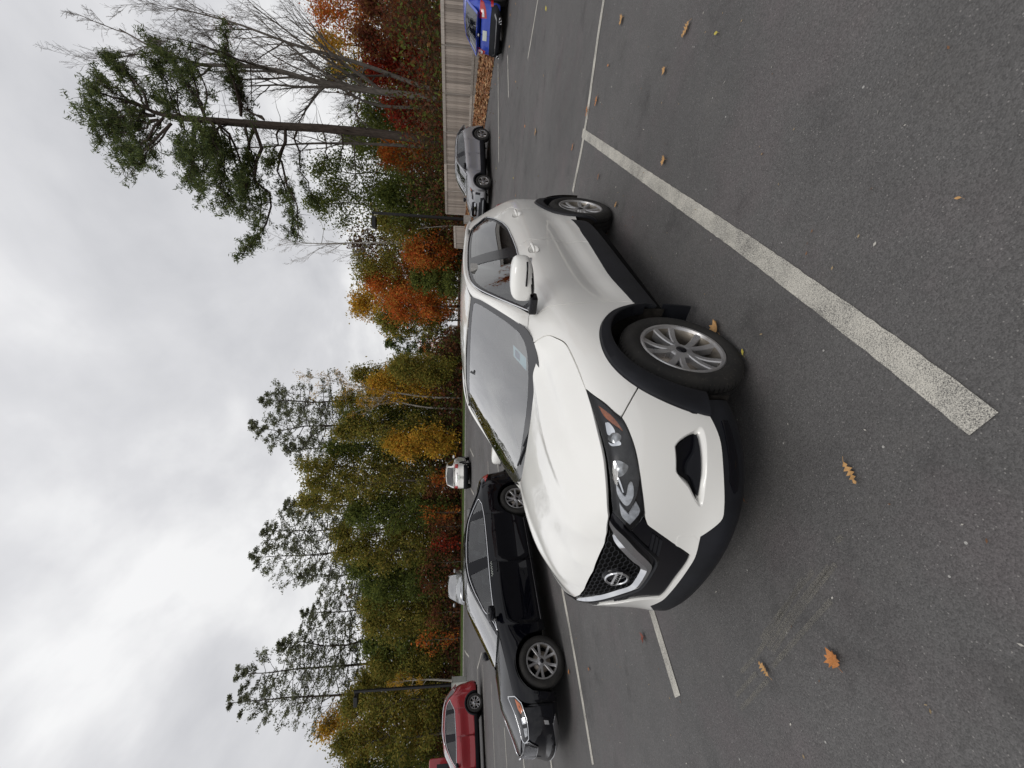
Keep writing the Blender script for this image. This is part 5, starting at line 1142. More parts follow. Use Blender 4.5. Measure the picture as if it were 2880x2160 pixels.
    qt=outline([re_[::-1],tm([(12.98,10.87)]+wb[9:]),tm([wb[-1]]+wt[1:5]),tm([wt[4],(13.7,13.0)]),tm([(13.7,13.0),(14.6,13.0),(15.6,12.95),(16.2,12.9)]),tm([(16.2,12.9),(16.25,11),(16.3,9.5),(16.1,7.5),(16.0,5.6)]),tm([(16.0,5.6),(15.6,5.3),(15.3,5.2)])+[ra2[-1]] ,ra2[::-1]],.03)
    P('quarter_panel',[qt],M_white,side=1)
    # --- rear end
    P('tailgate',[outline([tm([(16.3,12.9),(16.35,11),(16.4,9.5),(16.2,7.5),(16.1,5.4)]),tm([(16.1,5.4),(17.5,5.4),(19,5.4)]),tm([(19,5.4),(19,12.9)]),tm([(19,12.9),(17.5,12.9),(16.3,12.9)])],.03)],M_white,full=(N.toM(19,0)[0],))
    P('rear_window',[outline([tm([(16.75,12.5),(16.8,11.4),(16.7,10.3)]),tm([(16.7,10.3),(17.5,10.2),(19,10.2)]),tm([(19,10.2),(19,12.5)]),tm([(19,12.5),(17.5,12.5),(16.75,12.5)])],.03)],M_gloss,full=(N.toM(19,0)[0],),off=.004)
    rb0=ra2[-1]
    P('rear_bumper',[outline([[rb0]+tm([(15.3,5.1),(15.6,5.2),(16.1,5.3)]),tm([(16.1,5.3),(17.5,5.3),(19,5.3)]),tm([(19,5.3),(19,3.0)]),tm([(19,3.0),(17,3.0),(15.6,2.8)]),tm([(15.6,2.8)])+[rb0]],.03)],M_white,full=(N.toM(19,0)[0],))
    P('rear_bumper_cladding',[outline([tm([(15.2,2.9),(17,3.1),(19,3.1)]),tm([(19,3.1),(19,.3)]),tm([(19,.3),(17,.3),(15.2,.4)]),tm([(15.2,.4),(15.2,2.9)])],.03)],M_cladding,full=(N.toM(19,0)[0],),off=-.003,gap=0)
    tl=sn([(-3.02,None,1.19),(-3.12,None,1.06),(-3.2,None,1.02)],13,16)
    P('tail_light',[outline([tm([(15.15,10.2),(15.5,9.3),(15.7,8.6)]),tm([(15.7,8.6),(16.6,8.7),(17.3,8.9)]),tm([(17.3,8.9),(17.2,9.7),(16.6,10.1)]),tm([(16.6,10.1),(16.1,10.5),(15.15,10.2)])],.02)],M_red,off=.010,rim=.02,side=1,offf=lambda p:.012*np.exp(-((p[:,2]-1.08)/.06)**2))
    # --- sill and arch cladding
    sl=outline([tm([(8.93,3.0)]+ct+[(12.6,3.9)]),tm([(12.6,3.9),(12.45,2.6)]),tm([(12.45,2.6),(12.256,2.2),(11.653,1.9),(10.368,1.6),(9.112,1.4),(8.9,1.4)]),tm([(8.9,1.4),(8.93,3.0)])],.03)
    P('sill_cladding',[sl],M_cladding,side=1,off=.004,rim=.03,gap=0)
    for wx,fr_,a0,a1 in ((0,True,fa_low-3,fa_door+6),(-2.647,False,-8,188)):
        lo_,hi_=(5.0,10.2) if fr_ else (11.5,16.2)
        n=60; rows=[]
        for u,of in ((0,-.004),(.04,.012),(.12,.018),(.5,.019),(.85,.021),(1.0,.016),(1.0,-.055)):
            row=[]
            for a in np.linspace(a0,a1,n):
                o_=arch(wx,a,fr_); ri=.415 if fr_ else .405
                ex=np.array([wx+ri*math.cos(R(a)),.34+ri*math.sin(R(a))]); q=np.array([o_[0],o_[2]])*(1-u)+ex*u
                A,B=N.snap((q[0],None,q[1]),lo_,hi_); p=F(np.array([A]),np.array([B]))[0]; nn=fnormal(F,np.array([A]),np.array([B]),OUTC)[0]
                row.append(p+nn*of)
            rows.append(row)
        V=np.array(rows).reshape(-1,3); m=len(rows); Fc=[(i*n+j,i*n+j+1,(i+1)*n+j+1,(i+1)*n+j) for i in range(m-1) for j in range(n-1)]
        o=new_mesh('arch_cladding',V,Fc,M_cladding,root,smooth=True)
        b=bmesh.new(); b.from_mesh(o.data); bmesh.ops.recalc_face_normals(b,faces=b.faces); b.to_mesh(o.data); b.free(); o.data.set_sharp_from_angle(angle=R(40)); mirror_obj(o)
        # liner
        l=MB(); l.lathe([(.425,.50),(.425,.875)],48,'y',0,(wx,0,.34)); l.lathe([(.02,.50),(.425,.50)],48,'y',0,(wx,0,.34))
        V=np.array(l.V); keep=[f for f in l.F if V[list(f)][:,2].mean()>.26]; l.F=keep; l.mi=[0]*len(keep); o=l.build('arch_liner',M_liner,root,False,fix=False); mirror_obj(o)
    mf=MB(); mf.box(-.43,-.415,.70,.89,.16,.34,0,Matrix.Rotation(R(-8),4,'Y')); o=mf.build('mud_flap',M_cladding,root); mirror_obj(o)
    # --- glasshouse
    win=ol([wb,wt],.02)
    P('window_frame',[win,ol([wb_in(N,wb,wt,HT)],.02)] if False else [win],M_black,side=1,off=-.030,rim=0) if False else None
    # front and rear side glass
    def ingl(pl,g): return inset_poly(pl,g)
    bf=H('bpil_f'); br_=H('bpil_r')
    ia=next(i for i,p in enumerate(wb) if p[0]>bf[-1][0]); ib=next(i for i,p in enumerate(wt) if p[0]<bf[0][0])
    fg=outline([tm(wb[:ia]+[(bf[-1][0],10.07)]),tm([(bf[-1][0],10.07)]+bf[::-1][1:-1]+[(bf[0][0]-.02,12.87)]),tm([(bf[0][0]-.02,12.87)]+wt[ib:])],.02)
    ic=next(i for i,p in enumerate(wb) if p[0]>br_[-1][0]); idd=next(i for i,p in enumerate(wt) if p[0]<br_[0][0])
    rg_=outline([tm([(br_[-1][0],10.07)]+wb[ic:]),tm(wt[:idd]+[(br_[0][0],12.90)]),tm([(br_[0][0],12.90)]+br_[1:-1]+[(br_[-1][0],10.07)])],.02)
    fg2=inset_poly(fg,.022); rg2=inset_poly(rg_,.022)
    P('side_window',[fg2],M_glassside,off=-.008,rim=0,side=1,gap=0); P('rear_side_window',[rg2],M_glassdark,off=-.008,rim=0,side=1,gap=0)
    P('window_surround',[win,fg2,rg2],M_gloss,off=-.005,rim=.02,side=1,gap=0)
    # mirror sail
    # chrome strip round the windows
    def rail(segs,off,r,name,mat,parent=root,n=6):
        pl=ol(segs,.03); o=MB(); o.tube(pt(np.vstack([pl]),off),r,n); q=o.build(name,mat,parent,True); mirror_obj(q); return q
    rail([wb],.002,.0075,'chrome_waist_strip',M_chrome); rail([wt[::-1]+[wt[0]] if False else wt],.002,.0060,'chrome_window_strip',M_chrome)
    # A pillar + cantrail
    wsp=lambda y,z:(float(WS(y,z)),y,z)
    inner=[tuple(N.ev(8.70,11.15)),wsp(.722,1.21),wsp(.712,1.244),wsp(.667,1.35),wsp(.622,1.446),wsp(.583,1.513),(-1.30,.578,1.548),(-1.6,.578,1.566),(-2.0,.577,1.572),(-2.45,.572,1.564),(-2.8,.56,1.540),(-3.05,.53,1.50)]
    outer=[tuple(N.ev(*p)) for p in [(9.044,10.622),(9.15,10.80),(9.30,11.05),(9.60,11.6),(9.90,12.1),(10.18,12.46),(10.60,12.76),(11.2,12.92),(12.0,12.93),(12.9,12.86),(13.6,12.98),(14.6,13.0)]]
    I=resamp(inner,60); O=resamp(outer,60)
    strip('roof_rail_panel',I,O,np.interp(np.linspace(0,1,60),[0,.15,.4,1],[.006,.016,.026,.02]),M_white,root,1,10)
    # roof
    rp=[(-1.10,.55,1.530),(-1.3,.57,1.551),(-1.6,.575,1.569),(-2.0,.575,1.575),(-2.45,.57,1.567),(-2.8,.555,1.543),(-3.05,.52,1.503),(-1.02,0,1.562),(-1.3,0,1.588),(-1.7,0,1.607),(-2.1,0,1.612),(-2.6,0,1.598),(-3.08,0,1.545),(-1.05,.3,1.553),(-1.6,.3,1.599),(-2.1,.3,1.604),(-2.6,.3,1.592),(-3.08,.3,1.533)]
    RF=tps([p[:2] for p in rp]+[(p[0],-p[1]) for p in rp if p[1]],[p[2] for p in rp]+[p[2] for p in rp if p[1]])
    FR=lambda A,B:np.stack([A,B,RF(A,B)],-1)
    edge=[(p[0],p[1]-.004) for p in I if p[0]<-1.09]
    # outline uses A=x,B=y ; full mirror about B=0 -> swap so that the first parameter is y
    FR2=lambda A,B:np.stack([B,A,RF(B,A)],-1)
    e2=[(y,x) for x,y in edge][::-1]; e2=e2[::-1]
    rl=outline([[(0,-1.015),(.3,-1.04),(.57,-1.085)],[(.57,-1.085)]+e2[1::6]+[e2[-1]],[e2[-1],(.3,-3.09),(0,-3.10)],[(0,-3.10),(0,-1.015)]],.03)
    patch('roof',FR2,[rl],M_white,root,full=(0,),rim=.01,out=(-1.2,0,.5))
    o=MB(); o.tube([(x,y+.002,z+.001) for x,y,z in I if x<-1.07],.007,6); q=o.build('roof_ditch_moulding',M_gloss,root,True); mirror_obj(q)
    # windscreen
    FW_=lambda A,B:np.stack([WS(A,B),A,B],-1)
    def wpoly(k):
        p=[q for q in HT[k] if q[0]>=-.02]; return p
    fz=[(0,1.06),(.3,1.07),(.55,1.10),(.692,1.135),(.724,1.16),(.735,1.19),(.712,1.244),(.667,1.35),(.622,1.446),(.583,1.513),(.40,1.530),(.195,1.54),(0,1.545)]
    fo_=outline([fz[:5],fz[4:10],fz[9:],[fz[-1],fz[0]]],.03)
    gz=[(0,1.150),(.3,1.152),(.5,1.158),(.60,1.168),(.65,1.185),(.672,1.215),(.66,1.27),(.63,1.349),(.590,1.44),(.565,1.48),(.54,1.497),(.42,1.511),(.229,1.519),(0,1.521)]
    gi=outline([gz[:6],gz[5:10],gz[9:],[gz[-1],gz[0]]],.03)
    ring=outline([fz[:5],fz[4:10],fz[9:],[fz[-1],gz[-1]],gz[::-1],[gz[0],fz[0]]],.03)
    patch('windscreen',FW_,[gi],M_glass,root,full=(0,),rim=0,off=-.001,out=(-1.6,0,.8),gap=0)
    patch('windscreen_band',FW_,[ring],M_frit,root,full=(0,),rim=.004,off=0,out=(-1.6,0,.8),gap=0)
    # hood
    FH=lambda A,B:np.stack([B,A,HOOD(B,A)+.017*np.exp(-((A-np.interp(B,[-.2,.2,.6,.85],[.545,.44,.37,.34]))/.045)**2)*np.clip((.80-B)/.3,0,1)-.013*np.exp(-((A-np.interp(B,[-.2,.2,.6,.85],[.64,.57,.52,.46]))/.05)**2)*np.clip((.75-B)/.3,0,1)],-1)
    hs=[(y,x) for x,y in HT['hood_side']]; hf=[(y,x) for x,y in HT['hood_front'] if y>=0]
    hr=[(.699,-.262),(.63,-.20),(.548,-.155),(.471,-.097),(.298,-.007),(.12,.013),(0,.015)]
    ho=outline([[hr[-1],(0,.836)],[(0,.836),(.026,.836),(.167,.830),(.307,.820),(.338,.817)],[(.338,.817),(.422,.793),(.456,.773)]+[(.590,.680),(.675,.575),(.738,.402),(.77,.273)],[(.77,.273)]+hs[::-1][1:],hr],.03)
    patch('hood',FH,[ho],M_white,root,full=(0,),rim=.018,h=.03,out=(0,0,-3),gap=.004)
    # cowl, wipers
    cw=MB(); cw.box(-.30,-.12,-.60,.60,.99,1.05); cw.build('cowl',M_gloss,root)
    def onws(y,z,o=.012): return (float(WS(y,z))+o,y,z+o*.6)
    wp=MB(); wp.tube([onws(.50,1.075,.03),onws(.30,1.10,.03),onws(-.05,1.135,.02)],.006,6); wp.tube([onws(.34,1.10),onws(.05,1.12),onws(-.32,1.15)],.007,6)
    wp.tube([onws(-.25,1.075,.03),onws(-.40,1.09,.03),onws(-.55,1.12,.02)],.006,6); wp.tube([onws(-.12,1.10),onws(-.4,1.115),onws(-.64,1.13)],.007,6)
    wp.build('wiper',M_cladding,root,True)
    st_=patch('inspection_sticker',FW_,[np.array([(.50,1.17),(.57,1.175),(.565,1.245),(.50,1.24)])],simple('pale_blue_sticker',(.45,.62,.70),.5),root,rim=0,off=-.004,out=(-1.6,0,.8),h=.05,gap=0)
    stb=patch('sticker_print',FW_,[np.array([(.515,1.205),(.555,1.207),(.553,1.232),(.515,1.23)])],simple('dark_blue_print',(.03,.10,.25),.5),st_,rim=0,off=-.002,out=(-1.6,0,.8),h=.05,gap=0)
    # --- door handles
    for hx in ((-1.262,1.035),(-2.165,1.082)):
        A,B=N.snap((hx[0],None,hx[1]),9,15); c3=F(np.array([A]),np.array([B]))[0]
        cu=P('handle_cup',[np.array([(A+.075*math.cos(t),B+.038*math.sin(t)) for t in np.linspace(0,2*math.pi,28,endpoint=False)])],M_white,(doors if hx[0]>-2 else rdoors)[0],off=.0,rim=0,gap=0,h=.012,offf=lambda p,c3=c3:-.020*np.clip(1-((p[:,0]-c3[0])/.072)**2-((p[:,2]-c3[2])/.036)**2,0,1))
        hm_=MB(); xs=np.linspace(-.085,.085,15); 
        rad=[.005+.0075*(1-abs(x/.085)**3.0) for x in xs]; P3=[(c3[0]+x,c3[1]+.010+.018*(1-(x/.088)**4),c3[2]+.012+.10*0+(-x)*.05) for x in xs]
        hm_.tube(P3,rad,10); h1=hm_.build('door_handle',M_white,(doors if hx[0]>-2 else rdoors)[0],True)
        h2=mirror_obj(h1); h2.parent=(doors if hx[0]>-2 else rdoors)[1]; c2=mirror_obj(cu); c2.parent=h2.parent
    # --- mirrors
    b=bmesh.new(); bmesh.ops.create_uvsphere(b,u_segments=40,v_segments=24,radius=1)
    for v in b.verts:
        x,y,z=v.co; e=.62; f=lambda t:math.copysign(abs(t)**e,t); X_,Y_,Z_=f(x),f(y),f(z)
        X_=X_*(.085-.02*Y_)-.02*Y_; tz=.074*(1-.14*Y_); v.co=(X_,Y_*.128,Z_*tz+.012*Y_)
        if X_<-.045: v.co.x=-.045+(v.co.x+.045)*.15
    me=bpy.data.meshes.new('mirror_housing'); b.to_mesh(me); b.free(); me.materials.append(M_white); me.materials.append(M_gloss)
    for p in me.polygons:
        p.use_smooth=True
        if p.center.z<-.052 : p.material_index=1
    me.transform(Matrix.Translation((-.53,1.005,1.215))@Matrix.Rotation(R(-8),4,'Z')); mh=link('mirror_housing',me,root)
    s_=MB()
    t_=[(-.53+.086*math.cos(a)*1.0+.0,1.005+y_,1.205+.006) for a,y_ in ()]
    ln=[]
    for u in np.linspace(0,1,18):
        yy=-.02+.14*u; xx=math.sqrt(max(0,1-abs(yy/.134)**3.2))*.083-.012*yy/.128; ln.append((-.53+xx+.003+.14*0+ yy*.139*1.0,1.005+yy*.99,1.196+.004*u))
    s_.tube(ln,.006,6); s_.build('mirror_indicator',M_gloss,mh,True)
    ar=MB(); ar.box(-.50,-.42,.80,.92,1.115,1.165,0,None,.012); ar.build('mirror_arm',M_gloss,mh)
    gl=MB(); gl.box(-.582,-.578,.90,1.11,1.155,1.275,0,None,.001); gl.build('mirror_glass',M_chrome,mh)
    P('mirror_sail',[outline([tm([(8.96,10.2),(9.35,9.97)]),tm([(9.35,9.97),(9.30,10.85)]),tm([(9.30,10.85),(9.0,10.35),(8.96,10.2)])],.03)],M_gloss,off=-.001,rim=.01,side=1)
    m2=mirror_obj(mh)
    for c in list(mh.children): q=mirror_obj(c); q.parent=m2
    m2.location.x-=.30
    # --- wheels
    for wx in W:
        for sd_ in (1,-1):
            wheel('wheel',root,wx,.868*sd_,.342,.342,.237,.215,5,M_alloy,sd_,spin=R(100 if wx==0 else 60))
    # --- body inside: dark shell, floor, cabin
    hf_=arcp(0,0,359,True,40,.41); hr_=arcp(-2.647,0,359,False,40,.40)
    def circ(wx,rad,lo_,hi_):
        pts=[]
        for a in np.linspace(-50,230,30): 
            p=(wx+rad*math.cos(R(a)),None,max(.34+rad*math.sin(R(a)),.255)); pts.append(N.snap(p,lo_,hi_))
        return np.array(pts)
    P('inner_shell',[outline([[N.toM(0,.2),N.toM(6,.2),N.toM(13,.2),N.toM(19,.2)],[N.toM(19,.2),N.toM(19,9.5)],[N.toM(19,9.5),N.toM(13,9.7),N.toM(9.4,9.0)],[N.toM(9.4,9.0),N.toM(7.5,7.0),N.toM(5.5,7.3),N.toM(3,7.3),N.toM(0,7.3)],[N.toM(0,7.3),N.toM(0,.2)]],.06),circ(0,.45,5,10),circ(-2.647,.44,11.5,16)],M_black,side=1,off=-.045,rim=0,h=.08)
    fl=MB(); fl.box(-.35,.62,-.50,.50,.22,.80); fl.box(-3.2,-.35,-.48,.48,.22,.32); fl.box(-2.15,-.50,-.80,.80,.22,.30); fl.box(-3.25,-3.0,-.7,.7,.25,.5); fl.box(.40,.60,-.45,.45,.24,.6); fl.build('underbody',M_black,root)
    dsh=MB(); dsh.box(-.75,-.18,-.70,.70,.78,1.03,0,None,.04); dsh.box(-.62,-.45,.16,.62,1.0,1.09,0,None,.03); dsh.build('dashboard',M_dash,root,True,auto=50)
    sw=MB(); Ms=Matrix.Translation((-.80,.37,.98))@Matrix.Rotation(R(66),4,'Y')
    pts=[tuple(Ms@Vector((.185*math.cos(t),.185*math.sin(t),0))) for t in np.linspace(0,2*math.pi,32,endpoint=False)]; sw.tube(pts,.014,8,closed=True); sw.box(-.06,.06,-.17,.17,-.02,.01,0,Ms); sw.build('steering_wheel',M_dash,root,True)
    for yy in (.37,-.37): seat(root,-1.25,yy)
    for yy in (.40,0,-.40): seat(root,-2.15,yy,.42,'rear_seat')
    mr=MB(); mr.box(-.83,-.79,-.14,.12,1.33,1.42,0,None,.012); mr.tube([(-.79,0,1.42),(-.86,0,1.51)],.01,6); mr.build('rear_view_mirror',M_dash,root)
    hd_=MB(); hd_.box(-2.9,-1.15,-.52,.52,1.50,1.512); hd_.build('headlining',M_lining,root)
    bp=MB(); bp.box(-1.52,-1.42,.60,.66,1.15,1.52); bp.box(-1.52,-1.42,.74,.80,.9,1.15); q=bp.build('b_pillar_trim',M_lining,root); mirror_obj(q)
    return root
def cupc(N,x,z):
    A,B=N.snap((x,None,z),9,15); return np.array([(A+.075*math.cos(t),B+.038*math.sin(t)) for t in np.linspace(0,2*math.pi,28,endpoint=False)])
def ra_ang(N,m):
    p=N.f(np.array([m[0]]),np.array([m[1]]))[0]; return math.degrees(math.atan2(p[2]-.34,p[0]+2.647))
def text_mesh(s,size,ext,name,mat,parent,wid=1.0,align='CENTER'):
    c=bpy.data.curves.new(name,'FONT'); c.body=s; c.size=size; c.extrude=ext; c.align_x=align; t=bpy.data.objects.new('tmp',c); COL.objects.link(t)
    dg=bpy.context.evaluated_depsgraph_get(); me=bpy.data.meshes.new_from_object(t.evaluated_get(dg)); bpy.data.objects.remove(t); bpy.data.curves.remove(c)
    me.transform(Matrix.Diagonal((wid,1,1,1))); me.materials.clear(); me.materials.append(mat); me.name=name; return link(name,me,parent)

# ---------------------------------------------------------------- the other cars
def ground_pose(root,x,y,yaw,wb):
    fx,fy=x,y; rx,ry=x-wb*math.cos(yaw),y-wb*math.sin(yaw); zf,zr=float(zg(fx,fy)),float(zg(rx,ry)); p=math.atan2(zr-zf,wb)
    root.location=(fx,fy,zf); root.rotation_euler=(0,p,yaw)
def make_car(sp,name,label,cat,x,y,yaw,group=None):
    root=empty(name,(0,0,0),0,label,cat,group); ground_pose(root,x,y,yaw,sp['wb'])
    xf,xr,wb,hw=sp['xf'],sp['xr'],sp['wb'],sp['hw']; ky=hw/.918; bl=sp['belt']; rail=sp['rail']; zb=sp.get('zb',.22); PM=sp['paint']; q=sp.get('q',1.0)
    belt=lambda x:float(np.interp(-x,[-b[0] for b in bl],[b[1] for b in bl]))
    rz=lambda x:float(np.interp(-x,[-p[0] for p in rail],[p[2] for p in rail])); ry=lambda x:float(np.interp(-x,[-p[0] for p in rail],[p[1] for p in rail]))
    base=[];P=[]
    for i,(hx,hy,ang) in enumerate(HB):
        if hx>0: nx=hx/.95*xf
        elif hx>-2.647: nx=hx/2.647*wb
        else: nx=-wb+(hx+2.647)/(-3.45+2.647)*(xr+wb)
        base.append((nx,hy*ky,ang))
    xc=base[3][0]; xcw=sp['cowl'][0]
    for i,(bx,by,ang) in enumerate(base):
        pr=interp_prof(HK,i); n=np.array([math.cos(R(ang)),math.sin(R(ang))])
        if i<=3: zt=sp['hoodz']
        elif bx>xcw: zt=float(np.interp(bx,[xcw,xc],[sp['cowl'][1],sp['hoodz']]))
        elif i<=15: zt=belt(bx)
        else: zt=sp['deckz']
        z0,z10=pr[0][1],pr[10][1]; z13=pr[13][1]; col=[]
        zrl=rz(bx) if 9<=i<=15 else zt+.08; ins13=(hw-ry(bx)) if 9<=i<=15 else pr[13][0]
        for r,(d,z) in enumerate(pr):
            if r<=10: zz_=zb+(z-z0)/(z10-z0)*(zt-zb); dd=d*sp.get('ins',1.0)
            else:
                f=(z-z10)/(z13-z10); zz_=zt+f*(zrl-zt); dd=pr[10][0]+( (d-pr[10][0])/(pr[13][0]-pr[10][0]) )*(ins13-pr[10][0])
            if i>=17 and r<=10 and 'rear_lean' in sp: dd=dd*sp['rear_lean']
            col.append((bx-n[0]*dd,max(by-n[1]*dd,0) if 0<i<19 else 0,zz_))
        P.append(col)
    N=Net(P); F=N.f; SE=N.toM(19,0)[0]
    def PT(nm,polys,mat,parent=root,**k):
        k.setdefault('h',.10*q); k.setdefault('rim',.01); return patch(nm,F,polys,mat,parent,**k)
    wr=sp['r']; ro=wr+.055; wz=wr
    def band(xa,xb,zt_off=0.0,lowt=.35):
        xs=np.linspace(xa,xb,max(6,int(abs(xa-xb)/.05))); lo=[];hi=[]
        for x_ in xs:
            A,_=N.snap((x_,None,.6),4.2,17); b=N.toM(0,lowt)[1]
            for wx in (0,-wb):
                if abs(x_-wx)<ro:
                    zz_=wz+math.sqrt(ro*ro-(x_-wx)**2); b=max(b,N.snap((x_,None,zz_),4.2,17)[1])
            lo.append((A,b)); hi.append((A,N.toM(0,10)[1]))
        return np.array(lo+hi[::-1])
    cuts=sp['cuts']   # x of: bumper/fender, fender/door, door/door, door/quarter, quarter/rear bumper
    for nm,a,b in (('front_fender',cuts[0],cuts[1]),('front_door',cuts[1],cuts[2]),('rear_door',cuts[2],cuts[3]),('rear_quarter',cuts[3],cuts[4])):
        PT(nm,[band(a,b)],PM,side=1,gap=.003)
    Af=N.snap((cuts[0],None,.6),4.2,9)[0]; Ar=N.snap((cuts[4],None,.6),12,17)[0]
    edge=lambda x_,s0,s1,lo=4.2,hi=17:band(x_,x_-.001)[:1]
    def arcedge(xa,xb): # lower edge of bumper next to the arch
        xs=np.linspace(xa,xb,8); o=[]
        for x_ in xs:
            A,_=N.snap((x_,None,.6),4.2,17); b=N.toM(0,.35)[1]
            for wx in (0,-wb):
                if abs(x_-wx)<ro: b=max(b,N.snap((x_,None,wz+math.sqrt(ro*ro-(x_-wx)**2)),4.2,17)[1])
            o.append((A,b))
        return o
    xe=ro+.001
    b0=N.toM(0,.35)[1]; b10=N.toM(0,10)[1]
    fe=arcedge(xe,cuts[0]) if cuts[0]<xe else [(Af,b0)]
    PT('front_bumper',[np.array([(0,b0)]+[(a,b0) for a in np.linspace(.1,fe[0][0],12)[:-1]]+fe+[(fe[-1][0],b10)]+[(a,b10) for a in np.linspace(fe[-1][0],0,14)[1:]])],PM,full=(0,),gap=.003)
    re2=arcedge(cuts[4],-wb-xe) if cuts[4]>-wb-xe else [(Ar,b0)]
    PT('rear_bumper',[np.array(re2+[(a,b0) for a in np.linspace(re2[-1][0],SE,12)[1:]]+[(a,b10) for a in np.linspace(SE,re2[0][0],14)])],PM,full=(SE,),gap=.003)
    # hood / canopy / deck as lofts
    ri_=sp['rail']; ce=sp['centre']; LC=Loft(ri_,ce); W=LC.W; m=.05
    def FL(L): return lambda A,B:L.f(B,A)
    u=lambda k:LC.u[k]; kw,kr,ke=sp['ks']   # indices: windscreen top, roof end, glass end
    def rect(a0,a1,w0,w1,st=.08):
        A=np.linspace(a0,a1,max(3,int(abs(a1-a0)/st))); return np.array([(w0,a) for a in A]+[(w1,a) for a in A[::-1]])
    ro_=(-wb/2,0,.5)
    patch('roof_rail_panel',FL(LC),[rect(0,u(ke),-.004,m)],PM,root,side=1,h=.1,rim=.012,out=ro_,gap=0)
    patch('roof',FL(LC),[rect(u(kw),u(kr),m,W)],sp.get('roofmat',PM),root,full=(W,),h=.12,out=ro_)
    patch('windscreen',FL(LC),[rect(.03,u(kw),m,W)],M_glass if q<=1 else M_glass,root,full=(W,),h=.12,out=ro_,off=-.004,rim=.01)
    patch('rear_window',FL(LC),[rect(u(kr)+.02,u(ke)-.02,m+.03,W)],M_glassdark,root,full=(W,),h=.12,out=ro_,off=-.004,rim=.01)
    if sp.get('rwframe',1): patch('rear_frame',FL(LC),[rect(u(kr)+.002,u(ke),m,W)],PM,root,full=(W,),h=.12,out=ro_,off=-.010,rim=0) if sp.get('opaque_rear') else None
    hp=[N.ev(a,10) for a in np.linspace(8.3,3.2,8)]; hp[0]=np.array([xcw,ri_[0][1]+.02,sp['cowl'][1]]); x0c=ce[0][0]+.0
    hc=[(x_,0,z_) for x_,z_ in zip(np.linspace(x0c,base[0][0]-.10,8),np.interp(np.linspace(0,1,8),[0,.4,.8,1],[ce[0][2],ce[0][2]-.02,sp['hoodz']+.06,sp['hoodz']+.0]))]
    LH=Loft(hp,hc); patch('hood',FL(LH),[rect(.012,LH.u[-1],-.0,LH.W)],PM,root,full=(LH.W,),h=.1,out=(0,0,-3),rim=.02,gap=.004)
    if 'deck' in sp:
        dp=[ri_[ke]]+[tuple(N.ev(a,10)) for a in (16.2,17.0)]; dc=[ce[ke],(xr+.22,0,sp['deckz']+.035),(xr+.09,0,sp['deckz']+.0)]
        dpp=[np.array(ri_[ke]),np.array(N.ev(15.9,10)),np.array(N.ev(16.9,10))]; LD=Loft(dpp,dc); patch('boot_lid',FL(LD),[rect(0.0,LD.u[-1],0,LD.W)],PM,root,full=(LD.W,),h=.1,out=(-wb,0,-3),rim=.02,gap=.004)
    # body side above the waist, around the windows; tail of the canopy
    wo=np.array([N.snap((p[0],None,p[1]),4.5,16.6) for p in sp['win']]); wd0=outline([list(wo[:sp['wk']]),list(wo[sp['wk']-1:])+[wo[0]]],.05)
    ax=[N.snap((x_,None,belt(x_)),4.2,17)[0] for x_ in np.linspace(xcw-.02,ri_[ke][0],22)]; tt_=N.toM(0,12.97)[1]; t10=N.toM(0,9.97)[1]
    PT('upper_side_panel',[np.array([(a,t10) for a in ax]+[(a,tt_) for a in ax[::-1][:-3]]+[(ax[1],N.toM(0,11)[1])]),inset_poly(wd0,.004)],PM,side=1,gap=0)
    if 'deck' not in sp:
        LT=Loft([ri_[ke-1],ri_[ke],tuple(N.ev(16.6,9.9))],[ce[ke-1],ce[ke],tuple(N.ev(18.99,9.9))]); patch('tailgate_upper',FL(LT),[rect(LT.u[1],LT.u[-1],0,LT.W)],PM,root,full=(LT.W,),h=.1,out=(-wb,0,.3),rim=.01,gap=0)
        AX=[N.toM(a,0)[0] for a in np.linspace(14.9,16.8,8)]; 
    # side glass
    S2=lambda pts,lo=4.5,hi=16.6:np.array([N.snap((p[0],None,p[1]),lo,hi) for p in pts])
    wo=S2(sp['win']); wd_=outline([list(wo[:sp['wk']]),list(wo[sp['wk']-1:])+[wo[0]]],.05)
    glz=[]
    bpx=sp['bpil']
    for a,b,mt in ((9,bpx[0],sp.get('fglass',M_glassside)),(bpx[1],bpx[2],sp.get('rglass',M_glassside)))+(((bpx[3],-9,sp.get('rglass',M_glassside)),) if len(bpx)>3 else ()):
        xyz=F(wd_[:,0],wd_[:,1]); k=(xyz[:,0]<=a)&(xyz[:,0]>=b)
        g=wd_[k]; 
        if len(g)<4: continue
        idx=np.where(k)[0]; br=np.where(np.diff(idx)>1)[0]
        if len(br): g=np.roll(g,-(br[0]+1),0)
        g=inset_poly(g,.022); glz.append(g); PT('side_window',[g],mt,off=-.004,rim=0,side=1,gap=0)
    PT('window_surround',[wd_]+glz,M_gloss,off=.002,rim=.012,side=1,gap=0)
    if sp.get('chrome'):
        nrm=fnormal(F,wd_[:,0],wd_[:,1],OUTC); t=MB(); t.tube(F(wd_[:,0],wd_[:,1])+nrm*.006,sp.get('chr',.009),6,closed=True); o=t.build('chrome_window_strip',M_chrome,root,True); mirror_obj(o)
    S3=lambda pts,where:np.array([N.snap({'f':(None,p[0],p[1]),'s':(p[0],None,p[1]),'r':(None,p[0],p[1])}[where],*{'f':(0,6.2),'s':(4.0,17),'r':(14.5,19)}[where]) for p in pts])
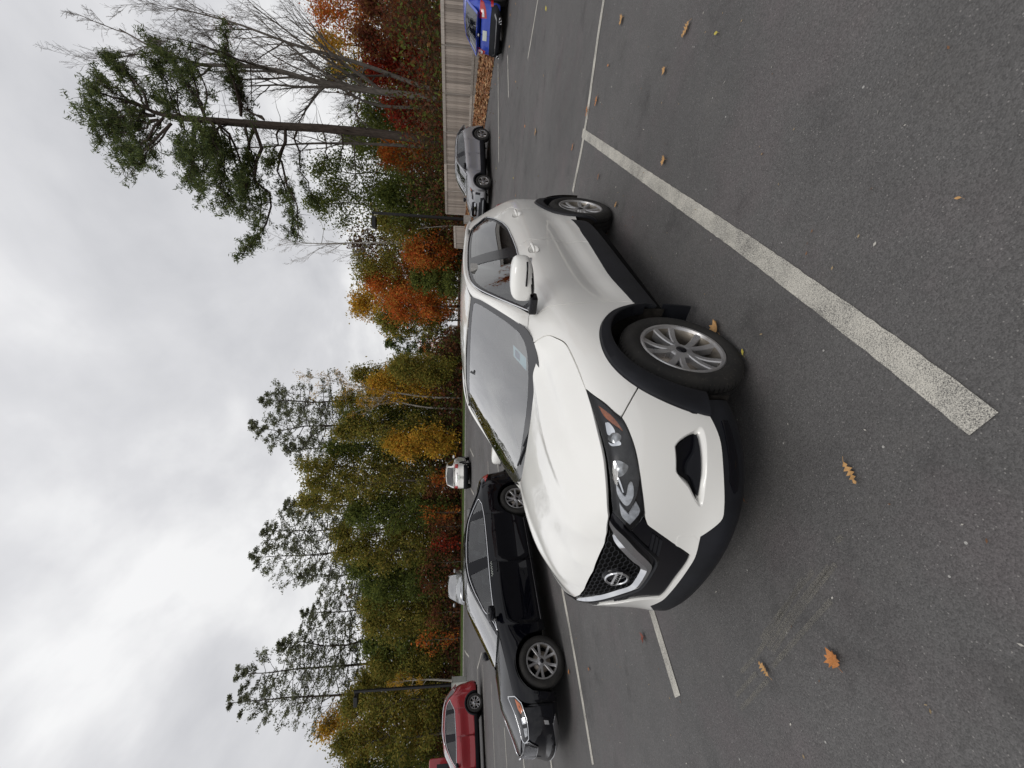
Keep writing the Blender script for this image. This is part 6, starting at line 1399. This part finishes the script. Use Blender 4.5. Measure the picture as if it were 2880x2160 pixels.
    for it in sp.get('over',[]):
        nm,where,mat,pts,off=it[:5]; kw_=it[5] if len(it)>5 else {}
        g=S3(pts,where); full=False; sd_=1
        if where=='f' and min(p[0] for p in pts)<=0: full=(0,)
        if where=='r' and min(p[0] for p in pts)<=0: full=(SE,)
        if full: g[np.array([p[0]<=0 for p in pts]),0]=full[0]
        g=np.concatenate([spl([g[i],g[(i+1)%len(g)]],.05) for i in range(len(g))])
        if kw_.get('ring'):
            nr_=fnormal(F,g[:,0],g[:,1],OUTC); t=MB(); pp=F(g[:,0],g[:,1])+nr_*off
            if full: pp=np.concatenate([pp,(pp*[1,-1,1])[::-1]])
            t.tube(pp,kw_['ring'],6,closed=True); o=t.build(nm,mat,root,True); (None if full else mirror_obj(o)); continue
        PT(nm,[g],mat,root,off=off,rim=kw_.get('rim',.012),gap=0,h=.06,**({'full':full} if full else {'side':1}))
    if sp.get('clad'):
        tc_=sp['clad']; 
        for a,b in ((-ro+.01,-wb+ro-.01),): PT('sill_cladding',[band(a,b)[:0].tolist() or rect_ab(N,a,b,.2,tc_)],M_cladding,off=.006,rim=.02,side=1,gap=0)
        for wx in (0,-wb):
            rows=[]
            for rr_,of in ((ro+.055,.002),(ro+.05,.012),(ro+.0,.014),(ro-.012,.0),(ro-.012,-.05)):
                row=[]
                for a in np.linspace(-12,192,34):
                    A,B=N.snap((wx+rr_*math.cos(R(a)),None,wz+rr_*math.sin(R(a))),4.2,17); p=F(np.array([A]),np.array([B])); row.append(p[0]+fnormal(F,np.array([A]),np.array([B]),OUTC)[0]*of)
                rows.append(row)
            V=np.array(rows).reshape(-1,3); n=34; o=new_mesh('arch_cladding',V,[(i*n+j,i*n+j+1,(i+1)*n+j+1,(i+1)*n+j) for i in range(4) for j in range(n-1)],M_cladding,root,smooth=True); mirror_obj(o)
    for wx in (0,-wb):
        l=MB(); l.lathe([(ro+.02,.40),(ro+.02,hw-.045)],32,'y',0,(wx,0,wz)); l.lathe([(.02,.40),(ro+.02,.40)],32,'y',0,(wx,0,wz)); V=np.array(l.V); l.F=[f for f in l.F if V[list(f)][:,2].mean()>.24]; l.mi=[0]*len(l.F); o=l.build('arch_liner',M_black,root,False,fix=False); mirror_obj(o)
        for sd_ in (1,-1): wheel('wheel',root,wx,(hw-.045)*sd_,wr,wr,sp['rr'],.22,sp.get('spokes',5),sp.get('alloy',M_alloy2),sd_,style=sp.get('wstyle','five2'),spin=R(90),detail=q<=1,seg=64 if q<=1 else 32)
    fl=MB(); fl.box(-wb+.45,-.5,-hw+.14,hw-.14,.20,.30); fl.box(xr+.25,xf-.3,-.5,.5,.2,.6); fl.box(xr+.2,xr+.35,-.7,.7,.26,.5); fl.box(xf-.4,xf-.28,-.66,.66,.2,.55); fl.build('underbody',M_black,root)
    d=MB(); zc=sp['cowl'][1]; d.box(xcw-.55,xcw-.02,-.68,.68,zc-.3,zc-.03,0,None,.03); d.build('dashboard',M_dash,root)
    for yy in (.37,-.37): seat(root,xcw-1.05,yy,.36)
    seat(root,xcw-1.95,.38,.38,'rear_seat'); seat(root,xcw-1.95,-.38,.38,'rear_seat')
    # dark liner under the waist
    PT('inner_shell',[np.array([(0,N.toM(0,1)[1]),(N.toM(4,0)[0],N.toM(0,5)[1]),(N.toM(12.5,0)[0],N.toM(0,5)[1]),(SE,N.toM(0,1)[1]),(SE,N.toM(0,9)[1]),(0,N.toM(0,8)[1])])],M_black,off=-.09,rim=0,side=1,h=.2) if False else None
    # mirrors
    mx_,mz=sp['mirror']; b=bmesh.new(); bmesh.ops.create_uvsphere(b,u_segments=24,v_segments=14,radius=1)
    for v in b.verts:
        X_,Y_,Z_=[math.copysign(abs(t)**.65,t) for t in v.co]; v.co=(mx_+X_*.075-.025*Y_,hw+.085+Y_*.115,mz+Z_*.068)
    me=bpy.data.meshes.new('mirror_housing'); b.to_mesh(me); b.free(); me.materials.append(sp.get('mirmat',PM)); [setattr(p,'use_smooth',True) for p in me.polygons]; mh=link('mirror_housing',me,root)
    ar=MB(); ar.box(mx_-.02,mx_+.06,hw-.10,hw+.03,mz-.07,mz-.03,0,None,.008); ar.build('mirror_arm',M_gloss,mh); m2=mirror_obj(mh)
    for c in list(mh.children): qq=mirror_obj(c); qq.parent=m2
    for hx,hz in sp.get('handles',[]):
        A,B=N.snap((hx,None,hz),6,15); c3=F(np.array([A]),np.array([B]))[0]; t=MB(); xs=np.linspace(-.09,.09,9); t.tube([(c3[0]+x_,c3[1]+.005+.022*(1-(x_/.095)**4),c3[2]) for x_ in xs],[.012]*9,8); o=t.build('door_handle',sp.get('hmat',PM),root,True); mirror_obj(o)
    if sp.get('rails'):
        t=MB(); t.tube([(p[0],p[1]-.01,p[2]+(.05 if 0<i<5 else .0)) for i,p in enumerate(ri_[3:7]) ],.018,6) if False else t.tube([(x_,ry(x_)-.005,rz(x_)+.055*min(1,6*min((x_-ri_[6][0])/(ri_[3][0]-ri_[6][0]),1-(x_-ri_[6][0])/(ri_[3][0]-ri_[6][0])))) for x_ in np.linspace(ri_[3][0],ri_[6][0],24)],.020,6); o=t.build('roof_rail',sp['rails'],root,True); mirror_obj(o)
    return root,N
def rect_ab(N,xa,xb,t0,t1):
    xs=np.linspace(xa,xb,24); A=[N.snap((x,None,.6),4.2,17)[0] for x in xs]; return np.array([(a,N.toM(0,t0)[1]) for a in A]+[(a,N.toM(0,t1)[1]) for a in A[::-1]])
# ---- black saloon
KY=4.0207
sedan=dict(xf=.99,xr=-3.86,wb=2.805,hw=.915,zb=.19,hoodz=.70,cowl=(-.42,.925),deckz=1.03,paint=M_blackpaint,r=.335,rr=.235,spokes=5,wstyle='twin',alloy=M_alloy2,roofmat=M_gloss,
  belt=[(-.42,.93),(-.9,.965),(-1.6,.98),(-2.4,.99),(-2.8,1.0),(-3.3,1.02)],
  rail=[(-.46,.74,.935),(-.75,.70,1.09),(-1.10,.645,1.27),(-1.40,.60,1.375),(-1.75,.585,1.41),(-2.15,.58,1.40),(-2.5,.59,1.345),(-2.85,.625,1.23),(-3.10,.66,1.12),(-3.35,.69,1.035)],
  centre=[(-.18,0,.955),(-.55,0,1.11),(-.95,0,1.29),(-1.25,0,1.41),(-1.7,0,1.455),(-2.15,0,1.45),(-2.5,0,1.40),(-2.9,0,1.265),(-3.15,0,1.16),(-3.42,0,1.065)],ks=(3,6,9),deck=1,
  cuts=[.50,-.52,-1.55,-2.50,-3.25],bpil=(-1.50,-1.62,-2.52,-2.58),
  win=[(-.50,.945),(-.9,.985),(-1.6,1.0),(-2.4,1.01),(-2.76,1.035),(-2.92,1.09),(-2.80,1.17),(-2.55,1.285),(-2.2,1.35),(-1.75,1.372),(-1.42,1.34),(-1.13,1.262),(-.80,1.105)],wk=5,chrome=1,chr=.009,
  mirror=(-.66,1.04),handles=[(-1.45,.87),(-2.45,.89)],hmat=M_blackpaint,
  over=[('headlight','s',M_lampdark,[(.30,.845),(.36,.77),(.45,.70),(.62,.645),(.80,.625),(.86,.665),(.80,.715),(.60,.77)],.004),
        ('headlight_frame','s',M_chrome,[(.30,.845),(.36,.77),(.45,.70),(.62,.645),(.80,.625),(.86,.665),(.80,.715),(.60,.77)],.008,{'ring':.0075}),
        ('amber_reflector','s',M_amber,[(.38,.775),(.50,.745),(.56,.715),(.53,.685),(.45,.72)],.008,{'rim':.005}),
        ('projector','s',M_chrome,[(.60,.715),(.66,.70),(.66,.655),(.60,.67)],.008,{'rim':.005}),('projector','s',M_lampgrey,[(.70,.69),(.78,.67),(.77,.64),(.70,.65)],.008,{'rim':.005}),
        ('grille','f',M_gloss,[(0,.665),(.46,.665),(.52,.62),(.44,.50),(0,.48)],.004),('grille_frame','f',M_satin,[(0,.672),(.47,.668),(.53,.62),(.45,.495),(0,.472)],.008,{'ring':.008}),('sill_strip','s',M_satin,[(-.55,.262),(-2.35,.28),(-2.35,.272),(-.55,.254)],.010,{'rim':.006}),
        ('lower_grille','f',M_gloss,[(0,.40),(.50,.40),(.60,.34),(.5,.27),(0,.26)],.003),('fog_lamp_slot','s',M_gloss,[(.62,.47),(.80,.44),(.86,.36),(.80,.30),(.66,.33)],.003),
        ('fog_lamp','s',M_chrome,[(.66,.42),(.70,.41),(.71,.35),(.67,.36)],.012,{'rim':.006}),
        ('bumper_splitter','f',M_satin,[(0,.255),(.50,.262),(.74,.30),(.80,.26),(.6,.215),(0,.205)],.012),
        ('tail_light','s',M_red,[(-3.30,.93),(-3.55,.97),(-3.75,.95),(-3.74,.80),(-3.5,.86)],.010)])
r1,NK=make_car(sedan,'saloon_car','black saloon car with chrome window line parked beyond the white crossover','car',-4.738,6.360,KY)
mg=MB()
for k in range(-14,15):
    for sgn in (1,-1):
        q=[]
        for z in np.linspace(.49,.66,7):
            y=k*.034+sgn*(z-.575)*.9; lim=np.interp(z,[.48,.62,.67],[.42,.50,.45])
            if abs(y)<lim:
                A,B=NK.snap((None,abs(y),z),0,6.2); p=NK.f(np.array([A]),np.array([B]))[0]; n_=fnormal(NK.f,np.array([A]),np.array([B]),OUTC)[0]; p=p+n_*.009; q.append((p[0],math.copysign(p[1],y),p[2]))
        if len(q)>1: mg.tube(q,.0035,4)
mg.build('grille_mesh',M_satin,r1)['kind']='stuff'
em=MB(); em.lathe([(.0005,.012),(.045,.010),(.05,0)],20,'x'); o=em.build('bonnet_badge',M_chrome,r1,True); o.data.transform(Matrix.Translation((.925,0,.70))@Matrix.Diagonal((1,1,.55,1)))
sq=MB(); tt=np.linspace(0,1,60); A0=NK.snap((-1.42,None,.955),6,15); 
pts=[]
for k in tt:
    A,B=A0[0]+(k-.5)*.26,A0[1]+.018*math.sin(k*38)*(1-.5*k)+.004; p=NK.f(np.array([A]),np.array([B]))[0]; n_=fnormal(NK.f,np.array([A]),np.array([B]),OUTC)[0]; pts.append(p+n_*.004)
sq.tube(pts,.0028,5); sq.build('script_decal',M_plate,r1,True)
# ---- grey small crossover by the fence
gc=dict(xf=.90,xr=-3.53,wb=2.665,hw=.895,zb=.26,hoodz=.90,cowl=(-.35,1.06),deckz=1.08,paint=M_greypaint,r=.345,rr=.228,spokes=5,wstyle='five2',q=1.0,clad=3.0,fglass=M_glassdark,mirmat=M_gloss,rglass=M_glassdark,
  belt=[(-.35,1.05),(-1.2,1.09),(-2.2,1.13),(-2.9,1.16),(-3.3,1.18)],
  rail=[(-.42,.73,1.07),(-.75,.69,1.24),(-1.05,.65,1.40),(-1.35,.60,1.50),(-1.8,.585,1.535),(-2.3,.58,1.525),(-2.8,.575,1.48),(-3.02,.60,1.38),(-3.22,.64,1.26),(-3.35,.68,1.14)],
  centre=[(-.15,0,1.09),(-.5,0,1.26),(-.85,0,1.43),(-1.15,0,1.55),(-1.7,0,1.595),(-2.3,0,1.585),(-2.95,0,1.54),(-3.12,0,1.42),(-3.3,0,1.29),(-3.42,0,1.16)],ks=(3,6,9),
  cuts=[.50,-.50,-1.50,-2.35,-3.05],bpil=(-1.46,-1.58,-2.9),
  win=[(-.48,1.075),(-1.2,1.105),(-2.2,1.145),(-2.85,1.19),(-2.95,1.27),(-2.75,1.40),(-2.3,1.475),(-1.8,1.487),(-1.35,1.452),(-1.02,1.355),(-.74,1.21)],wk=4,chrome=1,chr=.008,
  mirror=(-.62,1.14),handles=[(-1.40,.98),(-2.30,1.01)],
  over=[('headlight','s',M_lampdark,[(.28,.93),(.42,.86),(.62,.80),(.74,.80),(.70,.86),(.5,.90)],.004),('amber_reflector','s',M_amber,[(.30,.925),(.42,.885),(.50,.865),(.44,.90)],.008),
        ('fog_lamp_surround','s',M_gloss,[(.55,.70),(.62,.72),(.66,.52),(.58,.50)],.008),('corner_panel','s',M_silverpaint,[(.62,.74),(.78,.70),(.80,.50),(.66,.50)],.012),
        ('grille','f',M_gloss,[(0,.86),(.40,.85),(.46,.76),(.38,.64),(0,.62)],.006),('grille_bar','f',M_chrome,[(0,.74),(.42,.74),(.42,.70),(0,.70)],.014),('lower_grille','f',M_cladding,[(0,.56),(.62,.55),(.66,.34),(.5,.28),(0,.27)],.006),
        ('lower_bar','f',M_silverpaint,[(0,.40),(.55,.40),(.60,.36),(0,.36)],.014),('tail_light','s',M_red,[(-3.05,1.05),(-3.28,1.10),(-3.40,1.04),(-3.36,.90),(-3.15,.97)],.012)])
hero=build_hero()
YG=R(198)
make_car(gc,'crossover_car','grey crossover with black wheel arches parked along the wooden fence','car',8.47,18.0,YG)
# ---- blue car seen from behind
bc=dict(gc); bc.update(paint=M_bluepaint,roofmat=M_bluepaint,zb=.24,clad=2.4,deckz=.98,
  belt=[(-.35,1.0),(-1.2,1.03),(-2.2,1.05),(-2.9,1.06),(-3.4,1.07)],opaque_rear=1,
  rail=[(-.42,.73,1.02),(-.75,.69,1.18),(-1.05,.65,1.32),(-1.35,.60,1.42),(-1.8,.585,1.45),(-2.2,.58,1.435),(-2.5,.58,1.39),(-2.85,.61,1.27),(-3.15,.65,1.15),(-3.42,.69,1.05)],
  centre=[(-.15,0,1.04),(-.5,0,1.20),(-.85,0,1.35),(-1.15,0,1.46),(-1.7,0,1.505),(-2.2,0,1.495),(-2.55,0,1.45),(-2.9,0,1.33),(-3.2,0,1.20),(-3.48,0,1.08)],ks=(3,6,9),
  win=[(-.48,1.02),(-1.2,1.05),(-2.2,1.075),(-2.7,1.10),(-2.8,1.16),(-2.6,1.28),(-2.2,1.385),(-1.8,1.40),(-1.35,1.37),(-1.02,1.28),(-.74,1.15)],chrome=0,mirror=(-.62,1.08),handles=[(-1.40,.92),(-2.30,.94)],
  over=[('tail_light','r',M_red,[(.44,.95),(.62,.955),(.80,.93),(.79,.83),(.70,.76),(.50,.72)],.012),('reversing_lamp','r',M_drl,[(.50,.88),(.68,.86),(.66,.82),(.52,.80)],.020,{'rim':.006}),
        ('boot_spoiler_shadow','r',M_gloss,[(0,.955),(.44,.95),(.44,.91),(0,.915)],.004),('number_plate','r',M_plate,[(-.0,.84),(.155,.84),(.155,.70),(0,.70)],.012),
        ('bumper_insert','r',M_cladding,[(0,.60),(.55,.59),(.74,.56),(.80,.40),(.6,.25),(0,.24)],.012),('reflector','r',M_red,[(.74,.58),(.84,.58),(.84,.50),(.76,.49)],.020),
        ('bumper_lip','r',M_satin,[(0,.40),(.5,.40),(.62,.46),(.66,.44),(.54,.37),(0,.37)],.022)])
rb,NB=make_car(bc,'hatchback_car','bright blue car with red tail lights seen from behind before the fence','car',12.3+3.53*math.cos(R(20)),14.2+3.53*math.sin(R(20)),R(20))
bb=MB(); bb.lathe([(.0005,.01),(.05,.01),(.055,0)],20,'x'); o=bb.build('rear_badge',M_chrome,rb,True); o.data.transform(Matrix.Translation((-3.42,0,.99))@Matrix.Rotation(math.pi,4,'Z')@Matrix.Diagonal((1,1,.6,1)))
for yy in (-.52,-.60,.56):
    t=MB(); t.lathe([(.030,-.10),(.045,-.10),(.045,.12),(.036,.12),(.034,-.05)],16,'x'); o=t.build('exhaust_tip',M_satin,rb,True); o.data.transform(Matrix.Translation((-3.50,yy,.27))@Matrix.Rotation(math.pi,4,'Z'))
# ---- white crossover far off, seen from behind
wc=dict(gc); wc.update(q=2.0,xf=.92,xr=-3.60,wb=2.64,hw=.90,paint=M_white,roofmat=M_white,clad=2.4,deckz=1.10,chrome=0,mirmat=M_white,opaque_rear=0,
  rail=[(p[0],p[1]+.03,p[2]+.10*(p[2]-1.0)/.5) for p in gc['rail']],centre=[(p[0],p[1],p[2]+.10*(p[2]-1.0)/.5) for p in gc['centre']],
  win=[(p[0],p[1]+.08*max(0,(p[1]-1.1)/.4)) for p in gc['win']],
  over=[('tail_light','r',M_red,[(.58,1.10),(.76,1.10),(.80,.92),(.70,.88),(.56,.93)],.015),('number_plate','r',M_plate,[(0,.90),(.16,.90),(.16,.76),(0,.76)],.012),('bumper_insert','r',M_cladding,[(0,.52),(.74,.52),(.80,.40),(.7,.26),(0,.25)],.012),('handle_bar','r',M_satin,[(0,.98),(.3,.98),(.3,.94),(0,.94)],.012)])
make_car(wc,'crossover_car','small white car far across the car park seen from behind','car',-6.15+3.6*math.cos(R(93)),26.3+3.6*math.sin(R(93)),R(93))
sc_=dict(sedan); sc_.update(q=2.0,xf=.90,xr=-3.6,wb=2.70,hw=.88,paint=M_silverpaint,hoodz=.80,cowl=(-.42,1.0),deckz=1.10,chrome=0,
  belt=[(p[0],p[1]+.05) for p in sedan['belt']],
  rail=[(p[0],p[1],p[2]+.06) for p in sedan['rail']],centre=[(p[0],p[1],p[2]+.06) for p in sedan['centre']],win=[(p[0],p[1]+.06) for p in sedan['win']],mirror=(-.62,1.10),handles=[(-1.45,.93)],
  over=[('headlight','s',M_lampgrey,[(.30,.89),(.45,.80),(.72,.72),(.82,.76),(.62,.84)],.006),('grille','f',M_gloss,[(0,.66),(.50,.66),(.58,.56),(.46,.42),(0,.41)],.006),('grille_frame','f',M_chrome,[(0,.69),(.54,.69),(.63,.57),(.50,.38),(0,.37),(0,.395),(.48,.405),(.60,.565),(.52,.665),(0,.665)],.014),('upper_bar','f',M_chrome,[(0,.76),(.34,.76),(.34,.735),(0,.735)],.014)])
make_car(sc_,'saloon_car','silver car facing the camera beyond the roof of the black saloon','car',-12.55,24.6,R(290))
# ---- red crossover at the left
rc=dict(gc); rc.update(q=1.0,xf=.94,xr=-3.70,wb=2.70,hw=.915,paint=M_redpaint,roofmat=M_redpaint,zb=.26,clad=2.2,deckz=1.20,r=.36,rr=.245,alloy=M_alloy2,wstyle='twin',rglass=M_glassside,
  rails=M_chrome,belt=[(-.35,1.13),(-1.2,1.17),(-2.2,1.22),(-2.6,1.27),(-3.0,1.36),(-3.3,1.40)],
  rail=[(-.45,.75,1.15),(-.8,.70,1.36),(-1.1,.66,1.55),(-1.4,.62,1.69),(-1.9,.60,1.76),(-2.5,.60,1.74),(-3.0,.59,1.67),(-3.22,.62,1.53),(-3.4,.66,1.34),(-3.52,.70,1.22)],
  centre=[(-.2,0,1.17),(-.55,0,1.38),(-.9,0,1.58),(-1.2,0,1.74),(-1.85,0,1.82),(-2.5,0,1.805),(-3.15,0,1.73),(-3.32,0,1.57),(-3.48,0,1.36),(-3.60,0,1.23)],
  win=[(-.50,1.155),(-1.2,1.20),(-2.2,1.25),(-2.55,1.29),(-2.95,1.47),(-2.8,1.60),(-2.5,1.67),(-1.9,1.695),(-1.4,1.63),(-1.08,1.50),(-.78,1.33)],wk=5,chrome=1,chr=.013,mirror=(-.65,1.18),handles=[(-1.5,1.05),(-2.42,1.10)],cuts=[.50,-.52,-1.58,-2.55,-3.1],bpil=(-1.52,-1.66,-2.45,-2.53),
  over=[('tail_light','s',M_red,[(-3.20,1.14),(-3.45,1.20),(-3.62,1.18),(-3.60,1.04),(-3.4,1.08)],.014),('tail_light_glass','s',M_drl,[(-3.46,1.15),(-3.58,1.15),(-3.56,1.09),(-3.46,1.10)],.020),('headlight','s',M_lampdark,[(.28,.98),(.42,.90),(.66,.82),(.74,.84),(.55,.94)],.004)])
YR=R(230.4); xw,yw=-14.46,18.2
def rear_at(px_,py_,yaw,wb,hw): return px_+math.sin(yaw)*hw+wb*math.cos(yaw),py_-math.cos(yaw)*hw+wb*math.sin(yaw)
fx,fy=rear_at(xw,yw,YR,2.70,.90)
make_car(rc,'crossover_car','dark red crossover with chrome roof line at the far left of the car park','car',fx,fy,YR)
vx,vy=-24.3,22.3; vn=empty('delivery_van',(vx,vy,float(zg(vx,vy))),YR,'tall bright red van mostly cut off by the left edge behind the dark red crossover','van')
m=MB(); m.box(-2.6,1.5,-1.0,1.0,.35,2.6,0,None,.12); m.box(1.3,2.5,-.98,.98,.35,1.35,0,None,.15); m.build('body',M_redpaint,vn,True,auto=40)
for s_ in (1,-1):
    for x0,x1 in ((-2.3,-1.5),(-1.35,-.3),(.0,1.1)): m=MB(); m.box(x0,x1,min(s_*1.0,s_*1.012),max(s_*1.0,s_*1.012),1.45,2.15,0,None,.004); m.build('side_window',M_gloss,vn)
m=MB(); m.box(-2.615,-2.60,-.8,.8,1.45,2.2,0,None,.004); m.build('rear_window',M_gloss,vn); m=MB(); m.add([(1.5,-.85,2.4),(1.5,.85,2.4),(2.1,.9,1.38),(2.1,-.9,1.38),(1.3,-.85,2.4),(1.3,.85,2.4),(1.3,.9,1.38),(1.3,-.9,1.38)],[(0,1,2,3),(4,7,6,5),(0,4,5,1),(2,6,7,3),(0,3,7,4),(1,5,6,2)]); m.build('windscreen',M_gloss,vn)
for wx in (1.6,-1.6):
    for sd_ in (1,-1): wheel('wheel',vn,wx,.95*sd_,.36,.36,.21,.22,5,M_alloy2,sd_,style='five2',detail=False,seg=32)
